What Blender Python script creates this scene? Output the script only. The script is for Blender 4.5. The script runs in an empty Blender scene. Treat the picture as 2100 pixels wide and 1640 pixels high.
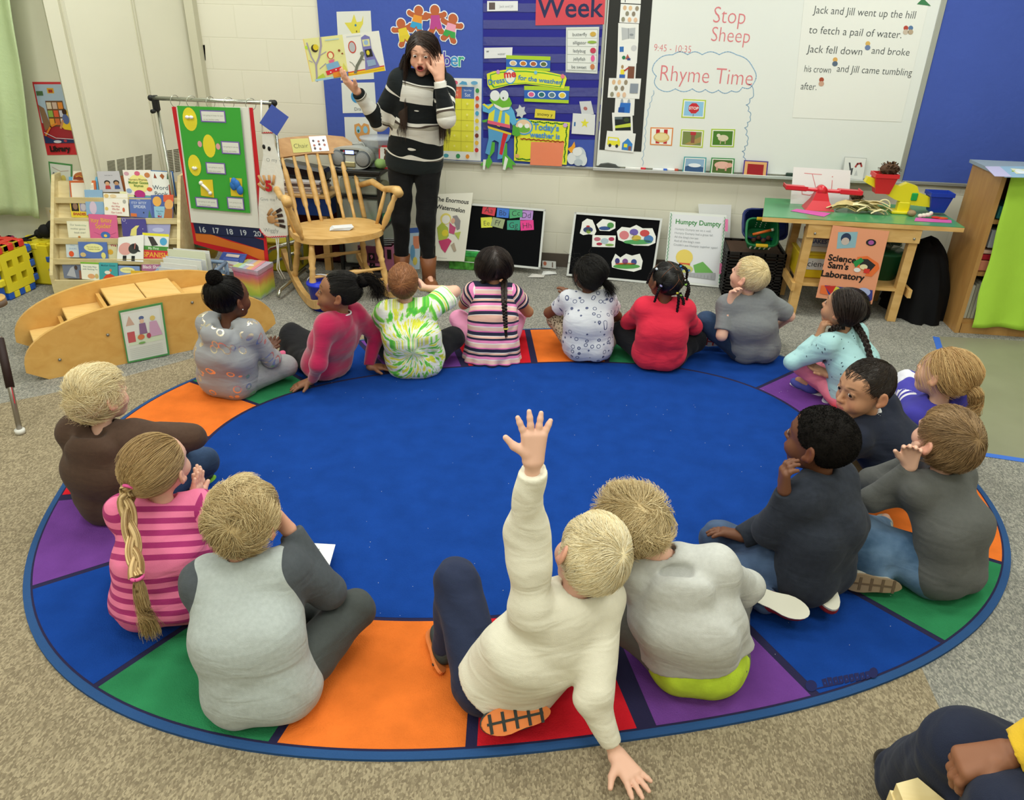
import bpy,bmesh,math,random
import numpy as np
from mathutils import Vector,Matrix
from mathutils.geometry import tessellate_polygon
random.seed(7); np.random.seed(7)
S = bpy.context.scene
COL = S.collection
# ------------------------------------------------------------------ camera
F_PX,TH,RO,CAM_H,WYAW = 1575.0,math.radians(27.3),.026,1.68,.12
def ray(px,py):
    x,y = px-1050.0,py-820.0
    c,s = math.cos(RO),math.sin(RO)
    X,Y = c*x+s*y,-s*x+c*y
    d = np.array([X/F_PX,math.cos(TH)-Y/F_PX*math.sin(TH),-math.sin(TH)-Y/F_PX*math.cos(TH)])
    ca,sa = math.cos(WYAW),math.sin(WYAW)
    return np.array([ca*d[0]-sa*d[1],sa*d[0]+ca*d[1],d[2]])
CAM_P = np.array([0,0,CAM_H])
def at(px,py,z=0.0):                       # point of the room at height z seen at that pixel
    d = ray(px,py); return CAM_P+d*((z-CAM_H)/d[2])
def aty(px,py,y):                          # point on the plane y = const
    d = ray(px,py); return CAM_P+d*(y/d[1])
def atp(px,py,p0,n):                      # point on any plane
    d = ray(px,py); n = np.array(n,float); return CAM_P+d*(np.dot(np.array(p0)-CAM_P,n)/np.dot(d,n))
cd = bpy.data.cameras.new('camera'); cam = bpy.data.objects.new('camera',cd); COL.objects.link(cam)
cd.sensor_width = 36; cd.lens = F_PX/2100*36; cd.clip_start = .05
_r = ray(1051,820)-ray(1050,820); _r /= np.linalg.norm(_r)
_f = ray(1050,820); _f /= np.linalg.norm(_f); _u = np.cross(_r,_f)
cam.matrix_world = Matrix([[_r[i],_u[i],-_f[i],CAM_P[i]] for i in range(3)]+[[0,0,0,1]])
S.camera = cam
# ------------------------------------------------------------------ light and exposure
S.view_settings.view_transform = 'Standard'; S.view_settings.look = 'None'
S.view_settings.gamma = 1; S.view_settings.use_curve_mapping = False
S.view_settings.exposure = 0.0
W = bpy.data.worlds.new('world'); S.world = W; W.use_nodes = True
W.node_tree.nodes['Background'].inputs[0].default_value = (.95,1,.93,1)
W.node_tree.nodes['Background'].inputs[1].default_value = .30
CEIL = 2.95
LAMPS = [(x,y) for y in (-1.0,.9,2.7,4.3) for x in (-2.7,-.5,1.7)]
for i,(x,y) in enumerate(LAMPS):
    l = bpy.data.lights.new('troffer_light','AREA'); l.shape = 'RECTANGLE'; l.size = 1.15; l.size_y = .55
    l.energy = 24; l.color = (.97,1,.92)
    o = bpy.data.objects.new('troffer_light',l); o.location = (x,y,CEIL-.03); COL.objects.link(o)
# ------------------------------------------------------------------ materials
def lin(h):
    if isinstance(h,str):
        h = h.lstrip('#'); c = [int(h[i:i+2],16)/255 for i in (0,2,4)]
    else:c = h
    return tuple(((v+.055)/1.055)**2.4 if v > .04045 else v/12.92 for v in c)
_mats = {}
def M(col,rough=.6,name=None,bump=0,bscale=200,var=0,vscale=8,metal=0,spec=.3,alpha=1,trans=0):
    key = (str(col),rough,bump,bscale,var,vscale,metal,alpha,trans)
    if key in _mats:return _mats[key]
    m = bpy.data.materials.new(name or 'paint'); m.use_nodes = True
    nt = m.node_tree; b = nt.nodes['Principled BSDF']; c = lin(col)
    b.inputs['Base Color'].default_value = (*c,1); b.inputs['Roughness'].default_value = rough
    b.inputs['Metallic'].default_value = metal; b.inputs['Specular IOR Level'].default_value = spec
    if alpha < 1:b.inputs['Alpha'].default_value = alpha
    if trans:b.inputs['Transmission Weight'].default_value = trans
    if var or bump:
        tc = nt.nodes.new('ShaderNodeTexCoord'); 
    if var:
        n = nt.nodes.new('ShaderNodeTexNoise'); n.inputs['Scale'].default_value = vscale; n.inputs['Detail'].default_value = 5
        nt.links.new(tc.outputs['Object'],n.inputs['Vector'])
        r = nt.nodes.new('ShaderNodeValToRGB'); r.color_ramp.elements[0].position = .3; r.color_ramp.elements[1].position = .7
        r.color_ramp.elements[0].color = (*[v*(1-var) for v in c],1); r.color_ramp.elements[1].color = (*[min(1,v*(1+var)) for v in c],1)
        nt.links.new(n.outputs[0],r.inputs[0]); nt.links.new(r.outputs[0],b.inputs['Base Color'])
    if bump:
        n2 = nt.nodes.new('ShaderNodeTexNoise'); n2.inputs['Scale'].default_value = bscale; n2.inputs['Detail'].default_value = 3
        nt.links.new(tc.outputs['Object'],n2.inputs['Vector'])
        bp = nt.nodes.new('ShaderNodeBump'); bp.inputs['Strength'].default_value = bump; bp.inputs['Distance'].default_value = .004
        nt.links.new(n2.outputs[0],bp.inputs['Height']); nt.links.new(bp.outputs[0],b.inputs['Normal'])
    _mats[key] = m; return m
def wood(c1='#d9b073',c2='#c4934f',scale=(2,14,14),rough=.42,key='wood'):
    k = (key,c1,c2)
    if k in _mats:return _mats[k]
    m = bpy.data.materials.new(key); m.use_nodes = True; nt = m.node_tree; b = nt.nodes['Principled BSDF']
    tc = nt.nodes.new('ShaderNodeTexCoord'); mp = nt.nodes.new('ShaderNodeMapping'); mp.inputs['Scale'].default_value = scale
    n = nt.nodes.new('ShaderNodeTexNoise'); n.inputs['Scale'].default_value = 2.2; n.inputs['Detail'].default_value = 6; n.inputs['Distortion'].default_value = .6
    r = nt.nodes.new('ShaderNodeValToRGB'); r.color_ramp.elements[0].position = .3; r.color_ramp.elements[1].position = .72
    r.color_ramp.elements[0].color = (*lin(c2),1); r.color_ramp.elements[1].color = (*lin(c1),1)
    L = nt.links.new; L(tc.outputs['Object'],mp.inputs[0]); L(mp.outputs[0],n.inputs['Vector']); L(n.outputs[0],r.inputs[0]); L(r.outputs[0],b.inputs['Base Color'])
    b.inputs['Roughness'].default_value = rough; _mats[k] = m; return m
# ------------------------------------------------------------------ objects
def tag(o,label=None,cat=None,group=None,kind=None):
    if label:o['label'] = label
    if cat:o['category'] = cat
    if group:o['group'] = group
    if kind:o['kind'] = kind
    return o
def empty(name,loc,label=None,cat=None,group=None,rz=0):
    o = bpy.data.objects.new(name,None); o.location = [float(v) for v in loc]; o.rotation_euler = (0,0,rz); o.empty_display_size = .05
    COL.objects.link(o); tag(o,label,cat,group); return o
def link(name,me,parent=None):
    o = bpy.data.objects.new(name,me); COL.objects.link(o)
    if parent is not None:
        o.parent = parent
        chain = Matrix.Identity(4); p = parent
        while p is not None:chain = p.matrix_basis @ chain; p = p.parent
        o.matrix_basis = chain.inverted()
    return o
def npmesh(name,V,Fq,mats,smooth=True,attrs=None,midx=None):
    me = bpy.data.meshes.new(name); V = np.asarray(V,np.float32); Fq = np.asarray(Fq,np.int32)
    k = Fq.shape[1]
    me.vertices.add(len(V)); me.vertices.foreach_set('co',V.ravel())
    me.loops.add(Fq.size); me.loops.foreach_set('vertex_index',Fq.ravel())
    me.polygons.add(len(Fq)); me.polygons.foreach_set('loop_start',np.arange(0,Fq.size,k,dtype=np.int32))
    me.polygons.foreach_set('loop_total',np.full(len(Fq),k,np.int32))
    if smooth:me.polygons.foreach_set('use_smooth',np.ones(len(Fq),bool))
    for m in (mats if isinstance(mats,list) else [mats]):me.materials.append(m)
    if midx is not None:me.polygons.foreach_set('material_index',np.asarray(midx,np.int32))
    for n,(typ,arr) in (attrs or {}).items():
        a = me.attributes.new(n,typ,'POINT')
        a.data.foreach_set({'FLOAT_VECTOR':'vector','FLOAT':'value','FLOAT_COLOR':'color'}[typ],np.asarray(arr,np.float32).ravel())
    me.update(calc_edges=True); me.validate(); return me
class MB:                                     # collects boxes, tubes, lathes, art into ONE mesh
    def __init__(s):s.v = []; s.f = []; s.m = []; s.sm = []; s.mats = []
    def mi(s,m):
        if m not in s.mats:s.mats.append(m)
        return s.mats.index(m)
    def add(s,V,F,m,smooth=False):
        o = len(s.v); s.v += [tuple(float(c) for c in v) for v in V]; i = s.mi(m)
        for f in F:s.f.append([a+o for a in f]); s.m.append(i); s.sm.append(smooth)
        return s
    def box(s,c,d,m,R=None,bev=0):
        c = np.array(c,float); d = np.array(d,float)/2; R = np.eye(3) if R is None else np.array(R)
        if bev <= 0:
            V = [c+R@(d*np.array(q)) for q in ((-1,-1,-1),(1,-1,-1),(1,1,-1),(-1,1,-1),(-1,-1,1),(1,-1,1),(1,1,1),(-1,1,1))]
            return s.add(V,[(3,2,1,0),(4,5,6,7),(0,1,5,4),(1,2,6,5),(2,3,7,6),(3,0,4,7)],m)
        b = min(bev,*(d*.9)); V = []; F = []; ids = {}
        for sx in (-1,1):
            for sy in (-1,1):
                for sz in (-1,1):
                    for ax in range(3):
                        q = d*np.array([sx,sy,sz]); q2 = q-b*np.array([sx,sy,sz]); q2[ax] = q[ax]
                        ids[(sx,sy,sz,ax)] = len(V); V.append(c+R@q2)
        def quad(a):F.append(a)
        for ax in range(3):
            o1,o2 = [(1,2),(2,0),(0,1)][ax]
            for sg in (-1,1):
                seq = []
                for (a,b_) in ((-1,-1),(1,-1),(1,1),(-1,1)):
                    k = [0,0,0]; k[ax] = sg; k[o1] = a; k[o2] = b_; seq.append(ids[(*k,ax)])
                quad(seq if sg > 0 else seq[::-1])
            for a in (-1,1):
                for b_ in (-1,1):
                    k1 = [0,0,0]; k1[o1] = a; k1[o2] = b_; k1[ax] = -1; k2 = list(k1); k2[ax] = 1
                    seq = [ids[(*k1,o1)],ids[(*k2,o1)],ids[(*k2,o2)],ids[(*k1,o2)]]
                    quad(seq if a*b_ < 0 else seq[::-1])
        for sx in (-1,1):
            for sy in (-1,1):
                for sz in (-1,1):
                    t = [ids[(sx,sy,sz,i)] for i in range(3)]; quad(t if sx*sy*sz > 0 else t[::-1])
        return s.add(V,F,m)
    def prism(s,poly,axis_o,u,v,n,t,m):  # polygon in (u,v) about axis_o, extruded t along n
        o = np.array(axis_o,float); u = np.array(u,float); v = np.array(v,float); n = np.array(n,float)
        k = len(poly); V = [o+u*a+v*b for a,b in poly]+[o+u*a+v*b+n*t for a,b in poly]
        tr = tessellate_polygon([[Vector((a,b,0)) for a,b in poly]])
        F = [tuple(x)[::-1] for x in tr]+[tuple(i+k for i in x) for x in tr]+[(i,(i+1) % k,(i+1) % k+k,i+k) for i in range(k)]
        return s.add(V,F,m)
    def tube(s,pts,r,m,seg=10,caps=True):
        pts = [np.array(p,float) for p in pts]; n = len(pts)
        rs = r if isinstance(r,(list,tuple,np.ndarray)) else [r]*n
        V = []; F = []; up = None
        for i,p in enumerate(pts):
            d = pts[min(i+1,n-1)]-pts[max(i-1,0)]; d /= np.linalg.norm(d)+1e-9
            if up is None:up = np.array([0,0,1.]) if abs(d[2]) < .9 else np.array([1.,0,0])
            a = np.cross(d,up); a /= np.linalg.norm(a)+1e-9; b = np.cross(a,d); up = b
            for k in range(seg):
                t = 2*math.pi*k/seg; V.append(p+(a*math.cos(t)+b*math.sin(t))*rs[i])
        for i in range(n-1):
            for k in range(seg):F.append((i*seg+k,i*seg+(k+1) % seg,(i+1)*seg+(k+1) % seg,(i+1)*seg+k))
        if caps:F.append(tuple(range(seg))[::-1]); F.append(tuple((n-1)*seg+k for k in range(seg)))
        return s.add(V,F,m,True)
    def lathe(s,a,b,prof,m,seg=14):        # prof = [(t along a->b, radius)]
        a = np.array(a,float); b = np.array(b,float)
        return s.tube([a+(b-a)*t for t,_ in prof],[r for _,r in prof],m,seg)
    def ball(s,c,r,m,seg=12,R=None):
        c = np.array(c,float); r = np.array([r]*3 if np.isscalar(r) else r,float); V = []; F = []; n = seg//2+1
        R = np.eye(3) if R is None else np.array(R)
        for i in range(n+1):
            ph = math.pi*i/n
            for k in range(seg):
                t = 2*math.pi*k/seg; V.append(c+R@(r*np.array([math.sin(ph)*math.cos(t),math.sin(ph)*math.sin(t),math.cos(ph)])))
        for i in range(n):
            for k in range(seg):F.append((i*seg+k,(i+1)*seg+k,(i+1)*seg+(k+1) % seg,i*seg+(k+1) % seg))
        return s.add(V,F,m,True)
    def build(s,name,parent=None):
        me = bpy.data.meshes.new(name); me.from_pydata(s.v,[],s.f)
        for m in s.mats:me.materials.append(m)
        me.polygons.foreach_set('material_index',s.m); me.polygons.foreach_set('use_smooth',s.sm)
        me.update(); return link(name,me,parent)
# ------------------------------------------------------------------ flat prints: art drawn on a quad
_tc = {}
def textgeo(txt,bold=0,shear=0):
    k = (txt,bold,shear)
    if k in _tc:return _tc[k]
    cu = bpy.data.curves.new('t','FONT'); cu.body = txt; cu.size = 1; cu.offset = bold; cu.resolution_u = 3; cu.shear = shear; cu.fill_mode = 'FRONT'
    ob = bpy.data.objects.new('t',cu); COL.objects.link(ob)
    me = ob.to_mesh(); V = np.array([v.co[:2] for v in me.vertices]) if len(me.vertices) else np.zeros((0,2)); F = [tuple(p.vertices) for p in me.polygons]
    ob.to_mesh_clear(); bpy.data.objects.remove(ob); bpy.data.curves.remove(cu)
    _tc[k] = (V,F); return V,F
def quadmap(q):                                # q = world TL,TR,BR,BL ; (u right, v down) in 0..1
    q = [np.array(p,float) for p in q]
    return lambda u,v:(q[0]*(1-u)+q[1]*u)*(1-v)+(q[3]*(1-u)+q[2]*u)*v
def art(mb,q,shapes,nrm,base=.0006,step=.0003,rough=.55):
    f = quadmap(q); n = np.array(nrm,float)
    wdt = np.linalg.norm(np.array(q[1])-np.array(q[0])); hgt = np.linalg.norm(np.array(q[3])-np.array(q[0])); asp = hgt/wdt
    for i,sh in enumerate(shapes):
        off = n*(base+step*i); kind = sh[0]
        def put(P,F,c):
            m = M(c,rough,name='print'); V = [f(u,v)+off for u,v in P]; FF = []
            for fc in F:
                a,b,c_ = V[fc[0]],V[fc[1]],V[fc[2]]
                FF.append(fc if np.dot(np.cross(b-a,c_-a),n) > 0 else tuple(fc)[::-1])
            mb.add(V,FF,m)
        if kind == 'r':
            _,a,b,c,d,col = sh; put([(a,b),(c,b),(c,d),(a,d)],[(0,1,2,3)],col)
        elif kind == 'e':
            _,cx,cy,rx,ry,col = sh; k = 18; put([(cx+rx*math.cos(2*math.pi*t/k),cy+ry*math.sin(2*math.pi*t/k)) for t in range(k)],[tuple(range(k))],col)
        elif kind == 'p':
            _,P,col = sh; tr = tessellate_polygon([[Vector((a,b,0)) for a,b in P]]); put(P,[tuple(x) for x in tr],col)
        elif kind == 'l':
            _,P,w,col = sh
            for a,b in zip(P[:-1],P[1:]):
                dx,dy = (b[0]-a[0]),(b[1]-a[1])*asp; L = math.hypot(dx,dy)+1e-9; px,py = -dy/L*w/2,dx/L*w/2/asp
                ex,ey = dx/L*w*.3,dy/L*w*.3/asp
                put([(a[0]+px-ex,a[1]+py-ey),(b[0]+px+ex,b[1]+py+ey),(b[0]-px+ex,b[1]-py+ey),(a[0]-px-ex,a[1]-py-ey)],[(0,1,2,3)],col)
        elif kind == 't':                       # ('t', text, u, v(baseline), size as share of width, col, align, bold, rot, hscale)
            txt,u,v,sz,col = sh[1:6]; al = sh[6] if len(sh) > 6 else 'c'; bold = sh[7] if len(sh) > 7 else 0; rot = sh[8] if len(sh) > 8 else 0; hs = sh[9] if len(sh) > 9 else 1
            V,F = textgeo(txt,bold)
            if len(V) == 0:continue
            x0,x1 = V[:,0].min(),V[:,0].max(); sh0 = {'c':(x0+x1)/2,'l':x0,'r':x1}[al]
            X = (V[:,0]-sh0)*sz*hs; Y = V[:,1]*sz; c,s_ = math.cos(rot),math.sin(rot)
            put([(u+c*x-s_*y,v-(s_*x+c*y)/asp) for x,y in zip(X,Y)],F,col)
def card(name,q,base,shapes=(),thick=.002,parent=None,rough=.55,nrm=None,label=None,cat=None,group=None,step=.0003):
    q = [np.array(p,float) for p in q]
    n = np.cross(q[3]-q[0],q[1]-q[0]); n /= np.linalg.norm(n)
    if np.dot(n,CAM_P-q[0]) < 0:n = -n
    mb = MB(); m = M(base,rough,name='card') if isinstance(base,str) else base
    B = [p-n*thick for p in q]; V = q+B
    mb.add(V,[(3,2,1,0),(4,5,6,7),(0,1,5,4),(1,2,6,5),(2,3,7,6),(3,0,4,7)],m)
    c = sum(q)/4
    if np.dot(np.cross(q[2]-q[3],q[1]-q[3]),n) < 0:mb.f[-6] = mb.f[-6][::-1]; 
    art(mb,q,shapes,n,step=step,rough=rough)
    o = mb.build(name,parent); tag(o,label,cat,group); return o
def wallq(pts,y):return [aty(px,py,y) for px,py in pts]
def planeq(pts,p0,n):return [atp(px,py,p0,n) for px,py in pts]
def rot_frame(az):                              # unit right, forward for a facing azimuth (radians, 0 = +x)
    f = np.array([math.cos(az),math.sin(az),0]); r = np.array([math.sin(az),-math.cos(az),0]); return r,f
# ================================================================== the setting
D = 5.377
BW = lambda px,py,off=0.0:aty(px,py,D-off)
def cmu():
    m = bpy.data.materials.new('painted_block'); m.use_nodes = True; nt = m.node_tree; b = nt.nodes['Principled BSDF']
    tc = nt.nodes.new('ShaderNodeTexCoord'); sp = nt.nodes.new('ShaderNodeSeparateXYZ'); cb = nt.nodes.new('ShaderNodeCombineXYZ')
    L = nt.links.new; L(tc.outputs['Object'],sp.inputs[0]); L(sp.outputs[0],cb.inputs[0]); L(sp.outputs[2],cb.inputs[1])
    mp = nt.nodes.new('ShaderNodeMapping'); mp.inputs['Location'].default_value = (.16,-.045,0); L(cb.outputs[0],mp.inputs[0])
    br = nt.nodes.new('ShaderNodeTexBrick'); L(mp.outputs[0],br.inputs['Vector'])
    br.inputs['Scale'].default_value = 1; br.inputs['Brick Width'].default_value = .4; br.inputs['Row Height'].default_value = .198; br.inputs['Mortar Size'].default_value = .004
    br.inputs['Mortar Smooth'].default_value = .6
    for k,c in (('Color1','#e0ddcc'),('Color2','#dedbc9'),('Mortar','#d8d5c2')):br.inputs[k].default_value = (*lin(c),1)
    L(br.outputs['Color'],b.inputs['Base Color']); b.inputs['Roughness'].default_value = .55
    bp = nt.nodes.new('ShaderNodeBump'); bp.invert = True; bp.inputs['Strength'].default_value = .22; bp.inputs['Distance'].default_value = .005; L(br.outputs['Fac'],bp.inputs['Height']); L(bp.outputs[0],b.inputs['Normal'])
    return m
def carpet_mat(name,c1,c2,c3,scale=230):
    m = bpy.data.materials.new(name); m.use_nodes = True; nt = m.node_tree; b = nt.nodes['Principled BSDF']; L = nt.links.new
    tc = nt.nodes.new('ShaderNodeTexCoord'); mp = nt.nodes.new('ShaderNodeMapping'); mp.inputs['Scale'].default_value = (1,.55,1); mp.inputs['Rotation'].default_value = (0,0,.5)
    v = nt.nodes.new('ShaderNodeTexVoronoi'); v.inputs['Scale'].default_value = scale
    L(tc.outputs['Object'],mp.inputs[0]); L(mp.outputs[0],v.inputs['Vector'])
    r = nt.nodes.new('ShaderNodeValToRGB'); cr = r.color_ramp; cr.elements[0].position = .1; cr.elements[1].position = .9; cr.elements[0].color = (*lin(c1),1); cr.elements[1].color = (*lin(c3),1)
    e = cr.elements.new(.5); e.color = (*lin(c2),1)
    sp = nt.nodes.new('ShaderNodeSeparateColor'); L(v.outputs['Color'],sp.inputs[0]); L(sp.outputs[0],r.inputs[0])
    n = nt.nodes.new('ShaderNodeTexNoise'); n.inputs['Scale'].default_value = 6; n.inputs['Detail'].default_value = 4; L(tc.outputs['Object'],n.inputs['Vector'])
    mx = nt.nodes.new('ShaderNodeMix'); mx.data_type = 'RGBA'; mx.blend_type = 'MULTIPLY'; mx.inputs[0].default_value = .25
    L(r.outputs[0],mx.inputs[6]); L(n.outputs[0],mx.inputs[7]); L(mx.outputs[2],b.inputs['Base Color'])
    b.inputs['Roughness'].default_value = .95; b.inputs['Specular IOR Level'].default_value = .1
    bp = nt.nodes.new('ShaderNodeBump'); bp.inputs['Strength'].default_value = .6; bp.inputs['Distance'].default_value = .004; L(v.outputs['Distance'],bp.inputs['Height']); L(bp.outputs[0],b.inputs['Normal'])
    return m
grey_c = carpet_mat('grey_carpet','#7d7d77','#93918a','#aeaba0'); tan_c = carpet_mat('tan_carpet','#857862','#988b72','#b0a286')
lino = M('#8b8a76',.35,name='linoleum',var=.06,vscale=5)
# floor: carpet with a tan field and a strip of linoleum at the right
FX0,FX1,FY0,FY1 = -4.6,3.6,-2.4,D
mb = MB(); mb.add([(FX0,FY0,0),(FX1,FY0,0),(FX1,FY1,0),(FX0,FY1,0)],[(0,1,2,3)],grey_c)
o = mb.build('floor'); tag(o,kind='structure')
def flatpoly(name,P,z,m,t=.001):
    mb = MB(); mb.prism([(p[0],p[1]) for p in P],(0,0,z),(1,0,0),(0,1,0),(0,0,1),t,m); return mb.build(name)
o = flatpoly('floor_tan_carpet',[(FX0,FY0),(1.0,FY0),(1.0,1.72),(1.0,2.9),(-1.4,3.9),(-2.1,3.4),(-2.3,3.15),(-2.55,2.90),(-2.84,2.66),(FX0,1.15)],0,tan_c); o.name = 'trim_1'; tag(o,kind='structure')
lp = [at(1922,690)[:2],at(1990,928)[:2],at(2100,946)[:2]]
o = flatpoly('trim_2',[lp[0],lp[1],lp[2]+np.array([.9,-.15]),(FX1,4.5),lp[0]+np.array([.3,.02])],0,lino,.0012); tag(o,kind='structure')
def strip(a,b,w,name,label):
    a = np.array(a); b = np.array(b); d = (b-a)/np.linalg.norm(b-a); n = np.array([-d[1],d[0]])*w/2
    o = flatpoly(name,[a+n,b+n,b-n,a-n],.0013,M('#3f6fd0',.5,name='tape'),.0006); tag(o,label,'tape'); return o
strip(lp[0]-.01,lp[1],.035,'floor_tape','blue tape strip on the floor behind the girl in the purple sleeved top')
strip(lp[1],lp[2]+np.array([.3,-.04]),.035,'floor_tape','blue tape strip at the edge of the grey lino by the right frame edge')
wallm = cmu(); panel = M('#dcdac6',.5,name='panel_paint',var=.02,vscale=3)
# back wall
mb = MB(); mb.box(((FX0+FX1)/2,D+.05,CEIL/2),(FX1-FX0,.1,CEIL),wallm); tag(mb.build('wall_back'),kind='structure')
mb = MB(); mb.box((FX1+.05,(FY0+FY1)/2,CEIL/2),(.1,FY1-FY0,CEIL),panel); tag(mb.build('wall_right'),kind='structure')
mb = MB(); mb.box((FX0-.05,(FY0+FY1)/2,CEIL/2),(.1,FY1-FY0,CEIL),panel); tag(mb.build('wall_left'),kind='structure')
mb = MB(); mb.box(((FX0+FX1)/2,FY0-.05,CEIL/2),(FX1-FX0,.1,CEIL),panel); tag(mb.build('wall_front'),kind='structure')
mb = MB(); mb.box(((FX0+FX1)/2,(FY0+FY1)/2,CEIL+.05),(FX1-FX0+.2,FY1-FY0+.2,.1),M('#e9e9e2',.9,name='ceiling_tile')); tag(mb.build('ceiling'),kind='structure')
mb = MB(); mb.box((.35,D-.006,.048),(6.4,.012,.096),M('#5a5148',.6,name='cove_base')); tag(mb.build('baseboard_back'),kind='structure')
# slanting cabinet wall at the left and the pier in front of it
CL0 = np.array([-2.87,D,0]); CLd = np.array([-.33,-.78,0]); CLd /= np.linalg.norm(CLd); CLn = np.array([-CLd[1],CLd[0],0])
if CLn[0] < 0:CLn = -CLn
pc = atp(196,335,CL0,CLn); PY = float(pc[1]); PX = float(pc[0])
LW = lambda px,py,off=0.0:atp(px,py,CL0+CLn*off,CLn)
PW = lambda px,py,off=0.0:aty(px,py,PY-off)
mb = MB(); e = np.array([PX,PY,0])+CLd*.10
mb.prism([(CL0[0],CL0[1]),(e[0],e[1]),(e[0]-.08,e[1]+.10),(CL0[0]-.09,CL0[1])],(0,0,0),(1,0,0),(0,1,0),(0,0,1),CEIL,panel)
tag(mb.build('wall_closet'),kind='structure')
mb = MB(); mb.box((PX-.59,PY+.07,CEIL/2),(1.2,.14,CEIL),panel); tag(mb.build('wall_pier'),kind='structure')
mb = MB(); pm = M('#c9c6b0',.45,name='trim_paint')
mb.box((PX-.014,PY-.007,CEIL/2),(.03,.014,CEIL),pm)
tag(mb.build('trim_3'),kind='structure')
s0 = LW(318,260); mb = MB()
for off in (-.006,.012):
    c = s0+CLd*off; mb.box((c[0]+CLn[0]*.002,c[1]+CLn[1]*.002,CEIL/2),(.006,.006,CEIL),pm)
tag(mb.build('trim_4'),kind='structure')
mb = MB(); mb.box((CL0[0]+.03,D-.03,CEIL/2),(.06,.06,CEIL),pm); tag(mb.build('trim_5'),kind='structure')
q = [BW(407,92),BW(420,92),BW(422,124),BW(409,124)]
card('door_hinge',q,'#8d8a78',thick=.01,label='small grey metal plate on the corner post above the easel',cat='hinge')
# ================================================================== the oval rug
RUG = dict(c=(-.2573,2.7142),a=1.8016,b=1.3929,ph=.3113,n=2.5059,ai=1.344,bi=.9047,ni=2.5816)
def rug_pt(deg,a,b,n):
    t = math.radians(deg); c,s = math.cos(t),math.sin(t); u = a*math.copysign(abs(c)**(2/n),c); w = b*math.copysign(abs(s)**(2/n),s)
    p = RUG['ph']; return (RUG['c'][0]+u*math.cos(p)-w*math.sin(p),RUG['c'][1]+u*math.sin(p)+w*math.cos(p))
def pile(name,c):
    m = M(c,.98,name=name,bump=.7,bscale=260,var=.10,vscale=11,spec=.05); return m
RC_ = {'o':pile('orange_pile','#e2742f'),'g':pile('green_pile','#2f7f52'),'b':pile('blue_pile','#173f8e'),'p':pile('purple_pile','#6d3f8e'),'r':pile('red_pile','#d0222f')}
dk = M('#221f42',.95,name='dark_pile',bump=.4); bind = M('#244b7e',.9,name='binding',bump=.4)
def rug():
    mb = MB(); Z = .012; ang = [84.5,69.5,52.3,25,8,-14,-37.4,-59.8,-77,-89.4,-99.3,-115.5,-137.5,-161.2,-179.2,-196.2,-217,-234,-252.4,-266.8,-275.5]
    col = 'ogbprogbprogbprogbpr'; A = RUG
    def arc(t0,t1,a,b,n,k=14):return [rug_pt(t0+(t1-t0)*i/k,a,b,n) for i in range(k+1)]
    def flat(P,z,m):
        tr = tessellate_polygon([[Vector((x,y,0)) for x,y in P]]); F = []
        for t in tr:
            a,b,c = [np.array(P[i]) for i in t]; F.append(tuple(t) if np.cross(b-a,c-a) > 0 else tuple(t)[::-1])
        mb.add([(x,y,z) for x,y in P],F,m)
    full = arc(0,-360,A['a'],A['b'],A['n'],160)[:-1]; o2 = arc(0,-360,A['a']-.012,A['b']-.012,A['n'],160)[:-1]; k = len(full)
    V = [(x,y,0) for x,y in full]+[(x,y,Z-.003) for x,y in full]+[(x,y,Z) for x,y in o2]
    F = [(i,(i+1) % k,(i+1) % k+k,i+k) for i in range(k)]+[(i+k,(i+1) % k+k,(i+1) % k+2*k,i+2*k) for i in range(k)]
    mb.add(V,[f[::-1] for f in F],bind); flat(o2,Z,bind)
    flat(arc(0,-360,A['a']-.021,A['b']-.021,A['n'],160)[:-1],Z+.0006,dk)
    w = .42
    for i,c in enumerate(col):
        t0,t1 = ang[i]-w,ang[i+1]+w
        flat(arc(t0,t1,A['a']-.027,A['b']-.027,A['n'])+arc(t1+.15,t0-.15,A['ai']+.014,A['bi']+.014,A['ni']),Z+.0012,RC_[c])
    flat(arc(0,-360,A['ai'],A['bi'],A['ni'],120)[:-1],Z+.0012,RC_['b'])
    o = mb.build('oval_rug')
    # dark lettering woven near the border
    q = [at(1645,1392,Z),at(1800,1368,Z),at(1802,1394,Z),at(1652,1420,Z)]
    tm = MB(); rb = np.random.RandomState(2); sh = [('e',.09,.62,.075,.42,'#1d2150'),('l',[(.1,.9),(.5,.8)],.02,'#1d2150')]
    for k in range(9):sh.append(('p',[(.24+.072*k,.30+rb.uniform(-.1,.1)),(.30+.072*k,.25),(.31+.072*k,.80),(.25+.072*k,.88)],'#1d2150')); sh.append(('e',.275+.072*k,.60,.008,.08,'#1b3c86'))
    sh.append(('e',.93,.45,.06,.42,'#1d2150')); art(tm,q,sh,(0,0,1),base=.0022,step=.0001,rough=.95); t = tm.build('woven_lettering',o)
    mb2 = MB(); rs = np.random.RandomState(5)
    for _ in range(110):                         # crumbs of lint on the pile
        x,y = rs.uniform(-1.5,1.1),rs.uniform(1.7,3.6); a = rs.rand()*3; mb2.box((x,y,Z+.003),(rs.uniform(.0012,.0035),.0012,.001),M('#c9cbd6',.9),R=[[math.cos(a),-math.sin(a),0],[math.sin(a),math.cos(a),0],[0,0,1]])
    l = mb2.build('lint',o); l['kind'] = 'stuff'
    tag(o,'large oval rug with a blue centre and a ring of coloured seat sections','rug')
rug()
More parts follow.
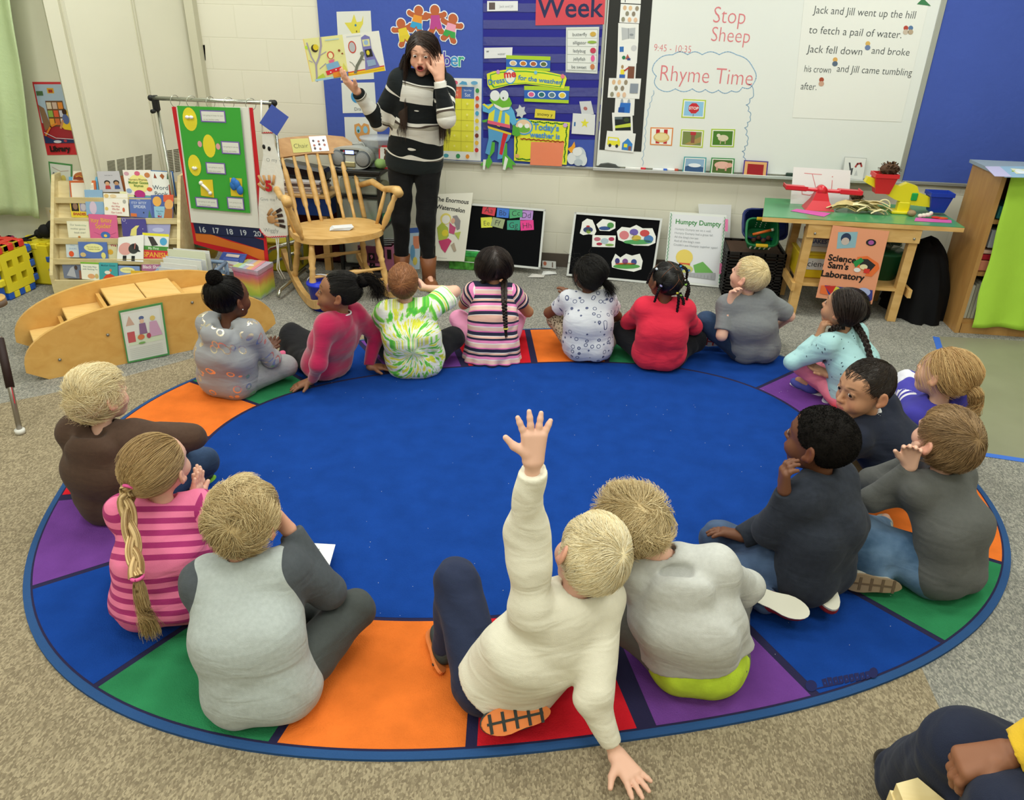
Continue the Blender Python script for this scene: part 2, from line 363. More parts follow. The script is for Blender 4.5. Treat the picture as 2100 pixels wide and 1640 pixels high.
# ================================================================== implicit surfaces for people
def nrm(v):v = np.array(v,float); return v/(np.linalg.norm(v)+1e-12)
def smin(a,b,k):
    h = np.clip(k-np.abs(a-b),0,None)/k if k > 0 else 0
    return np.minimum(a,b)-h*h*k*.25
def smax(a,b,k):return -smin(-a,-b,k)
def RC(a,b,ra,rb,k=.02,op=1):return ('c',np.array(a,float),np.array(b,float),ra,rb,k,op)
def EL(c,R,r,k=.02,op=1):return ('e',np.array(c,float),np.array(R,float),np.array(r,float),0,k,op)
def HP(p,n,k=0):return ('h',np.array(p,float),nrm(n),0,0,k,-1)     # keeps the side n points away from
def pd(pr,X):
    if pr[0] == 'c':
        _,a,b,ra,rb = pr[:5]; ba = b-a; L2 = ba@ba+1e-12
        t = np.clip((X-a)@ba/L2,0,1); return np.linalg.norm(X-a-t[...,None]*ba,axis=-1)-(ra+(rb-ra)*t)
    if pr[0] == 'e':
        _,c,R,r = pr[:4]; p = (X-c)@R.T; k0 = np.linalg.norm(p/r,axis=-1); k1 = np.linalg.norm(p/(r*r),axis=-1)+1e-9
        return k0*(k0-1)/k1
    return (X-pr[1])@pr[2]
def bbox(pr):
    if pr[0] == 'c':return np.minimum(pr[1]-pr[3],pr[2]-pr[4]),np.maximum(pr[1]+pr[3],pr[2]+pr[4])
    if pr[0] == 'e':
        e = np.abs(pr[2].T)@pr[3]; return pr[1]-e,pr[1]+e
    return None
_wk = np.random.RandomState(3).randn(14,3); _wk /= np.linalg.norm(_wk,axis=1)[:,None]; _wp = np.random.RandomState(4).rand(14)*6.28
def wrinkle(X,amp,freq,seed=0):
    o = np.zeros(len(X)); Y = X+seed*1.37
    for i in range(5):
        k = _wk[i]*freq*(.7+.22*i)*np.array([.55,.55,1.25]); w = np.sin(Y@(_wk[i+5]*freq*.35)+_wp[i])
        o += (1-2*np.sqrt(np.sin(Y@k*.5+_wp[i+3]+.9*w)**2+.02))*np.clip(.5+.9*np.sin(Y@(_wk[i+7]*freq*.22)+_wp[i+5]),0,1)/(1+.3*i)
    return amp*np.clip(o,-1.3,.55)*.9
def field(prims,X3,shape,lo,h,wr=None):
    f = np.full(shape,.06)
    ax = [lo[i]+np.arange(shape[i])*h for i in range(3)]
    for pr in prims:
        k = pr[5]; bb = bbox(pr)
        if bb is None:sl = (slice(None),)*3
        else:
            m = .02+k; i0 = [max(0,int((bb[0][i]-m-lo[i])/h)) for i in range(3)]; i1 = [min(shape[i],int((bb[1][i]+m-lo[i])/h)+2) for i in range(3)]
            if any(i1[i] <= i0[i] for i in range(3)):continue
            sl = tuple(slice(i0[i],i1[i]) for i in range(3))
        G = np.stack(np.meshgrid(ax[0][sl[0]],ax[1][sl[1]],ax[2][sl[2]],indexing='ij'),-1)
        d = pd(pr,G)
        f[sl] = smin(f[sl],d,k) if pr[6] > 0 else smax(f[sl],-d if pr[0] != 'h' else d,k)
    if wr:
        mk = np.abs(f) < .035; idx = np.argwhere(mk); X = idx*h+lo
        f[mk] += wrinkle(X,*wr)
    return f
_E = [((0,0,0),(1,0,0)),((0,1,0),(1,1,0)),((0,0,1),(1,0,1)),((0,1,1),(1,1,1)),((0,0,0),(0,1,0)),((1,0,0),(1,1,0)),((0,0,1),(0,1,1)),((1,0,1),(1,1,1)),((0,0,0),(0,0,1)),((1,0,0),(1,0,1)),((0,1,0),(0,1,1)),((1,1,0),(1,1,1))]
def nets(f,lo,h):
    nx,ny,nz = f.shape; s = f < 0
    c = np.zeros((nx-1,ny-1,nz-1),np.int8)
    for dx in (0,1):
        for dy in (0,1):
            for dz in (0,1):c += s[dx:nx-1+dx,dy:ny-1+dy,dz:nz-1+dz]
    act = (c > 0) & (c < 8); I = np.argwhere(act)
    if len(I) == 0:return np.zeros((0,3)),np.zeros((0,4),int)
    idx = np.full(act.shape,-1,np.int64); idx[act] = np.arange(len(I))
    P = np.zeros((len(I),3)); C = np.zeros(len(I))
    for a,b in _E:
        ia = I+np.array(a); ib = I+np.array(b); fa = f[tuple(ia.T)]; fb = f[tuple(ib.T)]; m = (fa < 0) != (fb < 0)
        t = np.where(m,fa/(fa-fb+1e-20),0); P += np.where(m[:,None],ia+(ib-ia)*t[:,None],0); C += m
    V = P/C[:,None]*h+lo; Q = []
    for ax in range(3):
        o1,o2 = [(1,2),(2,0),(0,1)][ax]
        n = list(f.shape); sl0 = [slice(0,n[i]) for i in range(3)]; sl0[ax] = slice(0,n[ax]-1); sl1 = list(sl0); sl1[ax] = slice(1,n[ax])
        A = s[tuple(sl0)]; B = s[tuple(sl1)]; E = np.argwhere(A != B)
        E = E[(E[:,o1] > 0) & (E[:,o2] > 0) & (E[:,o1] < n[o1]-1) & (E[:,o2] < n[o2]-1)]
        u = np.zeros(3,int); u[o1] = 1; v = np.zeros(3,int); v[o2] = 1
        q = np.stack([idx[tuple((E-u-v).T)],idx[tuple((E-v).T)],idx[tuple(E.T)],idx[tuple((E-u).T)]],1)
        fl = ~s[tuple(E.T)]; q[fl] = q[fl][:,::-1]; Q.append(q)
    Q = np.concatenate(Q); Q = Q[(Q >= 0).all(1)]
    return V,Q
def surf(prims,h,wr=None,box=None,clampz=None,pad=.04):
    pos = [bbox(p) for p in prims if p[0] != 'h' and p[6] > 0]
    lo = np.min([b[0] for b in pos],0)-pad; hi = np.max([b[1] for b in pos],0)+pad
    if box is not None:lo = np.maximum(lo,box[0]); hi = np.minimum(hi,box[1])
    shape = tuple(np.maximum(3,((hi-lo)/h).astype(int)+2))
    f = field(prims,None,shape,lo,h,wr)
    if clampz is not None:
        z = lo[2]+np.arange(shape[2])*h; f = np.maximum(f,clampz-z[None,None,:])
    return nets(f,lo,h)
# ------------------------------------------------------------------ tubes for hair
def tubes(P,R,seg=3):                         # P: N x K x 3 paths, R: N x K radii
    N,K,_ = P.shape; T = np.gradient(P,axis=1); T /= np.linalg.norm(T,axis=2,keepdims=True)+1e-9
    ref = np.where(np.abs(T[...,2:3]) < .9,np.array([0,0,1.]),np.array([1.,0,0]))
    A = np.cross(T,ref); A /= np.linalg.norm(A,axis=2,keepdims=True)+1e-9; B = np.cross(A,T)
    an = np.arange(seg)*2*np.pi/seg
    V = P[:,:,None]+(A[:,:,None]*np.cos(an)[None,None,:,None]+B[:,:,None]*np.sin(an)[None,None,:,None])*R[:,:,None,None]
    i,k,s = np.meshgrid(np.arange(N),np.arange(K-1),np.arange(seg),indexing='ij'); b = (i*K+k)*seg; s2 = (s+1) % seg
    Q = np.stack([b+s,b+s2,b+seg+s2,b+seg+s],-1).reshape(-1,4)
    return V.reshape(-1,3),Q
def colattr(c,n,jit=0,rs=None):
    a = np.ones((n,4)); a[:,:3] = c; return a
def attr_mat(key,rough,spec=.3,bump=0,bscale=300,sheen=0,sss=0):
    k = ('attr',key,rough,bump)
    if k in _mats:return _mats[k]
    m = bpy.data.materials.new(key); m.use_nodes = True; nt = m.node_tree; b = nt.nodes['Principled BSDF']
    a = nt.nodes.new('ShaderNodeAttribute'); a.attribute_name = 'Col'; nt.links.new(a.outputs['Color'],b.inputs['Base Color'])
    b.inputs['Roughness'].default_value = rough; b.inputs['Specular IOR Level'].default_value = spec
    if bump:
        tc = nt.nodes.new('ShaderNodeTexCoord'); n2 = nt.nodes.new('ShaderNodeTexNoise'); n2.inputs['Scale'].default_value = bscale; nt.links.new(tc.outputs['Object'],n2.inputs['Vector'])
        bp = nt.nodes.new('ShaderNodeBump'); bp.inputs['Strength'].default_value = bump; bp.inputs['Distance'].default_value = .002
        nt.links.new(n2.outputs[0],bp.inputs['Height']); nt.links.new(bp.outputs[0],b.inputs['Normal'])
    _mats[k] = m; return m
SKINM = attr_mat('skin',.5,.35); HAIRM = attr_mat('hair',.42,.4); HAIRD = attr_mat('coily_hair',.8,.15,.8,260)
# ------------------------------------------------------------------ cloth patterns; attributes tc_/ac_ = torso and sleeve coordinates, arm = which one holds
def cloth(name,spec):
    m = bpy.data.materials.new(name); m.use_nodes = True; nt = m.node_tree; b = nt.nodes['Principled BSDF']; L = nt.links.new
    def N(t,**kw):
        n = nt.nodes.new(t)
        for k,v in kw.items():setattr(n,k,v)
        return n
    def att(nm):n = N('ShaderNodeAttribute'); n.attribute_name = nm; return n
    def mth(op,a,b_=None,c=None):
        n = N('ShaderNodeMath',operation=op)
        for i,x in enumerate((a,b_,c)):
            if x is None:continue
            if hasattr(x,'links'):L(x,n.inputs[i])
            else:n.inputs[i].default_value = x
        return n.outputs[0]
    def mixc(f,a,b_):
        n = N('ShaderNodeMix',data_type='RGBA')
        if hasattr(f,'links'):L(f,n.inputs[0])
        else:n.inputs[0].default_value = f
        for i,x in ((6,a),(7,b_)):
            if hasattr(x,'links'):L(x,n.inputs[i])
            else:n.inputs[i].default_value = (*lin(x),1)
        return n.outputs[2]
    arm = mth('GREATER_THAN',att('arm').outputs['Fac'],0.0)
    T,A = att('tcx'),att('acx'); mv = N('ShaderNodeMix',data_type='VECTOR'); L(arm,mv.inputs[0]); L(T.outputs['Vector'],mv.inputs[4]); L(A.outputs['Vector'],mv.inputs[5])
    vec = mv.outputs[1]; sx = N('ShaderNodeSeparateXYZ'); L(vec,sx.inputs[0]); X,Y,Z = sx.outputs
    kind = spec['kind']; c = spec.get('c','#888888')
    rr = spec.get('rough',.85)
    if kind == 'plain':out = mixc(0,c,c)
    elif kind == 'raglan':out = mixc(arm,c,spec['c2'])
    elif kind == 'stripes':                     # period, list of (start, colour)
        z = mth('FRACT',mth('DIVIDE',mth('ADD',Z,10.0+spec.get('off',0)),spec['period']))
        r = N('ShaderNodeValToRGB'); r.color_ramp.interpolation = 'CONSTANT'; els = spec['bands']
        r.color_ramp.elements[0].position = 0; r.color_ramp.elements[0].color = (*lin(els[0][1]),1)
        r.color_ramp.elements[1].position = els[1][0]; r.color_ramp.elements[1].color = (*lin(els[1][1]),1)
        for p,cc in els[2:]:e = r.color_ramp.elements.new(p); e.color = (*lin(cc),1)
        L(z,r.inputs[0]); out = r.outputs[0]
    elif kind == 'tiedye':
        cx,cz = spec['centre']; dx = mth('SUBTRACT',X,cx); dz = mth('SUBTRACT',Z,cz); an = mth('ARCTAN2',dz,dx)
        rad = mth('SQRT',mth('ADD',mth('MULTIPLY',dx,dx),mth('MULTIPLY',dz,dz)))
        cb = N('ShaderNodeCombineXYZ'); L(mth('ADD',mth('MULTIPLY',an,2.3),mth('MULTIPLY',rad,5)),cb.inputs[0]); L(mth('MULTIPLY',rad,6),cb.inputs[1])
        n = N('ShaderNodeTexNoise'); n.inputs['Scale'].default_value = 2.6; n.inputs['Detail'].default_value = 3; L(cb.outputs[0],n.inputs['Vector'])
        r = N('ShaderNodeValToRGB'); e = r.color_ramp.elements; e[0].position = .36; e[0].color = (*lin('#57c04a'),1); e[1].position = .66; e[1].color = (*lin('#e6e84a'),1)
        for p,cc in ((.43,'#8fdc50'),(.47,'#eef0e4'),(.54,'#f1f2ea'),(.58,'#e9ec58')):q = e.new(p); q.color = (*lin(cc),1)
        L(n.outputs[0],r.inputs[0]); out = r.outputs[0]
    elif kind in ('dots','rings','hearts','leopard'):
        v = N('ShaderNodeTexVoronoi'); v.inputs['Scale'].default_value = spec['scale']; v.inputs['Randomness'].default_value = spec.get('rand',.8); L(vec,v.inputs['Vector'])
        dst = v.outputs['Distance']
        if kind == 'dots':f = mth('LESS_THAN',dst,spec.get('r',.12))
        elif kind == 'leopard':f = mth('MULTIPLY',mth('GREATER_THAN',dst,.22),mth('LESS_THAN',dst,.42))
        else:f = mth('MULTIPLY',mth('GREATER_THAN',dst,spec.get('r0',.26)),mth('LESS_THAN',dst,spec.get('r1',.36)))
        out = mixc(f,c,spec['c2'])
        if kind == 'hearts':L(mth('SUBTRACT',.85,mth('MULTIPLY',f,.6)),b.inputs['Roughness']); L(mth('MULTIPLY',f,.8),b.inputs['Metallic'])
    elif kind == 'camo':
        cb = N('ShaderNodeCombineXYZ'); L(mth('MULTIPLY',X,3.0),cb.inputs[0]); L(mth('MULTIPLY',Y,2.0),cb.inputs[1]); L(mth('MULTIPLY',Z,11.0),cb.inputs[2])
        n = N('ShaderNodeTexNoise'); n.inputs['Scale'].default_value = 1.0; n.inputs['Detail'].default_value = 1; L(cb.outputs[0],n.inputs['Vector'])
        ms = N('ShaderNodeTexWave'); 
        z2 = mth('FRACT',mth('ADD',mth('MULTIPLY',Z,4.6),mth('MULTIPLY',n.outputs[0],1.3)))
        r = N('ShaderNodeValToRGB'); r.color_ramp.interpolation = 'CONSTANT'; e = r.color_ramp.elements; e[0].position = 0; e[0].color = (*lin('#15191b'),1); e[1].position = .34; e[1].color = (*lin('#dcdad2'),1)
        for p,cc in ((.66,'#aaa698'),(.80,'#4a4038'),(.88,'#e2e0d8')):q = e.new(p); q.color = (*lin(cc),1)
        L(z2,r.inputs[0]); out = r.outputs[0]
    elif kind == 'yoke':                        # coloured yoke and sleeves over a pale body, stripes on the sleeve
        f = mth('MAXIMUM',arm,mth('GREATER_THAN',Z,spec['z'])); out = mixc(f,c,spec['c2'])
        st = mth('MULTIPLY',arm,mth('MULTIPLY',mth('GREATER_THAN',mth('FRACT',mth('MULTIPLY',Z,28.0)),.5),mth('GREATER_THAN',Z,.12))); out = mixc(st,out,'#e8e6ee')
    elif kind == 'denim':
        n = N('ShaderNodeTexNoise'); n.inputs['Scale'].default_value = 7; n.inputs['Detail'].default_value = 5; tcn = N('ShaderNodeTexCoord'); L(tcn.outputs['Object'],n.inputs['Vector'])
        r = N('ShaderNodeValToRGB'); e = r.color_ramp.elements; e[0].position = .35; e[0].color = (*lin(spec['c']),1); e[1].position = .65; e[1].color = (*lin(spec['c2']),1); L(n.outputs[0],r.inputs[0]); out = r.outputs[0]
    if spec.get('trim'):                        # contrasting hem band
        out = mixc(mth('LESS_THAN',Z,spec['trim'][0]),out,spec['trim'][1])
    tcn = N('ShaderNodeTexCoord')
    if spec.get('heather'):
        n = N('ShaderNodeTexNoise'); n.inputs['Scale'].default_value = spec.get('hs',90); n.inputs['Detail'].default_value = 6; L(tcn.outputs['Object'],n.inputs['Vector'])
        mr = N('ShaderNodeMapRange'); mr.inputs[1].default_value = .3; mr.inputs[2].default_value = .7; mr.inputs[3].default_value = 1-spec['heather']; mr.inputs[4].default_value = 1+spec['heather']; L(n.outputs[0],mr.inputs[0])
        vm = N('ShaderNodeVectorMath',operation='SCALE'); L(out,vm.inputs[0]); L(mr.outputs[0],vm.inputs['Scale']); out = vm.outputs[0]
    L(out,b.inputs['Base Color'])
    if kind != 'hearts':b.inputs['Roughness'].default_value = rr
    b.inputs['Specular IOR Level'].default_value = .2; b.inputs['Sheen Weight'].default_value = spec.get('sheen',.06)
    n2 = N('ShaderNodeTexNoise'); n2.inputs['Scale'].default_value = 420; L(tcn.outputs['Object'],n2.inputs['Vector'])
    n3 = N('ShaderNodeTexNoise'); n3.inputs['Scale'].default_value = spec.get('fold',14); n3.inputs['Detail'].default_value = 2; n3.inputs['Distortion'].default_value = .5; mp3 = N('ShaderNodeMapping'); mp3.inputs['Scale'].default_value = (.5,.5,1.6); L(tcn.outputs['Object'],mp3.inputs[0]); L(mp3.outputs[0],n3.inputs['Vector'])
    bp = N('ShaderNodeBump'); bp.inputs['Strength'].default_value = .35; bp.inputs['Distance'].default_value = .002; L(n2.outputs[0],bp.inputs['Height'])
    bp2 = N('ShaderNodeBump'); bp2.inputs['Strength'].default_value = .35; bp2.inputs['Distance'].default_value = .02; L(n3.outputs[0],bp2.inputs['Height']); L(bp.outputs[0],bp2.inputs['Normal']); L(bp2.outputs[0],b.inputs['Normal'])
    return m
# ================================================================== the figure builder
def ik(a,b,l1,l2,pole):
    d = b-a; L = np.linalg.norm(d); u = d/(L+1e-9)
    if L > (l1+l2)*.985:
        k = L/((l1+l2)*.985); l1 *= k; l2 *= k
        if k > 1.06:print('STRETCH %.2f' % k)
    x = (l1*l1-l2*l2+L*L)/(2*L); y = math.sqrt(max(l1*l1-x*x,1e-6))
    p = np.array(pole,float); p = p-u*(p@u); p = nrm(p)
    return a+u*x+p*y
def fracs(col):return np.array(lin(col))
def tparam(X,chain):                            # length along a chain of points, and distance to it
    best = np.full(len(X),9.); t0 = np.zeros(len(X)); acc = 0
    for a,b in zip(chain[:-1],chain[1:]):
        ba = b-a; L = np.linalg.norm(ba); t = (X-a)@ba/(L*L); tc = np.clip(t,0,1); d = np.linalg.norm(X-a-tc[:,None]*ba,axis=1)
        t = np.where((t < 0) & (acc == 0),t,tc)
        m = d < best; best[m] = d[m]; t0[m] = acc+t[m]*L; acc += L
    return t0,best
def hairline_z(y,pts=((-.10,-.066),(-.055,-.062),(-.03,-.045),(-.012,.002),(.02,.006),(.04,.02),(.06,.055),(.10,.066))):
    return np.interp(y,[p[0] for p in pts],[p[1] for p in pts])
def hand(w,d,n,side,s,curl=.5,spread=.10,thumb=.6,fl=1):
    """w wrist, d finger direction, n back of the hand, side=+1 when the thumb lies along cross(d,n)"""
    d = nrm(d); n = nrm(n-d*(np.dot(n,d))); t = np.cross(d,n)*side; P = []
    k = s*1.0
    for o in (.017,.006,-.006,-.016):
        P.append(RC(w-d*.004*k+t*o*.6*k,w+d*.052*k+t*o*1.15*k,.0135*k,.0105*k,.012))
    for i,(o,L,sp) in enumerate(((.0215,.046,1.2),(.0075,.052,.35),(-.007,.048,-.45),(-.020,.038,-1.4))):
        b = w+d*(.058-.004*(i in (0,3)))*k+t*o*k; a = spread*sp; dd = nrm(d*math.cos(a)+t*math.sin(a)); nn = n
        ls = (L*.45*k*fl,L*.32*k*fl,L*.26*k*fl); r = [.0078*k,.0070*k,.0064*k,.0054*k]; p = b-dd*.006; ang = curl*.55*(1+.12*i)
        for j,l in enumerate(ls):
            dd2 = dd*math.cos(ang)-nn*math.sin(ang); nn2 = nn*math.cos(ang)+dd*math.sin(ang); q = p+dd2*l
            P.append(RC(p,q,r[j],r[j+1],.004)); p,dd,nn = q,dd2,nn2
            ang = curl*(.75 if j == 0 else .5)
    b = w+d*.014*k+t*.016*k; td = nrm(d*(1-.5*thumb)+t*thumb-n*.25); q = b+td*.030*k; P.append(RC(b,q,.0125*k,.0095*k,.008))
    td2 = nrm(td+d*.45-n*.3*curl); P.append(RC(q,q+td2*.026*k,.0088*k,.0066*k,.004))
    return P
class Head:
    def __init__(s,c,F,U,k,adult=False):
        s.c = np.array(c,float); s.F = nrm(F); U = np.array(U,float); s.U = nrm(U-s.F*(U@s.F)); s.Rr = np.cross(s.F,s.U); s.k = k; s.ad = adult
        s.Rm = np.array([s.Rr,s.F,s.U])
    def w(s,x,y,z):return s.c+s.k*(s.Rr*x+s.F*y+s.U*z)
    def loc(s,X):return (X-s.c)@s.Rm.T/s.k
    def el(s,c,r,k=.012,op=1,R=None):
        Rm = s.Rm if R is None else np.array(R)@s.Rm
        return EL(s.w(*c),Rm,np.array(r)*s.k,k,op)
    def rc(s,a,b,ra,rb,k=.01,op=1):return RC(s.w(*a),s.w(*b),ra*s.k,rb*s.k,k,op)
def head_prims(h,mouth=0,ears=True):
    a = h.ad; P = [h.el((0,-.006,.02),(.069,.088,.078),.02),h.el((0,.038,.022),(.058,.048,.052),.02),
         h.el((0,.024,-.036),(.053 if not a else .050,.056,.062),.025),h.el((0,.050,-.088 if not a else -.096),(.024,.024,.020),.03),
         h.el((.034,.054,-.040),(.024,.024,.026),.02),h.el((-.034,.054,-.040),(.024,.024,.026),.02),
         h.rc((0,.082,.006),(0,.099,-.030),.0055,.0088,.010),h.el((.0085,.090,-.032),(.007,.008,.006),.006),h.el((-.0085,.090,-.032),(.007,.008,.006),.006),
         h.rc((-.040,.066,.020),(-.012,.084,.018),.006,.007,.012),h.rc((.040,.066,.020),(.012,.084,.018),.006,.007,.012),
         h.el((0,.078,-.058),(.026,.014,.020),.016)]
    for sg in (-1,1):
        P.append(h.el((sg*.029,.094,.000),(.017,.013,.012),.010,-1))
        P.append(h.el((sg*.029,.0735,.000),(.0148,.0148,.0148),.004))
        P.append(h.el((sg*.029,.091,-.0005),(.0125,.012,.0052 if mouth < .5 else .0062),.002,-1))
    P += [h.el((0,.0895,-.0545),(.017,.0065,.0042),.003),h.el((0,.0875,-.0625),(.0145,.007,.0048),.003)]
    if mouth > 0:P.append(h.el((0,.092,-.0600),(.010+.006*mouth,.020,.004+.009*mouth),.003,-1)); P.append(h.el((0,.086,-.0635-.012*mouth),(.015,.007,.0045),.004))
    if ears:
        for sg in (-1,1):
            t = sg*.45; R = [[math.cos(t),math.sin(t),0],[-math.sin(t),math.cos(t),0],[0,0,1]]
            P.append(h.el((sg*.076,-.010,-.010),(.0085,.0165,.027),.006,1,R)); P.append(h.el((sg*.074,.002,-.030),(.007,.009,.010),.006))
            P.append(h.el((sg*.0845,-.008,-.007),(.006,.0100,.0170),.004,-1,R))
    return P
def face_colour(h,X,C,skin,lip,brow,mouth):
    l = h.loc(X); x,y,z = np.abs(l[:,0]),l[:,1],l[:,2]
    def blend(m,col,a=1.0):
        m = np.clip(m,0,1)[:,None]*a; C[:,:3] = C[:,:3]*(1-m)+np.array(col)*m
    fr = (y > .03)
    ch = np.exp(-(((x-.036)/.020)**2+((z+.038)/.018)**2))*fr; blend(ch,np.array(skin)*np.array([1.08,.80,.78]),.45)
    blend(np.exp(-((x/.012)**2+((z+.030)/.010)**2))*fr,np.array(skin)*np.array([1.05,.84,.82]),.35)
    mo = 1.0*mouth
    lipm = (1.25-np.maximum(((x/.0185)**2+((z+.0575+.006*mo)/(.0085+.012*mo))**2),0))*6*(y > .078); blend(lipm,lip,.85)
    if mouth > 0:blend((1.0-((x/(.0105+.006*mo))**2+((z+.060)/(.0045+.0095*mo))**2))*8*(y > .05)*(y < .0905),(.10,.012,.012),.95)
    bz = .0195+.004*mo+.010*np.sqrt(np.clip(1-((x-.030)/.024)**2,0,1))*.5
    bm = np.clip(1.4-np.abs(z-bz)/.0030,0,1)*np.clip(1.5-np.abs(x-.030)/.0135,0,1)*fr; blend(bm,brow,.85)
    e = np.abs(l[:,0]); eb = (np.abs(np.hypot((e-.029)/1.0,(z)/.62)-.0135) < .0016)*(y > .06)*(z > -.004); blend(eb.astype(float),np.array(brow)*.6,.55)
    em = np.clip((np.abs(l[:,0])-.070)/.01,0,1)*(np.abs(l[:,1]) < .03)*(np.abs(l[:,2]) < .045); blend(em,np.array(skin)*np.array([1.1,.75,.70]),.45)
    return C
def eyes(h,gaze,iris):
    V = []; Fq = []; C = []; n,m = 26,20
    for sg in (-1,1):
        c = h.w(sg*.029,.0738,0); r = .0134*h.k; g = nrm(gaze(c)) if callable(gaze) else nrm(gaze); a = nrm(np.cross(g,[0,0,1.])); b = np.cross(a,g); o = len(V)
        for i in range(n+1):
            ph = math.pi*(i/n)**1.25
            for k in range(m):
                t = 2*math.pi*k/m; V.append(c+r*(g*math.cos(ph)+(a*math.cos(t)+b*math.sin(t))*math.sin(ph)))
                C.append((.004,.004,.004,1) if ph < .26 else ((*iris,1) if ph < .52 else (.72,.70,.68,1)))
        for i in range(n):
            for k in range(m):Fq.append((o+i*m+k,o+(i+1)*m+k,o+(i+1)*m+(k+1) % m,o+i*m+(k+1) % m))
    return np.array(V),np.array(Fq),np.array(C)
def merge(parts):                                # parts: (V, Q, C)
    V = []; Q = []; C = []; o = 0
    for v,q,c in parts:V.append(v); Q.append(q+o); C.append(c); o += len(v)
    return np.concatenate(V),np.concatenate(Q),np.concatenate(C)
def inbox(V,b):return ((V > b[0]) & (V < b[1])).all(1)

HAIRC = {'blond':('#fdf0c8','#d9c088'),'platinum':('#fff6da','#e8d3a0'),'wheat':('#efdcae','#b49865'),'brown':('#b8976c','#705536'),'honey':('#dcbe88','#8f6c3e'),'sand':('#ead6a6','#a88a5a'),
         'darkbrown':('#3a2c22','#17100c'),'black':('#1c1714','#0a0807'),'red':('#b87d50','#7a4a2a'),'brunette':('#3c2d25','#1a1210'),'strawberry':('#e0bd84','#a87c48')}
def scalp(h,style,rs):
    R = np.array([.074,.093,.083]); c0 = np.array([0,-.006,.02])
    return R,c0
def strand_sim(h,seeds,field_fn,nstep,step,R,c0,grav,lift,rs,jitter=.25,coll=None):
    """seeds in head coordinates; returns world paths"""
    P = [seeds.copy()]; p = seeds.copy(); n = len(p); gv = h.Rm@np.array([0,0,-1.]); cl = rs.randn(n,3)*jitter*.35
    low = (np.sin(seeds@rs.randn(3,3)*38+rs.rand(3)*6)+.6*np.sin(seeds@rs.randn(3,3)*95+rs.rand(3)*6))*jitter
    v = None
    for i in range(nstep-1):
        d = field_fn(p,i)+low+cl; g = grav if np.isscalar(grav) else grav(p,i); g = np.asarray(g)
        q = (p-c0)/R; nn = q/R; nn /= np.linalg.norm(nn,axis=1,keepdims=True); rad = np.linalg.norm(q,axis=1)
        near = (rad < 1.35)[:,None]
        d = np.where(near,d-nn*(d*nn).sum(1,keepdims=True),d*0)
        d = d/(np.linalg.norm(d,axis=1,keepdims=True)+1e-9)
        d = d*(1-g.reshape(-1,1) if g.ndim else 1-g)+gv*(g.reshape(-1,1) if g.ndim else g)
        if v is not None:d = d*.6+v*.4
        d = d/(np.linalg.norm(d,axis=1,keepdims=True)+1e-9); v = d
        st = step if np.isscalar(step) else step[:,None]
        p = p+d*st
        q = (p-c0)/R; rad = np.linalg.norm(q,axis=1); tgt = 1+lift*((i+1)/nstep)**.8*(.55+.45*np.sin(seeds@np.array([61.,47.,53.])+jitter*9))
        p = np.where((rad < tgt)[:,None],c0+q/rad[:,None]*(tgt if np.isscalar(tgt) else tgt[:,None])*R,p)
        if coll is not None:p = coll(p)
        P.append(p.copy())
    P = np.stack(P,1); return h.c+h.k*(P@h.Rm)
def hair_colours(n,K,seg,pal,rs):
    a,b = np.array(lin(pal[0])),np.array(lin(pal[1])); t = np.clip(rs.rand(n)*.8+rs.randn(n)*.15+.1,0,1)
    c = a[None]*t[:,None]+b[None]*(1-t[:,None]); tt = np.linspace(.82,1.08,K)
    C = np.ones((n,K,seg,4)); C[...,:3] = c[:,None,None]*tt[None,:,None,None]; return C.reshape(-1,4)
def seeds_on_scalp(n,rs,R,c0,zf):
    out = []
    while sum(len(o) for o in out) < n:
        d = rs.randn(n*2,3); d /= np.linalg.norm(d,axis=1)[:,None]; p = c0+d*R; out.append(p[p[:,2] > zf(p[:,1])])
    return np.concatenate(out)[:n]
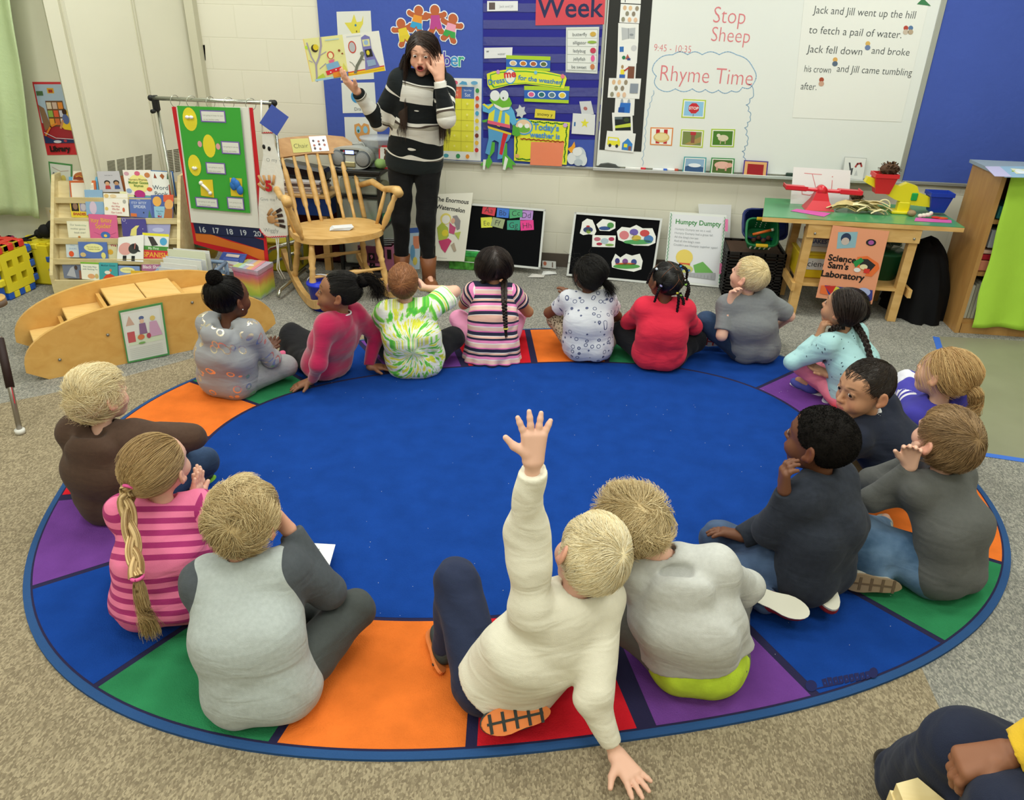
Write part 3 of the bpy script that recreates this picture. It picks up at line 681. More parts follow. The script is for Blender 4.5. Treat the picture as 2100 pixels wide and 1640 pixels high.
def make_hair(root,h,hd,s,rs):
    st = hd['style']; pal = HAIRC[hd['col']] if isinstance(hd['col'],str) else hd['col']; N = hd.get('n',1500); rad = hd.get('r',.00075)*s
    R,c0 = scalp(h,st,rs); R = R*hd.get('fit',1.0); parts = []; seg = 3
    mid = (np.array(lin(pal[0]))*.35+np.array(lin(pal[1]))*.65)
    up = hd.get('line',0.0)
    zf = (lambda y:hairline_z(y)+up) if st not in ('long',) else (lambda y:hairline_z(y,((-.10,-.075),(-.03,-.07),(.0,-.03),(.03,.01),(.06,.05),(.10,.064)))+up)
    # close cap
    capR = R*(1.0 if st in ('coily','cornrow') else .985); pr = [EL(h.w(*c0),h.Rm,capR*h.k,.01)]
    V,Q = surf(pr,.0045 if st != 'coily' else .0035,wr=((.0018,300,1) if st in ('coily',) else None))
    l = h.loc(V); keep = l[:,2] > zf(l[:,1])-.004; Q = Q[keep[Q].all(1)]
    C = np.ones((len(V),4)); C[:,:3] = mid; parts.append((V,Q,C))
    if st == 'short':
        L = hd.get('len',.045); cr = np.array(hd.get('crown',(0,-.060,.075)))
        se = seeds_on_scalp(N,rs,R*.985,c0,zf); K = 7
        fwd = np.array([hd.get('part',.15),1.0,0])
        def ff(p,i):
            d = p-cr; d = d/(np.linalg.norm(d,axis=1,keepdims=True)+1e-9); w = np.clip((p[:,1:2]+.03)/.08,0,1); return d+fwd*w*.7*np.clip((p[:,2:3])/.06,0,1)
        ln = (L*(.6+.6*rs.rand(N))/K); P = strand_sim(h,se,ff,K,ln,R,c0,hd.get('grav',.12),hd.get('lift',.10),rs,hd.get('jit',.35))
    elif st == 'long':
        se = seeds_on_scalp(N,rs,R*.985,c0,lambda y:zf(y)); K = 16; L = hd.get('len',.34)
        def ff(p,i):
            sd = np.where(p[:,0:1] > .012,1,-1.); return np.concatenate([sd*1.0,-.12+0*sd,-.4+0*sd],1)
        def gr(p,i):return np.clip(.15+np.abs(p[:,0])*7-.1,.1,.97)
        ln = L*(.75+.35*rs.rand(N))/K
        coll = hd.get('coll')
        P = strand_sim(h,se,ff,K,ln,R,c0,gr,.06,rs,.12,coll)
    elif st in ('tied','cornrow'):
        tie = [np.array(t) for t in hd['ties']]
        se = seeds_on_scalp(N,rs,R*.985,c0,zf); K = 10
        T = np.array([min(tie,key=lambda t:(np.linalg.norm(q-t) if len(tie) != 2 else (0 if t[0]*q[0] > 0 else 1))) for q in se])
        dist = np.linalg.norm(se-T,axis=1)
        def ff(p,i):
            d = T-p; return d/(np.linalg.norm(d,axis=1,keepdims=True)+1e-9)
        P = strand_sim(h,se,ff,K,np.minimum(dist*1.15/K,.02),R,c0,hd.get('grav',.03),.05,rs,hd.get('jit',.10))
    elif st == 'coily':
        se = seeds_on_scalp(N,rs,R*1.0,c0,zf); K = 5
        n = (se-c0)/R; n /= np.linalg.norm(n,axis=1)[:,None]; w = h.c+h.k*(se@h.Rm); nn = n@h.Rm
        t = rs.randn(N,3); P = np.stack([w+nn*(.004*math.sin(k*1.6))*s+np.cross(nn,t)*(.0022*k*s/2) for k in range(K)],1)
    if N:
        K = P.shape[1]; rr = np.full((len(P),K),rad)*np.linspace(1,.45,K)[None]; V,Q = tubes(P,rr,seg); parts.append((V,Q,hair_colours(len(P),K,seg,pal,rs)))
    V,Q,C = merge(parts)
    hair = link('hair',npmesh('hair',V,Q,HAIRM if st not in ('coily',) else HAIRD,attrs={'Col':('FLOAT_COLOR',C)}),root)
    return hair
def spline(pts,K):
    pts = [np.array(p,float) for p in pts]; P = [2*pts[0]-pts[1]]+pts+[2*pts[-1]-pts[-2]]; n = len(pts)-1; out = []
    for t in np.linspace(0,n-1e-6,K):
        i = int(t); u = t-i; a,b,c,d = P[i:i+4]
        out.append(.5*((2*b)+(-a+c)*u+(2*a-5*b+4*c-d)*u*u+(-a+3*b-3*c+d)*u**3))
    return np.array(out)
def tail(root,name,guide,r0,r1,pal,rs,n=260,rad=.0008,frizz=.002,K=14,mat=None,flare=0):
    G = spline(guide,K); T = np.gradient(G,axis=0); T /= np.linalg.norm(T,axis=1)[:,None]; A = np.cross(T,[0,0,1.0])+1e-6; A /= np.linalg.norm(A,axis=1)[:,None]; B = np.cross(A,T)
    u = np.linspace(0,1,K); prof = r0*np.minimum(1,.45+2.6*u)*(1-u)+r1*u+flare*u*u
    a = rs.rand(n)*6.28; q = np.sqrt(rs.rand(n)); ph = rs.rand(n,1)*6
    P = G[None]+(A[None]*np.cos(a)[:,None,None]+B[None]*np.sin(a)[:,None,None])*(prof[None]*q[:,None])[...,None]+np.cumsum(rs.randn(n,K,3),1)*frizz*.5*u[None,:,None]
    ends = (.85+.3*rs.rand(n)); P = G[0]+(P-G[0])*1.0; P[:,-1] += T[-1]*(ends[:,None]-.8)*.05
    V,Q = tubes(P,np.full((n,K),rad)*np.linspace(1,.5,K)[None]); C = hair_colours(n,K,3,pal,rs)
    return link(name,npmesh(name,V,Q,mat or HAIRM,attrs={'Col':('FLOAT_COLOR',C)}),root)
def braid(root,name,guide,r,pal,rs,turns=None,taper=.6,mat=None):
    L = sum(np.linalg.norm(np.array(b)-np.array(a)) for a,b in zip(guide[:-1],guide[1:])); turns = turns or L/(r*4.2); K = int(turns*12)+8
    G = spline(guide,K); T = np.gradient(G,axis=0); T /= np.linalg.norm(T,axis=1)[:,None]; A = np.cross(T,nrm(CAM_P-G[0])); A /= np.linalg.norm(A,axis=1)[:,None]; B = np.cross(A,T)
    u = np.linspace(0,1,K); sc = 1-(1-taper)*u; paths = []; 
    for j in range(3):
        ph = u*turns*2*np.pi+j*2*np.pi/3; c = G+A*(np.sin(ph)*r*.55*sc)[:,None]+B*(np.sin(2*ph)*r*.30*sc)[:,None]
        for _ in range(34):
            a = rs.rand()*6.28; q = math.sqrt(rs.rand())*r*.50; paths.append(c+(A*math.cos(a+0)+B*math.sin(a))*(q*sc)[:,None])
    P = np.array(paths); V,Q = tubes(P,np.full(P.shape[:2],r*.12),4)
    C = hair_colours(len(P),K,4,pal,rs)
    return link(name,npmesh(name,V,Q,mat or HAIRM,attrs={'Col':('FLOAT_COLOR',C)}),root)
def band(root,c,ax,r,t,col,name='hair_tie'):
    ax = nrm(ax); a = nrm(np.cross(ax,[.3,.2,1])); b = np.cross(ax,a); mb = MB()
    mb.tube([c+(a*math.cos(k*math.pi/8)+b*math.sin(k*math.pi/8))*r for k in range(17)],t,M(col,.5),8,False); return mb.build(name,root)

def human(sp):
    s = sp.get('s',1.0); rs = np.random.RandomState(sp.get('seed',1)); ad = sp.get('adult',False)
    h0 = at(*sp['hip'],sp.get('hipz',.085)) if len(sp['hip']) == 2 else np.array(sp['hip'],float)
    az0 = math.atan2(h0[1],h0[0]); az = az0+math.radians(sp.get('rel',0)); r,f = rot_frame(az); up = np.array([0,0,1.])
    def Lc(a):return np.array([h0[0],h0[1],0])+r*a[0]+f*a[1]+up*a[2]
    def pos(p,loc=False):
        if isinstance(p,np.ndarray):return p
        if len(p) == 3 and abs(p[0]) > 5:return at(*p)
        return Lc(p)
    def dr(d):return nrm(r*d[0]+f*d[1]+up*d[2])
    hc = at(*sp['head']) if len(sp['head']) == 3 and abs(sp['head'][0]) > 5 else Lc(sp['head'])
    haz = math.atan2(hc[1],hc[0])+math.radians(sp.get('hrel',sp.get('rel',0))); hel = math.radians(sp.get('hel',8)); hr_,hf_ = rot_frame(haz)
    HF = hf_*math.cos(hel)+up*math.sin(hel); HU = -hf_*math.sin(hel)+up*math.cos(hel); ro = math.radians(sp.get('hroll',0)); HU = HU*math.cos(ro)+hr_*math.sin(ro)
    hs = s*sp.get('hs',1.0); h = Head(hc,HF,HU,hs,ad)
    nb = hc-nrm(h.U*.6+up*.4)*(.112 if not ad else .135)*hs-h.F*.022*hs-f*.006
    if 'nb' in sp:nb = pos(sp['nb'])
    td = nrm(nb-h0); tw = az-math.radians(sp.get('twist',0)); sr,sf = rot_frame(tw); sr = nrm(sr*1.0+up*sp.get('stilt',0)); sr = nrm(sr-td*(sr@td)*.6)
    bul = sp.get('slouch',.03)*s; mid = (h0+nb)/2-f*bul; W = sp.get('wide',1.0)*s
    shw = (.108 if not ad else .155)*W; C0 = nb-td*(.032 if not ad else .05)*s
    shp = {-1:C0-sr*shw*.97+up*sp.get('shL',0),1:C0+sr*shw*.97+up*sp.get('shR',0)}
    tor = []; fat = sp.get('fat',1.0)
    rp,rm,rch = (.069*s,.069*s,.063*s) if not ad else (.085*s,.080*s,.082*s)
    for sg in (-1,1):
        a = h0+r*sg*(.058 if not ad else .075)*W; b = mid+r*sg*(.048 if not ad else .055)*W; c = C0-td*.055*s+sr*sg*(.046 if not ad else .065)*W
        tor += [('t',a,b,rp*fat,rm*fat),('t',b,c,rm*fat,rch)]
    tor += [('t',h0-f*.006,mid-f*.004,rp*fat,rm*fat*1.02),('t',mid-f*.004,C0-td*.05*s,rm*fat*1.02,rch*1.04)]
    tor += [('t',C0-sr*shw*.86,C0+sr*shw*.86,.043*s if not ad else .055*s,.043*s if not ad else .055*s)]
    ch_ = [h0,mid,nb]
    al = (.185*s,.165*s) if not ad else (.28*s,.245*s); ll = (.27*s,.245*s) if not ad else (.43*s,.42*s)
    ar = (.034*s,.028*s,.020*s,.0165*s) if not ad else (.045*s,.037*s,.027*s,.020*s)
    lr = (.060*s,.044*s,.034*s,.026*s) if not ad else (.085*s,.055*s,.042*s,.034*s)
    arms = {}; hands = []; hboxes = []
    for sg,key in ((-1,'L'),(1,'R')):
        A = sp['arm'+key]; w = pos(A['w']); pole = dr(A.get('pole',(sg*.8,-.4,-.6))); e = pos(A['e']) if 'e' in A else ik(shp[sg],w,*al,pole)
        arms[sg] = (shp[sg],e,w)
        if A.get('hand',True):
            hd_ = dr(A['hd']) if 'hd' in A else nrm(w-e); hn = dr(A.get('hn',(0,0,1)))
            ts = sg*A.get('ts',1); H = hand(w+hd_*.012*s,hd_,hn,ts,s*(1.0 if not ad else 1.42)*A.get('hk',1),A.get('curl',.5),A.get('spread',.10),A.get('thumb',.6)); hands.append(H)
    legs = {}
    for sg,key in ((-1,'L'),(1,'R')):
        G = sp.get('leg'+key,{}); hj = h0+r*sg*(.062 if not ad else .09)*s-up*.004
        an = pos(G.get('a',(-sg*.055,.20+(.06 if sg > 0 else 0),.045))); 
        kn = pos(G['k']) if 'k' in G else ik(hj,an,*ll,dr(G.get('pole',(sg*1.0,.55,.25))))
        legs[sg] = (hj,kn,an,G)
    root = empty('person',(h0[0],h0[1],0),sp['label'],'person')
    # ---- body
    skin = np.array(lin(sp['skin'])); B = [RC(a,b,ra*.80,rb*.80,.03) for _,a,b,ra,rb in tor]
    B += [RC(nb-td*.02,h.w(0,-.022,-.045),(.032 if not ad else .046)*s,(.030 if not ad else .044)*s,.022)]
    for sg in (-1,1):
        a,e,w = arms[sg]; B += [RC(a,e,ar[0],ar[1],.02),RC(e,w,ar[1]*.98,ar[3],.015)]
        hj,kn,an,G = legs[sg]; B += [RC(hj,kn,lr[0]*.86,lr[1]*.84,.03),RC(kn,an,lr[1]*.84,lr[3]*.9,.02)]
        toe = pos(G['toe']) if 'toe' in G else an+nrm(dr(G.get('td',(-sg*.75,.45,-.05))))*.10*s
        toe = an+nrm(toe-an)*min(np.linalg.norm(toe-an),.080*s*(1.2 if ad else 1)); B += [RC(an,toe,.024*s,.016*s,.02)]; legs[sg] = (hj,kn,an,toe,G)
    HPm = head_prims(h,sp.get('mouth',0)); Hd = [p for H in hands for p in H]; allP = B+HPm+Hd
    hb = (np.min([bbox(p)[0] for p in HPm],0)-.01,np.max([bbox(p)[1] for p in HPm],0)+.01); hb[0][2] -= .015
    parts = []; fine = sp.get('hres',.0040)
    V,Q = surf(B+HPm,fine,box=hb); C = np.ones((len(V),4)); C[:,:3] = skin; C = face_colour(h,V,C,skin,fracs(sp.get('lip','#b86a62')),fracs(sp.get('brow','#5a4230')),sp.get('mouth',0)); parts.append((V,Q,C))
    boxes = [hb]
    for sg in (-1,1):
        A = sp['arm'+('L' if sg < 0 else 'R')]
    for H in hands:
        b = (np.min([bbox(p)[0] for p in H],0)-.006,np.max([bbox(p)[1] for p in H],0)+.006); near = [p for p in B if p[0] == 'c']
        V,Q = surf(near+H,sp.get('fres',.0026)*(1.3 if ad else 1),box=b); C = np.ones((len(V),4)); C[:,:3] = skin
        nf = skin*np.array([1.02,.90,.88]); parts.append((V,Q,C)); boxes.append(b)
    V,Q = surf(allP,.0075)
    ce = V[Q].mean(1); kill = np.zeros(len(Q),bool)
    for b in boxes:kill |= inbox(ce,(b[0]+.007,b[1]-.007))
    Q = Q[~kill]; C = np.ones((len(V),4)); C[:,:3] = skin; parts.append((V,Q,C))
    gz = sp.get('gaze'); gzf = (lambda c:at(*gz)-c) if gz else h.F+np.array([0,0,.02])
    parts.append(eyes(h,gzf,fracs(sp.get('iris','#3a2618')))); V,Q,C = merge(parts)
    V[:,2] = np.maximum(V[:,2],.0125)
    body = link('body',npmesh('body',V,Q,SKINM,attrs={'Col':('FLOAT_COLOR',C)}),root)
    # ---- clothes
    def attrs(V,chain,fwd):
        T,dT = tparam(V,chain); rel = V-h0; ax = rel@r; ay = rel@fwd; arm = np.full(len(V),-9.); ac = np.zeros((len(V),3))
        for sg in (-1,1):
            a,e,w = arms[sg]; ext = [a+(a-e)*.02,e,w+(w-e)*.3]; t,d = tparam(V,ext); a2 = C0-td*.02*s
            val = dT*.0+(np.minimum(np.abs((V-C0)@sr)-.052*W,.2) if sp['top'].get('raglan') is None else np.abs((V-C0)@sr)-.06*W+ ((V-C0)@td)*.55)
            dd = d-ar[0]; v2 = (dT-d*1.35)-.030*s
            v2 = np.where(((V-C0)@sr)*sg > 0,v2,-9)
            m = v2 > arm; arm[m] = v2[m]; z = 1.0+t; ac[m] = np.stack([rel[:,2]*.0+d,ay,z-1.0],1)[m]
        return {'tcx':('FLOAT_VECTOR',np.stack([ax,ay,T],1)),'acx':('FLOAT_VECTOR',ac),'arm':('FLOAT',arm)}
    top = sp['top']; ti = top.get('ease',.011)*s; P = []; sl = top.get('sleeve','long'); ease = top.get('sease',.010)*s
    for sg in (-1,1):
        a,e,w = arms[sg]
        if sl == 'long':
            fr = top.get('cuff',.93); wc = e+(w-e)*fr; n = nrm(w-e); R_ = ar[3]+ease+.012
            P.append(RC(e,wc,ar[1]+ease,ar[3]+ease*.75,.015)); tcut = wc
        else:fr = top.get('sfrac',.62); tcut = a+(e-a)*fr; n = nrm(e-a); R_ = ar[0]+ease+.02; P.append(RC(a,tcut,ar[0]+ease+.002,ar[0]+ease*1.1,.022))
        x_ = nrm(np.cross(n,[.31,.2,.9])); P.append(EL(tcut+n*.060,np.array([x_,np.cross(n,x_),n]),(R_*1.7,R_*1.7,.060),.003,-1))
    for sg in (-1,1):
        a,e,w = arms[sg]
        if sl == 'long':P.append(RC(a,e,ar[0]+ease+.003,ar[1]+ease,.022))
    P += [RC(a,b,ra+ti,rb+ti,.03) for _,a,b,ra,rb in tor]
    P += [RC(C0-sr*shw*.9,nb-td*.012+sr*0,.036*s,.040*s,.02),RC(C0+sr*shw*.9,nb-td*.012,.036*s,.040*s,.02)]
    if top.get('drape',True):
        for sg in (-1,1):P.append(RC(h0+r*sg*.052*W-f*.012+up*.012,h0+r*sg*.040*W-f*.026*s-up*(.0),(rp+.016*s)*fat,(rp+.010*s)*fat,.03))
    if top.get('frill'):
        for k in range(11):
            a_ = math.pi*(k-5)/6.0; P.append(RC(h0+r*math.sin(a_)*.085*s-f*math.cos(a_)*.055*s+up*.05,h0+r*math.sin(a_)*.135*s-f*math.cos(a_)*.10*s-up*.075,.035*s,.030*s,.022))
    neckr = top.get('neck',.040 if not ad else .058)*s
    P.append(RC(nb+nrm(h.w(0,-.02,-.05)-nb)*top.get('nz',.016)*s,h.w(0,-.02,-.03),neckr,neckr*1.5,.006,-1))
    if top.get('hood'):
        hb_ = nb-f*.012*s-td*.006
        for k in range(9):
            a0,a1 = math.pi*(-.12+1.24*k/9),math.pi*(-.12+1.24*(k+1)/9)
            q = [hb_+sr*math.cos(x)*.068*s-f*math.sin(x)*.066*s+td*(.004-.016*math.sin(x))*s for x in (a0,a1)]; P.append(RC(q[0],q[1],.0185*s,.0185*s,.012))
        P += [EL(hb_-f*.078*s-td*.040*s,np.array([sr,f,td]),np.array([.088,.036,.062])*s,.022),EL(hb_-f*.050*s+td*.022*s,np.array([sr,f,td]),np.array([.052,.030,.030])*s,.010,-1)]
    if top.get('hem') is not None:P.append(HP(h0+td*(top['hem'])*s,-td+top.get('hemt',0)*f,.004)); 
    V,Q = surf(P,top.get('res',.0055)*s,wr=(top.get('wr',.0030)*2.0,top.get('wf',62),sp.get('seed',1)),clampz=.013)
    if top.get('hem') is not None:pass
    tm = cloth(top.get('mat','cloth'),top['pat'])
    tob = link(top.get('name','shirt'),npmesh('top',V,Q,tm,attrs=attrs(V,ch_,sf)),root)
    if top.get('label'):tob['label'] = top['label']
    if sp.get('under'):
        P = [RC(h0-r*.05*W-up*.0,h0-r*.05*W+td*.06,rp*fat+.017*s,rm*fat+.004,.03),RC(h0+r*.05*W,h0+r*.05*W+td*.06,rp*fat+.017*s,rm*fat+.004,.03),RC(h0-f*.03*s-r*.03,h0-f*.03*s+r*.03,rp*fat+.016,rp*fat+.016,.03),HP(h0+td*.10,td)]
        V,Q = surf(P,.0055,wr=(.004,60,3),clampz=.013); link('undershirt',npmesh('under',V,Q,M(sp['under'],.7,name='lime_jersey',var=.18,vscale=16,bump=.3)),root)['label'] = 'lime green shirt hem'
    pn = sp['pants']; pi = pn.get('ease',.010)*s; P = [RC(h0-r*.058*W,h0+r*.058*W,rp*fat+.003,rp*fat+.003,.03),RC(h0+(mid-h0)*.15,h0+(mid-h0)*.40,rp*.95*fat,rp*.88*fat,.03)]
    if ad:P = [RC(h0-r*.072*W,h0+r*.072*W,rp+.004,rp+.004,.03),RC(h0,h0+td*.08*s,rp*1.1,rp,.03),RC(h0-f*.03-r*.05*s,h0-f*.03+r*.05*s,rp,rp,.03)]
    for sg in (-1,1):
        hj,kn,an,toe,G = legs[sg]; sh = pn.get('short'); P.append(RC(hj,kn,lr[0]+pi,lr[1]+pi,.03))
        if sh:cut = hj+(kn-hj)*sh; P[-1] = RC(hj,cut,lr[0]+pi,lr[1]+pi*1.6,.03)
        else:wc = kn+(an-kn)*pn.get('len',.95); P.append(RC(kn,wc,lr[1]+pi,lr[3]+pi*pn.get('flare',1.0),.022))
    V,Q = surf(P,pn.get('res',.0065)*s,wr=(pn.get('wr',.0030)*1.8,70,sp.get('seed',1)+5),clampz=.013)
    z = {k:v for k,v in attrs(V,ch_,sf).items()}; z['arm'] = ('FLOAT',np.full(len(V),-1.)); z['tcx'] = ('FLOAT_VECTOR',V-h0)
    po = link(pn.get('name','trousers'),npmesh('pants',V,Q,cloth('cloth',pn['pat']),attrs=z),root)
    # ---- shoes
    so = sp.get('shoes')
    if so:
        for sg in (-1,1):
            hj,kn,an,toe,G = legs[sg]
            if G.get('noshoe'):continue
            td_ = nrm(toe-an); sn = dr(G.get('sn',(sg*.6,-.25,-.6))); sn = nrm(sn-td_*(sn@td_)); x = np.cross(td_,sn); Rm = np.array([x,td_,sn])
            k = s*(1.0 if not ad else 1.35); c = an+td_*.035*k+sn*.018*k
            SP = [EL(c+td_*.028*k,Rm,np.array([.034,.058,.024])*k,.02),EL(c-td_*.034*k,Rm,np.array([.029,.038,.028])*k,.02),RC(an-td_*.012*k-sn*.012*k,c-td_*.02*k,.030*k,.026*k,.015)]
            SP.append(HP(c+sn*.020*k,sn,.003)); V,Q = surf(SP,.004*s)
            V[:,2] = np.maximum(V[:,2],.0127)
            shm = M(so['c'],so.get('rough',.7),name='shoe',bump=.2); sho = link('shoe',npmesh('shoe',V,Q,shm),root)
            mb = MB(); pts = []
            for i in range(28):
                t = 2*math.pi*i/28; yy = math.sin(t); xx = math.cos(t); wd = (.034+.006*yy-.007*math.exp(-((yy+.15)/.35)**2))*k; pts.append((xx*wd,yy*.092*k))
            mb.prism(pts,c+sn*.018*k-td_*.004*k,x,td_,sn,.009*k,M(so.get('sole','#e8e6de'),.6,name='sole'))
            if so.get('tread'):
                for j in range(5):mb.box(c+sn*.0275*k+td_*(-.07+.034*j)*k,(.046*k,.008*k,.003*k),M(so['tread'],.6),R=np.array([x,td_,sn]).T)
                mb.box(c+sn*.0272*k,(.006*k,.15*k,.003*k),M(so['tread'],.6),R=np.array([x,td_,sn]).T)
            sole = mb.build('sole',sho)
            m2 = sole.data; co = np.zeros(len(m2.vertices)*3); m2.vertices.foreach_get('co',co); co = co.reshape(-1,3)
            lowest = co[:,2].min()
            if lowest < .0125:co[:,2] = np.maximum(co[:,2],.0126); m2.vertices.foreach_set('co',co.ravel())
            if so.get('lace'):
                mb = MB()
                for j in range(4):q = c+td_*(.008+.014*j)*k-sn*(.021-.002*j)*k; mb.tube([q-x*.016*k,q-sn*.005*k,q+x*.016*k],.0018*k,M(so['lace'],.6),6)
                mb.build('laces',sho)
    hair = make_hair(root,h,sp['hair'],hs,rs) if sp.get('hair') else None
    return dict(root=root,h=h,h0=h0,nb=nb,td=td,r=r,f=f,sr=sr,arms=arms,legs=legs,C0=C0,hair=hair,rs=rs,Lc=Lc,mid=mid,s=s)
# ================================================================== the people
WHITE,BLK,BRN,TAN = '#dca58c','#6d4530','#8f6246','#c08f6e'
PALE = '#e2b39c'
PEOPLE = {}
def add(key,**sp):
    if ONLY and key not in ONLY:return None
    p = human(sp); PEOPLE[key] = p; return p
try:ONLY
except NameError:ONLY = None
jeans = dict(kind='denim',c='#26374f',c2='#3a5174',heather=.08)

p = add('raglan',label='child seen from behind in a light grey top with dark sleeves, looking away',seed=1,skin=WHITE,hip=(536,1405),rel=-14,twist=0,
    head=(497,1068,.475),hrel=-28,hel=-4,hroll=4,slouch=.045,fat=1.0,hs=1.07,mouth=0,
    armL=dict(w=(.0,.24,.40),pole=(-.35,.6,-1),hd=(.0,.3,1)),armR=dict(w=(594,1088,.40),e=(668,1212,.23),hd=(-.5,.0,.85),hn=(.4,.6,0)),
    legR=dict(k=(.235,.20,.13),a=(-.02,.30,.05)),legL=dict(k=(-.14,.24,.09),a=(.06,.22,.05)),
    hair=dict(style='short',col='sand',n=4200,len=.070,lift=.20,jit=.55,r=.0008,fit=1.05,grav=.22,crown=(.01,-.092,.035)),shoes=dict(c='#2a2d33'),
    top=dict(name='sweatshirt',pat=dict(kind='raglan',c='#a9b0ae',c2='#4a4f54',heather=.07),ease=.020,sease=.016,raglan=1,wr=.004,wf=34,nz=.006,hem=-.085,neck=.039),
    pants=dict(pat=dict(kind='plain',c='#464a49',heather=.05),ease=.013))
p = add('pony',label='girl in pink striped top with a banded blond ponytail, hands together',seed=2,skin=PALE,hip=(334,1232),rel=-16,
    head=(326,958,.475),hrel=-40,hel=12,hroll=4,slouch=.03,fat=.97,hs=.97,
    armL=dict(w=(402,1040,.30),pole=(-.4,.4,-1),hd=(.15,.25,1),hn=(-.9,.3,0),curl=.12),armR=dict(w=(409,1030,.29),pole=(1,-.3,-.6),hd=(.1,.2,1),hn=(.9,-.3,0),curl=.12,spread=.03),
    legR=dict(k=(.21,.17,.12),a=(.0,.30,.05)),legL=dict(k=(-.11,.23,.10),a=(.05,.22,.05)),
    hair=dict(style='tied',col='honey',ties=[(-.02,-.095,.015)],n=3600,r=.0008,fit=1.02),shoes=dict(c='#d8d0d8'),
    top=dict(name='striped_top',pat=dict(kind='stripes',period=.033,bands=[(0,'#ea7ba2'),(.52,'#a8326f')]),ease=.012,sease=.009,hem=-.03,cuff=.80,wr=.0035,wf=55),
    pants=dict(pat=dict(kind='plain',c='#ee6f95',heather=.03),ease=.010))
p = add('brown',label='blond child in a dark brown hoodie sitting on the rug beside the wooden bench',seed=3,skin=PALE,hip=(248,1018),rel=-38,
    head=(200,812,.48),hrel=-58,hel=10,hroll=-3,slouch=.035,fat=1.06,hs=.97,
    armL=dict(w=(-.02,.24,.2),pole=(-1,.0,-.4)),armR=dict(w=(372,920,.20),pole=(1,-.1,.4),hd=(-.5,.5,-.4)),
    legR=dict(k=(.21,.20,.13),a=(378,985,.05),toe=(425,962,.05),sn=(.5,.5,-.9)),legL=dict(k=(-.17,.22,.13),a=(.06,.28,.05)),
    hair=dict(style='short',col='blond',n=3800,len=.080,lift=.24,jit=.8,r=.0008,fit=1.06,grav=.18,crown=(0,-.08,.05)),shoes=dict(c='#2d3b3c',sole='#7fb83a',lace='#8fc943'),
    top=dict(name='hoodie',pat=dict(kind='plain',c='#4d3a2f',heather=.07),ease=.020,sease=.016,hem=-.09,nz=-.004,neck=.036,wr=.003,hood=1),
    pants=dict(pat=jeans))
p = add('cream',label='platinum blond child in a cream long sleeved top raising one hand',seed=4,skin=PALE,hip=(1035,1392),rel=12,twist=-14,stilt=-.05,
    head=(1214,1140,.50),hrel=22,hel=-2,hroll=24,nb=(1175,1222,.405),slouch=.03,fat=1.02,shL=.025,hs=1.05,
    armL=dict(w=(1093,950,.80),e=(1082,1085,.60),hd=(.05,.15,1),hn=(0,-1,.1),curl=.10,spread=.33,thumb=1.0,ts=1),
    armR=dict(w=(1262,1545,.045),e=(1215,1425,.19),hd=(.38,-.95,-.12),hn=(0,-.1,1),curl=.10,spread=.26,thumb=1,ts=1),
    legL=dict(k=(935,1190,.27),a=(918,1330,.05),toe=(905,1270,.04)),legR=dict(k=(.235,.16,.10),a=(1072,1466,.06),toe=(975,1488,.07),sn=(-.10,-.8,.8)),
    hair=dict(style='short',col='platinum',n=5200,len=.065,lift=.08,jit=.20,r=.0008,fit=1.03,grav=.25,crown=(.015,-.072,.052)),shoes=dict(c='#39413f',sole='#e08043',tread='#2e3331'),
    top=dict(name='shirt',pat=dict(kind='plain',c='#e0dbc9',heather=.02),ease=.018,sease=.015,hem=.0,wr=.0045,wf=42,cuff=.84,neck=.040),
    pants=dict(pat=dict(kind='plain',c='#272f49',heather=.04),ease=.012))
p = add('hoodie',label='blond child in a light grey hoodie over a lime shirt, head bent left',seed=5,skin=PALE,hip=(1428,1345),rel=12,
    head=(1300,1078,.47),hrel=36,hel=-24,hroll=-14,nb=(1385,1150,.385),slouch=.05,fat=1.05,hs=1.05,under='#c3e03c',
    armL=dict(w=(-.05,.25,.20),pole=(-1,-.2,-.6),hd=(.4,.8,-.2)),armR=dict(w=(.06,.26,.20),pole=(1,-.2,-.6)),
    legL=dict(k=(1285,1275,.13),a=(.02,.26,.05)),legR=dict(k=(.12,.25,.09),a=(-.06,.22,.05)),
    hair=dict(style='short',col='wheat',n=4200,len=.075,lift=.34,jit=.7,r=.0008,fit=1.05,grav=.12,crown=(.0,-.06,.07)),shoes=dict(c='#c9cc3d'),
    top=dict(name='hoodie',pat=dict(kind='plain',c='#bfc0bc',heather=.05),ease=.022,sease=.017,hem=.035,nz=-.006,neck=.036,wr=.004,wf=40,hood=1),
    pants=dict(pat=dict(kind='plain',c='#686763',heather=.05),ease=.014))
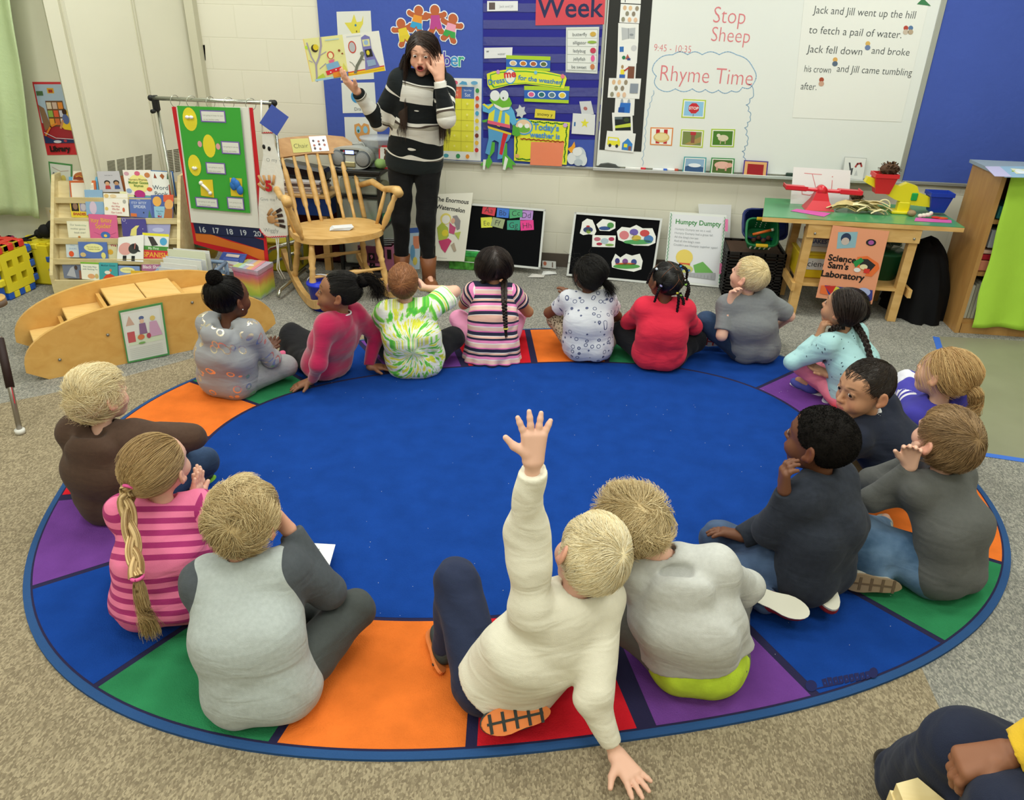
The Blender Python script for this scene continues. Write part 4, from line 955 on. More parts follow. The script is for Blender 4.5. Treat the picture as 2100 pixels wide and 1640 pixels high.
p = add('fleece',label='dark haired child in a dark fleece kneeling back on white soled shoes, chin in hand',seed=6,skin=BLK,hip=(1668,1165),rel=66,hipz=.12,
    head=(1684,905,.545),hrel=68,hel=6,hroll=0,slouch=.03,fat=.96,hs=1.06,brow='#140d0a',lip='#7d3f38',gaze=(900,60,1.5),mouth=0,
    armL=dict(w=(1608,1006,.43),e=(1582,1085,.26),hd=(-.1,.12,1),hn=(-.7,.6,0),curl=.8),armR=dict(w=(1525,1100,.175),pole=(1,-.3,-.5),hd=(-.55,.85,.05),hn=(.2,.2,1),curl=.35,spread=.2),
    legR=dict(k=(1478,1175,.085),a=(1572,1232,.07),toe=(1650,1262,.06),sn=(-.5,-.5,.8)),legL=dict(k=(1475,1105,.10),a=(1672,1196,.075),toe=(1696,1240,.055),sn=(-.5,-.5,.7)),
    hair=dict(style='coily',col='black',n=5000,r=.0006,fit=1.015,line=-.004),shoes=dict(c='#8c1f26',sole='#dcdacb'),
    top=dict(name='fleece',pat=dict(kind='plain',c='#2a2f3a',heather=.16,hs=60),ease=.022,sease=.018,hem=-.07,nz=.010,neck=.040,cuff=.98,wr=.004,wf=42),
    pants=dict(pat=dict(kind='denim',c='#2b3850',c2='#4b6080'),ease=.012))
p = add('grey',label='brown haired child in a charcoal long sleeved top, both hands on cheeks',seed=7,skin=PALE,hip=(1938,1165),rel=64,
    head=(1944,902,.50),hrel=52,hel=20,hroll=0,slouch=.05,fat=.94,hs=1.06,
    armL=dict(w=(1864,945,.40),e=(1785,985,.26),hd=(.25,.0,1),hn=(-.6,.7,0),curl=.5),armR=dict(w=(1864,958,.41),e=(1788,1026,.27),hd=(-.20,.0,1),hn=(.7,.6,.2),curl=.6),
    legR=dict(k=(1755,1120,.14),a=(1800,1185,.06),toe=(1735,1178,.06),sn=(-.6,-.5,.1)),legL=dict(k=(-.17,.24,.14),a=(.05,.27,.05)),
    hair=dict(style='short',col='brown',n=4600,len=.066,lift=.10,jit=.22,r=.0008,fit=1.03,grav=.30),shoes=dict(c='#b9b6ab',sole='#9a8468',tread='#6d5a44'),
    top=dict(name='long_sleeved_top',pat=dict(kind='plain',c='#595a58',heather=.05),ease=.013,sease=.010,hem=-.07,wr=.003,wf=50,nz=.010),
    pants=dict(pat=dict(kind='denim',c='#3a5675',c2='#7390b0'),ease=.014))
p = add('navy',label='child in a navy sweatshirt with a white collar, looking back to the left',seed=8,skin=TAN,hip=(1850,975),rel=70,
    head=(1776,795,.50),hrel=133,hel=-3,hroll=-2,slouch=.04,hs=1.05,brow='#1a1410',gaze=(1100,1100,.5),lip='#b0605a',
    armL=dict(w=(1694,897,.35),pole=(-.8,.3,-1),hd=(.15,.0,1),hn=(-.4,.9,0),curl=.8),armR=dict(w=(1735,905,.26),pole=(1,.3,-.7),hd=(-.3,.7,-.2)),
    legR=dict(k=(.16,.24,.13),a=(.0,.28,.06)),legL=dict(k=(-.19,.2,.12),a=(.05,.24,.05)),
    hair=dict(style='short',col='darkbrown',n=3000,len=.020,lift=.05,jit=.2,r=.0008,fit=1.0,grav=.05,line=.0),shoes=dict(c='#2b2b30'),
    top=dict(name='sweatshirt',pat=dict(kind='plain',c='#262b3b',heather=.04),ease=.016,sease=.013,hem=-.07),pants=dict(pat=dict(kind='plain',c='#9c8058'),ease=.010))
p = add('purple',label='girl with a blond ponytail in a white top with purple yoke and sleeves',seed=9,skin=PALE,hip=(1895,905),rel=62,
    head=(1938,768,.475),hrel=62,hel=14,hroll=6,slouch=.02,
    armL=dict(w=(1808,792,.20),e=(1858,782,.31),hd=(-.3,.9,-.4)),armR=dict(w=(.10,.20,.12),pole=(1,-.2,-.4)),
    legR=dict(k=(.18,.2,.11),a=(.0,.26,.05)),hair=dict(style='tied',col='strawberry',ties=[(0,-.095,.01)],n=1800,r=.0009,fit=1.03,jit=.25),shoes=dict(c='#c9b7c9'),
    top=dict(name='raglan_top',pat=dict(kind='yoke',c='#dcdbe4',c2='#443fa5',z=.235),ease=.013,sease=.011,hem=-.03),pants=dict(pat=dict(kind='plain',c='#c9c6d2')))
p = add('aqua',label='girl with long dark braids in an aqua dotted top and pink trousers',seed=10,skin=TAN,hip=(1748,800),rel=60,
    head=(1732,633,.475),hrel=68,hel=14,slouch=.04,brow='#201712',lip='#c8707a',s=.97,
    armL=dict(w=(1680,690,.33),pole=(-.6,.6,-1),hd=(.1,-.05,1),hn=(-.6,.6,0),curl=.9),armR=dict(w=(1700,768,.17),pole=(1,.2,-.6),hd=(-.35,.9,.2),hn=(.1,.1,-1),curl=.25,thumb=1),
    legL=dict(k=(1650,748,.15),a=(1725,800,.05),toe=(1668,825,.05),sn=(-.2,.2,-1)),legR=dict(k=(.20,.16,.10),a=(1665,790,.05),toe=(1628,775,.05),sn=(.2,.3,-1)),
    hair=dict(style='tied',col='brunette',ties=[(-.045,-.055,-.052),(.045,-.055,-.052)],n=1600,r=.0009,fit=1.02),shoes=dict(c='#4a4fa0',sole='#e6e4ea',lace='#e8e8ea'),
    top=dict(name='dotted_top',pat=dict(kind='dots',c='#a9d3d6',c2='#41545f',scale=42,r=.14),ease=.012,sease=.010,cuff=.86),pants=dict(pat=dict(kind='plain',c='#f08aa0'),ease=.010))
p = add('graytee',label='blond child in a plain grey T-shirt and dark jeans, chin in hand',seed=11,skin=PALE,hip=(1545,712),rel=22,s=.97,
    head=(1538,566,.475),hrel=60,hel=22,slouch=.035,fat=.90,
    armL=dict(w=(1497,622,.34),e=(1480,688,.18),hd=(.1,.0,1),hn=(-.5,.7,0),curl=.8),armR=dict(w=(1590,672,.14),pole=(1,-.2,-.3),hd=(-.6,.7,0)),
    legL=dict(k=(1450,660,.20),a=(1474,694,.07),toe=(1425,690,.07),sn=(-.4,-.9,-.1)),legR=dict(k=(.14,.22,.16),a=(-.05,.42,.06)),
    hair=dict(style='short',col='blond',n=1800,len=.038,lift=.08,jit=.2,r=.0009,fit=1.02),shoes=dict(c='#3c3a3a',sole='#d9d5ca',lace='#c03a50',tread='#c8432f'),
    top=dict(name='t_shirt',pat=dict(kind='plain',c='#7d8083',heather=.04),ease=.016,sleeve='short',sfrac=.80,hem=-.08),pants=dict(pat=jeans))
p = add('red',label='girl in a plain red long sleeved top with beaded twists',seed=12,skin=BLK,hip=(1352,725),rel=6,s=.97,
    head=(1366,576,.475),hrel=38,hel=14,slouch=.03,fat=.96,
    armL=dict(w=(-.05,.23,.20),pole=(-1,.1,-.8)),armR=dict(w=(.07,.22,.18),pole=(1,-.1,-.6)),
    legL=dict(k=(-.20,.14,.13),a=(.05,.22,.05)),legR=dict(k=(.20,.16,.11),a=(-.05,.20,.05)),
    hair=dict(style='cornrow',col='black',ties=[(.05,.0,.085),(-.055,.02,.075),(-.06,-.05,.03),(.055,-.07,.03),(.0,-.09,.0),(.02,-.06,.08)],n=1800,r=.0009,fit=1.0),shoes=dict(c='#26262a'),
    top=dict(name='turtleneck',pat=dict(kind='plain',c='#dc2e47'),ease=.015,sease=.011,hem=-.055,nz=.020,neck=.036),pants=dict(pat=dict(kind='plain',c='#15161a'),ease=.010))
p = add('bike',label='girl in a white print short sleeved top with leopard print trousers',seed=13,skin='#7b4f38',hip=(1205,708),rel=3,s=.93,
    head=(1207,562,.46),hrel=28,hel=12,slouch=.03,fat=1.0,
    armL=dict(w=(1172,612,.27),pole=(-1,.2,-.8),hd=(-.5,.5,.5),hn=(0,.3,1)),armR=dict(w=(.03,.22,.24),pole=(1,-.1,-.7)),
    legL=dict(k=(-.17,.14,.17),a=(.05,.22,.05)),legR=dict(k=(.17,.16,.14),a=(-.05,.20,.05)),
    hair=dict(style='tied',col='black',ties=[(.045,-.082,-.005)],n=1700,r=.0009,fit=1.03,jit=.35),shoes=dict(c='#5a5a60'),
    top=dict(name='print_top',pat=dict(kind='rings',c='#d3d5dd',c2='#5a6080',scale=30,r0=.24,r1=.34,rand=.7),ease=.014,sease=.012,sleeve='short',sfrac=.55,hem=-.07),pants=dict(pat=dict(kind='leopard',c='#b9a98f',c2='#4a3a2a',scale=75),ease=.008))
p = add('striped',label='girl in a navy and pink striped frilled dress with a long dark braid',seed=14,skin='#b9835f',hip=(1010,708),rel=0,s=.97,
    head=(1012,545,.48),hrel=10,hel=12,slouch=.025,fat=.96,
    armL=dict(w=(-.045,.19,.34),pole=(-1,.1,-.9),hd=(.3,.2,1)),armR=dict(w=(.06,.20,.30),pole=(1,.1,-.9),hd=(-.3,.2,1)),
    legL=dict(k=(942,655,.13),a=(.03,.20,.05)),legR=dict(k=(1062,640,.16),a=(-.05,.22,.05)),
    hair=dict(style='tied',col='brunette',ties=[(-.055,-.050,-.060),(.055,-.055,-.055)],n=1700,r=.0009,fit=1.04,jit=.18),shoes=dict(c='#c58aa8'),
    top=dict(name='dress',frill=1,pat=dict(kind='stripes',period=.084,off=.01,bands=[(0,'#2b2c45'),(.20,'#e875b5'),(.27,'#e9c2b8'),(.5,'#e8e2e0'),(.56,'#ef8cc2'),(.72,'#2b2c45'),(.84,'#e9b8a8'),(.95,'#e6e0e0')]),ease=.012,sease=.012,sleeve='short',sfrac=.42,hem=None),pants=dict(name='leggings',pat=dict(kind='plain',c='#eb9cc4'),ease=.006))
p = add('tiedye',label='red haired child in a lime and white tie dyed T-shirt',seed=15,skin=PALE,hip=(850,735),rel=-2,s=.97,
    head=(828,580,.485),hrel=-2,hel=22,hroll=-8,slouch=.03,fat=1.08,
    armL=dict(w=(-.06,.2,.2),pole=(-1,.2,-.7)),armR=dict(w=(868,590,.41),pole=(1,.1,.1),hd=(-.7,.5,.4),hn=(.2,-.3,1)),
    legL=dict(k=(772,690,.13),a=(.03,.22,.05)),legR=dict(k=(.20,.15,.13),a=(-.05,.20,.05)),
    hair=dict(style='short',col='red',n=2200,len=.032,lift=.05,jit=.15,r=.0009,fit=1.0,crown=(.0,-.070,.050)),shoes=dict(c='#26262a'),
    top=dict(name='t_shirt',pat=dict(kind='tiedye',centre=(.0,.12)),ease=.019,sease=.022,sleeve='short',sfrac=.70,hem=-.08),pants=dict(pat=dict(kind='plain',c='#17181c')))
p = add('magenta',label='girl in a magenta top leaning back on both hands, mouth wide open',seed=16,skin=BRN,hip=(668,742),rel=42,s=.95,
    head=(694,600,.475),hrel=82,hel=12,slouch=.0,fat=.98,mouth=1,lip='#c0505a',brow='#2a1c14',gaze=(300,500,.9),stilt=.03,
    armL=dict(w=(640,780,.05),pole=(-.6,-.8,.3),hd=(-.5,.35,-.15),hn=(0,0,1),curl=.15,spread=.2,thumb=1),armR=dict(w=(757,752,.05),pole=(.9,-.2,.6),hd=(.70,-.62,-.10),hn=(0,0,1),curl=.15,spread=.2,thumb=.9),
    legL=dict(k=(598,700,.10),a=(-.04,.26,.05),toe=(590,735,.03)),legR=dict(k=(600,685,.14),a=(608,735,.05),toe=(585,722,.05),sn=(.8,-.3,-.2)),
    hair=dict(style='tied',col='black',ties=[(0,-.075,.055)],n=1500,r=.0009,fit=1.0),shoes=dict(c='#e0698f',sole='#e79ab0'),
    top=dict(name='velour_top',pat=dict(kind='plain',c='#b31c4e',sheen=.5),ease=.012,sease=.010,hem=-.02,cuff=.90),pants=dict(pat=dict(kind='plain',c='#1a1a1e'),ease=.012))
p = add('silver',label='girl with a high bun in a silver grey hoodie with metallic hearts',seed=17,skin='#5f3a28',hip=(470,775),rel=-34,s=.97,
    head=(470,612,.48),hrel=-52,hel=6,slouch=.035,fat=1.05,
    armL=dict(w=(538,722,.16),pole=(-1,.1,-.6),hd=(.2,.7,.2),hn=(-.3,0,-1),curl=.3),armR=dict(w=(530,722,.15),pole=(1,-.2,-.6),hd=(-.1,.9,.15),hn=(.4,0,-1),curl=.3),
    legR=dict(k=(.20,.16,.10),a=(-.0,.26,.05)),legL=dict(k=(-.18,.18,.11),a=(.05,.24,.05)),
    hair=dict(style='tied',col='black',ties=[(0,-.045,.092)],n=1600,r=.0009,fit=1.0),shoes=dict(c='#b9babd'),
    top=dict(name='hoodie',pat=dict(kind='hearts',c='#9c9ea2',c2='#e8dcc8',scale=19,r0=.26,r1=.37,rand=.9),ease=.019,sease=.014,hem=-.09,nz=-.002,neck=.037,hood=1),pants=dict(pat=dict(kind='plain',c='#9a9b9e',heather=.05)))
# ---- braids, buns, beads
def W_(p,x,y,z):return p['h'].w(x,y,z)
P_ = PEOPLE
if 'pony' in P_:
    p = P_['pony']; h = p['h']; rs = p['rs']; a = W_(p,-.02,-.098,.015); pal = HAIRC['honey']; b = p['Lc']((-.005,-.150,.30)); c = p['Lc']((.0,-.168,.13))
    band(p['root'],a+h.F*-.008,h.w(-.02,-.13,.0)-a,.017,.005,'#e05a9a'); braid(p['root'],'braid',[a,h.w(-.03,-.125,-.02),(h.w(-.03,-.13,-.05)+b)/2,b],.024,pal,rs,turns=1.6,taper=.8)
    band(p['root'],b,c-b,.014,.005,'#e05a9a'); tail(p['root'],'ponytail',[b,(b+c)/2-p['f']*.012,c],.020,.006,pal,rs,n=420,flare=.016,frizz=.004)
if 'aqua' in P_:
    p = P_['aqua']; h = p['h']; rs = p['rs']; pal = HAIRC['brunette']
    a = W_(p,.045,-.060,-.055); braid(p['root'],'braid',[a,at(1775,700,.36),at(1790,755,.25),at(1800,800,.16)],.016,pal,rs,taper=.6)
    a = W_(p,-.045,-.050,-.055); braid(p['root'],'braid',[a,W_(p,-.06,-.01,-.10),at(1700,720,.30)],.015,pal,rs,taper=.7); tail(p['root'],'braid_end',[at(1700,722,.30),at(1692,738,.26)],.012,.004,pal,rs,n=90)
if 'striped' in P_:
    p = P_['striped']; rs = p['rs']; pal = HAIRC['brunette']; a = W_(p,.05,-.06,-.058)
    g = [a,p['Lc']((.055,-.098,.37)),p['Lc']((.06,-.125,.30)),p['Lc']((.065,-.135,.235))]; braid(p['root'],'braid',g,.0165,pal,rs,taper=.62); band(p['root'],g[-1],(0,0,1),.009,.004,'#d8d050'); tail(p['root'],'braid_end',[g[-1],p['Lc']((.067,-.135,.20))],.010,.004,pal,rs,n=80)
    a = W_(p,-.05,-.05,-.06); tail(p['root'],'side_tail',[a,W_(p,-.065,-.02,-.10),W_(p,-.055,.0,-.13)],.020,.008,pal,rs,n=160)
if 'purple' in P_:
    p = P_['purple']; rs = p['rs']; a = W_(p,0,-.096,.01); tail(p['root'],'ponytail',[a,W_(p,.005,-.135,.0),W_(p,.01,-.155,-.06),W_(p,.01,-.14,-.125)],.030,.014,HAIRC['strawberry'],rs,n=650,frizz=.007); band(p['root'],a-p['h'].F*.006,p['h'].F,.018,.005,'#c9a878')
def puff(p,c,r,n,name,rs,ex=1.0):
    d = rs.randn(n,3); d /= np.linalg.norm(d,axis=1)[:,None]; K = 6; t = rs.randn(n,3)
    P = np.stack([c+d*r*(.72+.30*k/K*ex)+np.cross(d,t)*(.0028*math.sin(k*2.1)) for k in range(K)],1); V,Q = tubes(P,np.full((n,K),.0010),3); C = hair_colours(n,K,3,HAIRC['black'],rs)
    V2,Q2 = surf([EL(c,np.eye(3),np.array([r,r,r])*.86,.01)],.004,wr=(.004,260,2)); C2 = np.ones((len(V2),4)); C2[:,:3] = lin('#120e0c'); V,Q,C = merge([(V2,Q2,C2),(V,Q,C)])
    return link(name,npmesh(name,V,Q,HAIRD,attrs={'Col':('FLOAT_COLOR',C)}),p['root'])
if 'silver' in P_:p = P_['silver']; puff(p,W_(p,0,-.050,.122),.037,1500,'hair_bun',p['rs']); band(p['root'],W_(p,0,-.045,.098),W_(p,0,-.05,.12)-W_(p,0,-.045,.09),.026,.005,'#1a1a1c'); mb = MB(); mb.ball(W_(p,.083,-.004,-.036),.0032,M('#e8e8ee',.1,metal=.6),8); mb.build('earring',p['root'])
if 'magenta' in P_:
    p = P_['magenta']; a = W_(p,0,-.078,.060); puff(p,W_(p,0,-.108,.085),.032,1000,'hair_puff',p['rs']); tail(p['root'],'ponytail',[a,W_(p,0,-.13,.10),W_(p,.0,-.175,.07),W_(p,0,-.19,.03)],.026,.020,HAIRC['black'],p['rs'],n=420,frizz=.010,mat=HAIRD)
if 'bike' in P_:
    p = P_['bike']; a = W_(p,.045,-.088,-.005); tail(p['root'],'ponytail',[a,W_(p,.065,-.115,-.01),W_(p,.085,-.13,-.045)],.020,.016,HAIRC['black'],p['rs'],n=300,frizz=.008,mat=HAIRD); band(p['root'],a,W_(p,.065,-.12,-.01)-a,.013,.004,'#6a5ac8')
if 'red' in P_:
    p = P_['red']; rs = p['rs']; cols = ['#dfe6ee','#8fd04a','#a8a0e0','#d8cf3a','#3f8fd8','#e6e6e0']
    for i,(s0,s1,s2,bc) in enumerate((((.05,.0,.088),(.085,-.03,.07),(.105,-.03,.0),4),((-.058,.02,.072),(-.082,.03,.05),(-.088,.035,-.02),0),((-.066,-.05,.02),(-.085,-.06,-.01),(-.08,-.05,-.08),2),((.052,-.078,.03),(.075,-.10,.0),(.08,-.10,-.085),1),((.0,-.099,.0),(.01,-.115,-.03),(.02,-.125,-.115),3),((.07,-.04,.03),(.10,-.06,.0),(.105,-.06,-.07),5),((.03,-.09,-.02),(.05,-.115,-.06),(.055,-.12,-.12),1))):
        q = [W_(p,*s0),W_(p,*s1),W_(p,*s2)]; braid(p['root'],'twist',q,.0085,HAIRC['black'],rs,taper=.7)
        mb = MB(); mb.ball(q[0]+(q[1]-q[0])*.25,(.0085,.0085,.0075),M(cols[bc],.25,spec=.6),10); mb.ball(q[2],(.006,.006,.006),M('#15120f',.6),8); mb.build('bead',p['root'])
    part = M('#6d4530',.6,name='scalp_part'); R = np.array([.0755,.0945,.0845]); c0 = np.array([0,-.006,.02])
    def pl(a,b):
        mb = MB(); P = []
        for k in range(9):v = np.array(a)*(1-k/8)+np.array(b)*k/8; v = v/np.linalg.norm(v/R); P.append(p['h'].c+p['h'].k*((c0+v)@p['h'].Rm))
        mb.tube(P,.0013,part,6); mb.build('hair_part',p['root'])
    pl((0,.04,.08),(0,-.09,.03)); pl((0,-.04,.08),(.06,-.07,.02)); pl((0,-.02,.085),(-.07,-.03,.03)); pl((0,-.08,.04),(-.04,-.09,-.02)); pl((0,-.08,.045),(.045,-.085,-.02))
# collars, shoe, embroidery
if 'navy' in P_:
    p = P_['navy']; c = p['nb']+(W_(p,0,-.02,-.05)-p['nb'])*.22; mb = MB(); u,v = p['sr'],nrm(np.cross(p['sr'],W_(p,0,-.02,-.05)-p['nb'])); mb.tube([c+u*math.cos(t)*.043+v*math.sin(t)*.043 for t in np.linspace(0,6.2832,25)],.0085,M('#e8e9ec',.7,name='white_collar'),8,False); mb.build('collar',p['root'])['label'] = 'white collar'
if 'magenta' in P_:
    p = P_['magenta']; c = p['nb']+(W_(p,0,-.02,-.05)-p['nb'])*.2; mb = MB(); u,v = p['sr'],p['f']; mb.tube([c+u*math.cos(t)*.040+v*math.sin(t)*.040 for t in np.linspace(0,6.2832,25)],.004,M('#e9e6e8',.7),8,False); mb.build('collar',p['root'])
# ---- the teacher
if not ONLY or 'teacher' in ONLY:
    TYY = 4.84; A = lambda px,py,y=TYY:aty(px,py,y)
    hipc = A(850,330,4.87); feetR = at(824,560,.07); feetL = at(880,566,.07); feetR[1] = min(feetR[1],4.95)
    hcx = A(866,106,4.72)
    sh = lambda p:tuple(p)
    az = math.atan2(hipc[1],hipc[0])+math.radians(180); r_,f_ = rot_frame(az)
    loc = lambda P:((P-hipc)@r_,(P-hipc)@f_,P[2])
    coll_c,coll_r = np.array([.0,-.07,-.40]),np.array([.20,.205,.30])
    def coll(p):
        q = (p-coll_c)/coll_r; d = np.linalg.norm(q,axis=1); return np.where((d < 1)[:,None],coll_c+q/d[:,None]*coll_r,p)
    wr = A(733,188,4.60); el_ = A(777,250,4.76); wl = A(901,163,4.66); ell = A(915,243,4.66)
    p = human(dict(label='person in a black and cream patterned sweater standing and showing an open storybook',adult=True,s=.95,seed=21,skin='#dda88e',hip=list(hipc),hipz=float(hipc[2]),rel=180,head=loc(hcx),hrel=172,hel=-14,hroll=-4,mouth=.7,
        brow='#3a261c',lip='#b03a44',gaze=(840,700,.4),slouch=.0,wide=.92,fat=1.06,hres=.0034,hs=1.10,
        armR=dict(w=wr,e=el_,hd=(.62,.25,.65),hn=(.3,.2,-1),curl=.35,spread=.16,thumb=.9),armL=dict(w=wl,e=ell,hd=(.05,-.12,1),hn=(-.35,.95,0),curl=.25),
        legR=dict(k=loc((hipc+feetR)/2+np.array([-.03,-.05,.0])),a=loc(feetR),td=(.15,1,-.1),sn=(0,0,-1)),legL=dict(k=loc((hipc+feetL)/2+np.array([.04,-.05,.0])),a=loc(feetL),td=(-.15,1,-.1),sn=(0,0,-1)),
        hair=dict(style='long',col=('#4a3428','#1a110d'),n=2600,len=.50,r=.0011,fit=1.03,coll=coll),shoes=dict(c='#7d4c2e',sole='#4a2f1e',rough=.4),
        top=dict(name='sweater',pat=dict(kind='camo',trim=(.055,'#1d2325')),ease=.030,sease=.016,hem=-.045,cuff=.93,nz=.02,wr=.003,wf=30,res=.0065),pants=dict(name='leggings',pat=dict(kind='plain',c='#0d0d0f'),ease=.004,res=.007,len=.82)))
    for sg in (-1,1):
        hj,kn,an,toe,G = p['legs'][sg]; mb = MB(); mb.tube([an+(0,0,-.03),an+(kn-an)*.12,an+(kn-an)*.36],[.046,.046,.056],M('#7d4c2e',.4,name='boot_leather',bump=.5,bscale=30),18); mb.build('boot_shaft',p['root'])
    # storybook in the hand
    BY = 4.57; K = lambda x,y,d=0:aty(x,y,BY+d); t = empty('storybook',K(705,118),'open board book with a tree page and a clock page held up by the teacher','book')
    c1 = card('left_page',[K(621,80,-.02),K(702,71,.015),K(715,156,.015),K(640,168,-.02)],'#dedb96',[('r',0,0,.02,1,'#e6c86a'),('e',.05,.2,.05,.04,'#b8d83a'),('l',[(.14,1),(.2,.62),(.32,.45),(.42,.2),(.44,.02)],.05,'#a098a8'),('l',[(.2,.62),(.12,.42),(.08,.1)],.035,'#a098a8'),('l',[(.28,.72),(.46,.62)],.02,'#a098a8'),('l',[(.12,.55),(.04,.5)],.02,'#a098a8'),('l',[(.34,.42),(.52,.35)],.02,'#a098a8'),('e',.25,.24,.09,.09,'#3a3020'),('e',.28,.22,.07,.07,'#d8c02a'),('r',.55,.07,.9,.10,'#b8cfc8'),('e',.62,.44,.09,.09,'#c85040'),('e',.62,.45,.06,.07,'#e8e0a8'),('p',[(.54,.56),(.70,.54),(.66,.68),(.58,.68)],'#d86a8a'),('p',[(.46,.64),(.78,.60),(.82,.76),(.48,.80)],'#7aa8cc'),('p',[(.42,.80),(.84,.74),(.9,.82),(.66,.86),(.44,.9)],'#cf3038'),('e',.55,.84,.02,.015,'#f0e8e0'),('e',.7,.8,.02,.015,'#f0e8e0'),('p',[(.6,.86),(.78,.85),(.80,.97),(.6,.98)],'#e08a2a'),('e',.86,.36,.03,.03,'#8a4a28'),('e',.93,.44,.025,.02,'#8a4a28'),('p',[(.1,1),(.2,.9),(.35,.84),(.4,1)],'#b0c440'),('p',[(.85,.9),(.92,.66),(1,.9)],'#cfcf58'),('r',.1,.95,.6,1,'#9ac0d8'),('p',[(.84,.92),(1,.88),(1,1),(.82,1)],'#5a78c0')],.006,t)
    c2 = card('right_page',[K(702,71,.015),K(776,63,-.02),K(790,145,-.02),K(715,156,.015)],'#e9e9e2',[('r',.1,.05,.5,.075,'#cdd0d4'),('e',.22,.32,.11,.15,'#c8483a'),('e',.22,.32,.085,.12,'#b8bac0'),('p',[(0,.90),(1,.86),(1,.90),(0,.94)],'#cf4a44'),('p',[(0,.93),(1,.89),(1,1),(0,1)],'#e8c82a'),('p',[(.5,.12),(.62,.06),(.74,.12),(.74,.42),(.80,.62),(.88,.88),(.48,.92),(.52,.64),(.5,.40)],'#7a78b8'),('p',[(.52,.17),(.72,.17),(.72,.34),(.53,.34)],'#d8d8a0'),('e',.62,.25,.06,.06,'#9ab8d8'),('p',[(.55,.42),(.73,.41),(.75,.60),(.57,.61)],'#2a2a30'),('e',.63,.50,.045,.06,'#d8c83a'),('p',[(.56,.68),(.78,.68),(.80,.82),(.57,.84)],'#8fa8c8'),('l',[(.2,.95),(.28,.78),(.42,.62),(.48,.52)],.07,'#707468'),('e',.47,.50,.06,.05,'#7f8478'),('l',[(.22,.8),(.16,.7),(.1,.66)],.015,'#707468'),('l',[(.44,.64),(.5,.66)],.02,'#707468'),('l',[(.02,.97),(.98,.93)],.012,'#e0a83a')],.006,t)
# ---- the person cut by the lower right corner
if not ONLY or 'yellow' in ONLY:
    hp = at(2255,1600,.40)
    p = human(dict(label='person in a yellow top and navy trousers cut off by the lower right corner',s=1.25,seed=30,skin='#8a5a40',hip=list(hp),hipz=.40,rel=95,head=(0,.03,1.0),slouch=.02,hrel=95,
        armL=dict(w=at(2072,1545,.50),e=at(2215,1500,.58),hd=(-.5,.7,-.5),hn=(-.3,.5,.9),curl=1.0,spread=.06,thumb=.8,hk=1.0),armR=dict(w=(.22,-.10,.50),pole=(1,-1,-1),hand=False),
        legL=dict(k=at(1985,1550,.38),a=at(1880,1604,.08),toe=at(1830,1550,.05),sn=(0,0,-1)),legR=dict(k=at(2080,1700,.42),a=at(2000,1760,.09),toe=at(1950,1740,.05),sn=(0,0,-1)),
        hair=dict(style='coily',col='black',n=300,r=.001),shoes=dict(c='#1c1c20',sole='#2a2a2c',rough=.35),
        top=dict(name='shirt',pat=dict(kind='plain',c='#e6bd36'),ease=.016,sease=.020,cuff=.86,wr=.003),pants=dict(pat=dict(kind='plain',c='#20263a',heather=.03),ease=.020,wr=.004,flare=2.2)))
    st = at(1842,1604,.30); t = empty('wooden_stool',at(1930,1690,0),'pale wooden stool corner at the lower right edge of the frame','stool'); q = [at(1838,1606,.33),at(1882,1594,.33),at(2010,1700,.33),at(1900,1760,.33)]
    mb = MB(); mb.add(q+[v-np.array([0,0,.03]) for v in q],[(0,1,2,3),(7,6,5,4),(0,4,5,1),(1,5,6,2),(2,6,7,3),(3,7,4,0)],wood('#ecd9a4','#dcc488',key='pale_wood')); mb.build('seat',t)
    mb = MB(); [mb.box((v[0]*.85+st[0]*0+.15*(q[0][0]+q[2][0])/2,v[1]*.85+.15*(q[0][1]+q[2][1])/2,.15),(.025,.025,.30),wood('#ecd9a4','#dcc488',key='pale_wood')) for v in q]; mb.build('legs',t)
# ---- stitched flowers on the magenta girl's trousers, laces of the brown-top child's shoe
if 'magenta' in P_:
    p = P_['magenta']; hj,kn,an,toe,G = p['legs'][1]; u = nrm(hj-kn); c = kn+(hj-kn)*.28; n = nrm(CAM_P-c); s_ = nrm(np.cross(n,u)); n = np.cross(u,s_); n = n if n@(CAM_P-c) > 0 else -n; mb = MB()
    for a,b,col in ((-.03,.0,'#e0489a'),(-.018,.008,'#e0489a'),(.0,.0,'#cfc09a'),(.012,.006,'#cfc09a'),(.012,-.008,'#cfc09a'),(.03,-.004,'#e0489a'),(.04,.004,'#e8b0c8')):mb.ball(c+u*a+s_*b+n*.0535,(.008,.008,.003),M(col,.7),8,R=np.array([u,s_,n]).T)
    mb.build('embroidery',p['root'])
# ================================================================== boards and papers on the back wall
def wcard(name,pts,off,base,shapes=(),label=None,cat=None,group=None,thick=.0012,parent=None,rough=.55):
    return card(name,wallq(pts,D-off),base,shapes,thick,parent,rough,None,label,cat,group)
def wall_box(name,x0,x1,z0,z1,y0,y1,m,parent=None):
    mb = MB(); mb.box(((x0+x1)/2,(y0+y1)/2,(z0+z1)/2),(x1-x0,abs(y1-y0),z1-z0),m,bev=.002); return mb.build(name,parent)
felt = M('#4359ae',.85,name='blue_paper',bump=.5,bscale=30,var=.05,vscale=2.5)
alu = M('#b9bcb8',.35,name='aluminium',metal=.6)
ZT = 2.0
pL = BW(668,200)[0]; pM = BW(1233,200)[0]; pR = BW(1880,200)[0]; zb = float(BW(1100,336)[2])
t = empty('bulletin_board',(pL,D,zb),'large blue bulletin board behind the teacher, left of the whiteboard','bulletin board')
wall_box('backing',pL,pM-.02,zb,ZT,D,D-.018,felt,t); wall_box('bottom_rail',pL,pM-.02,zb-.015,zb,D,D-.022,alu,t); wall_box('side_rail',pM-.022,pM-.004,zb-.015,ZT,D,D-.026,alu,t)
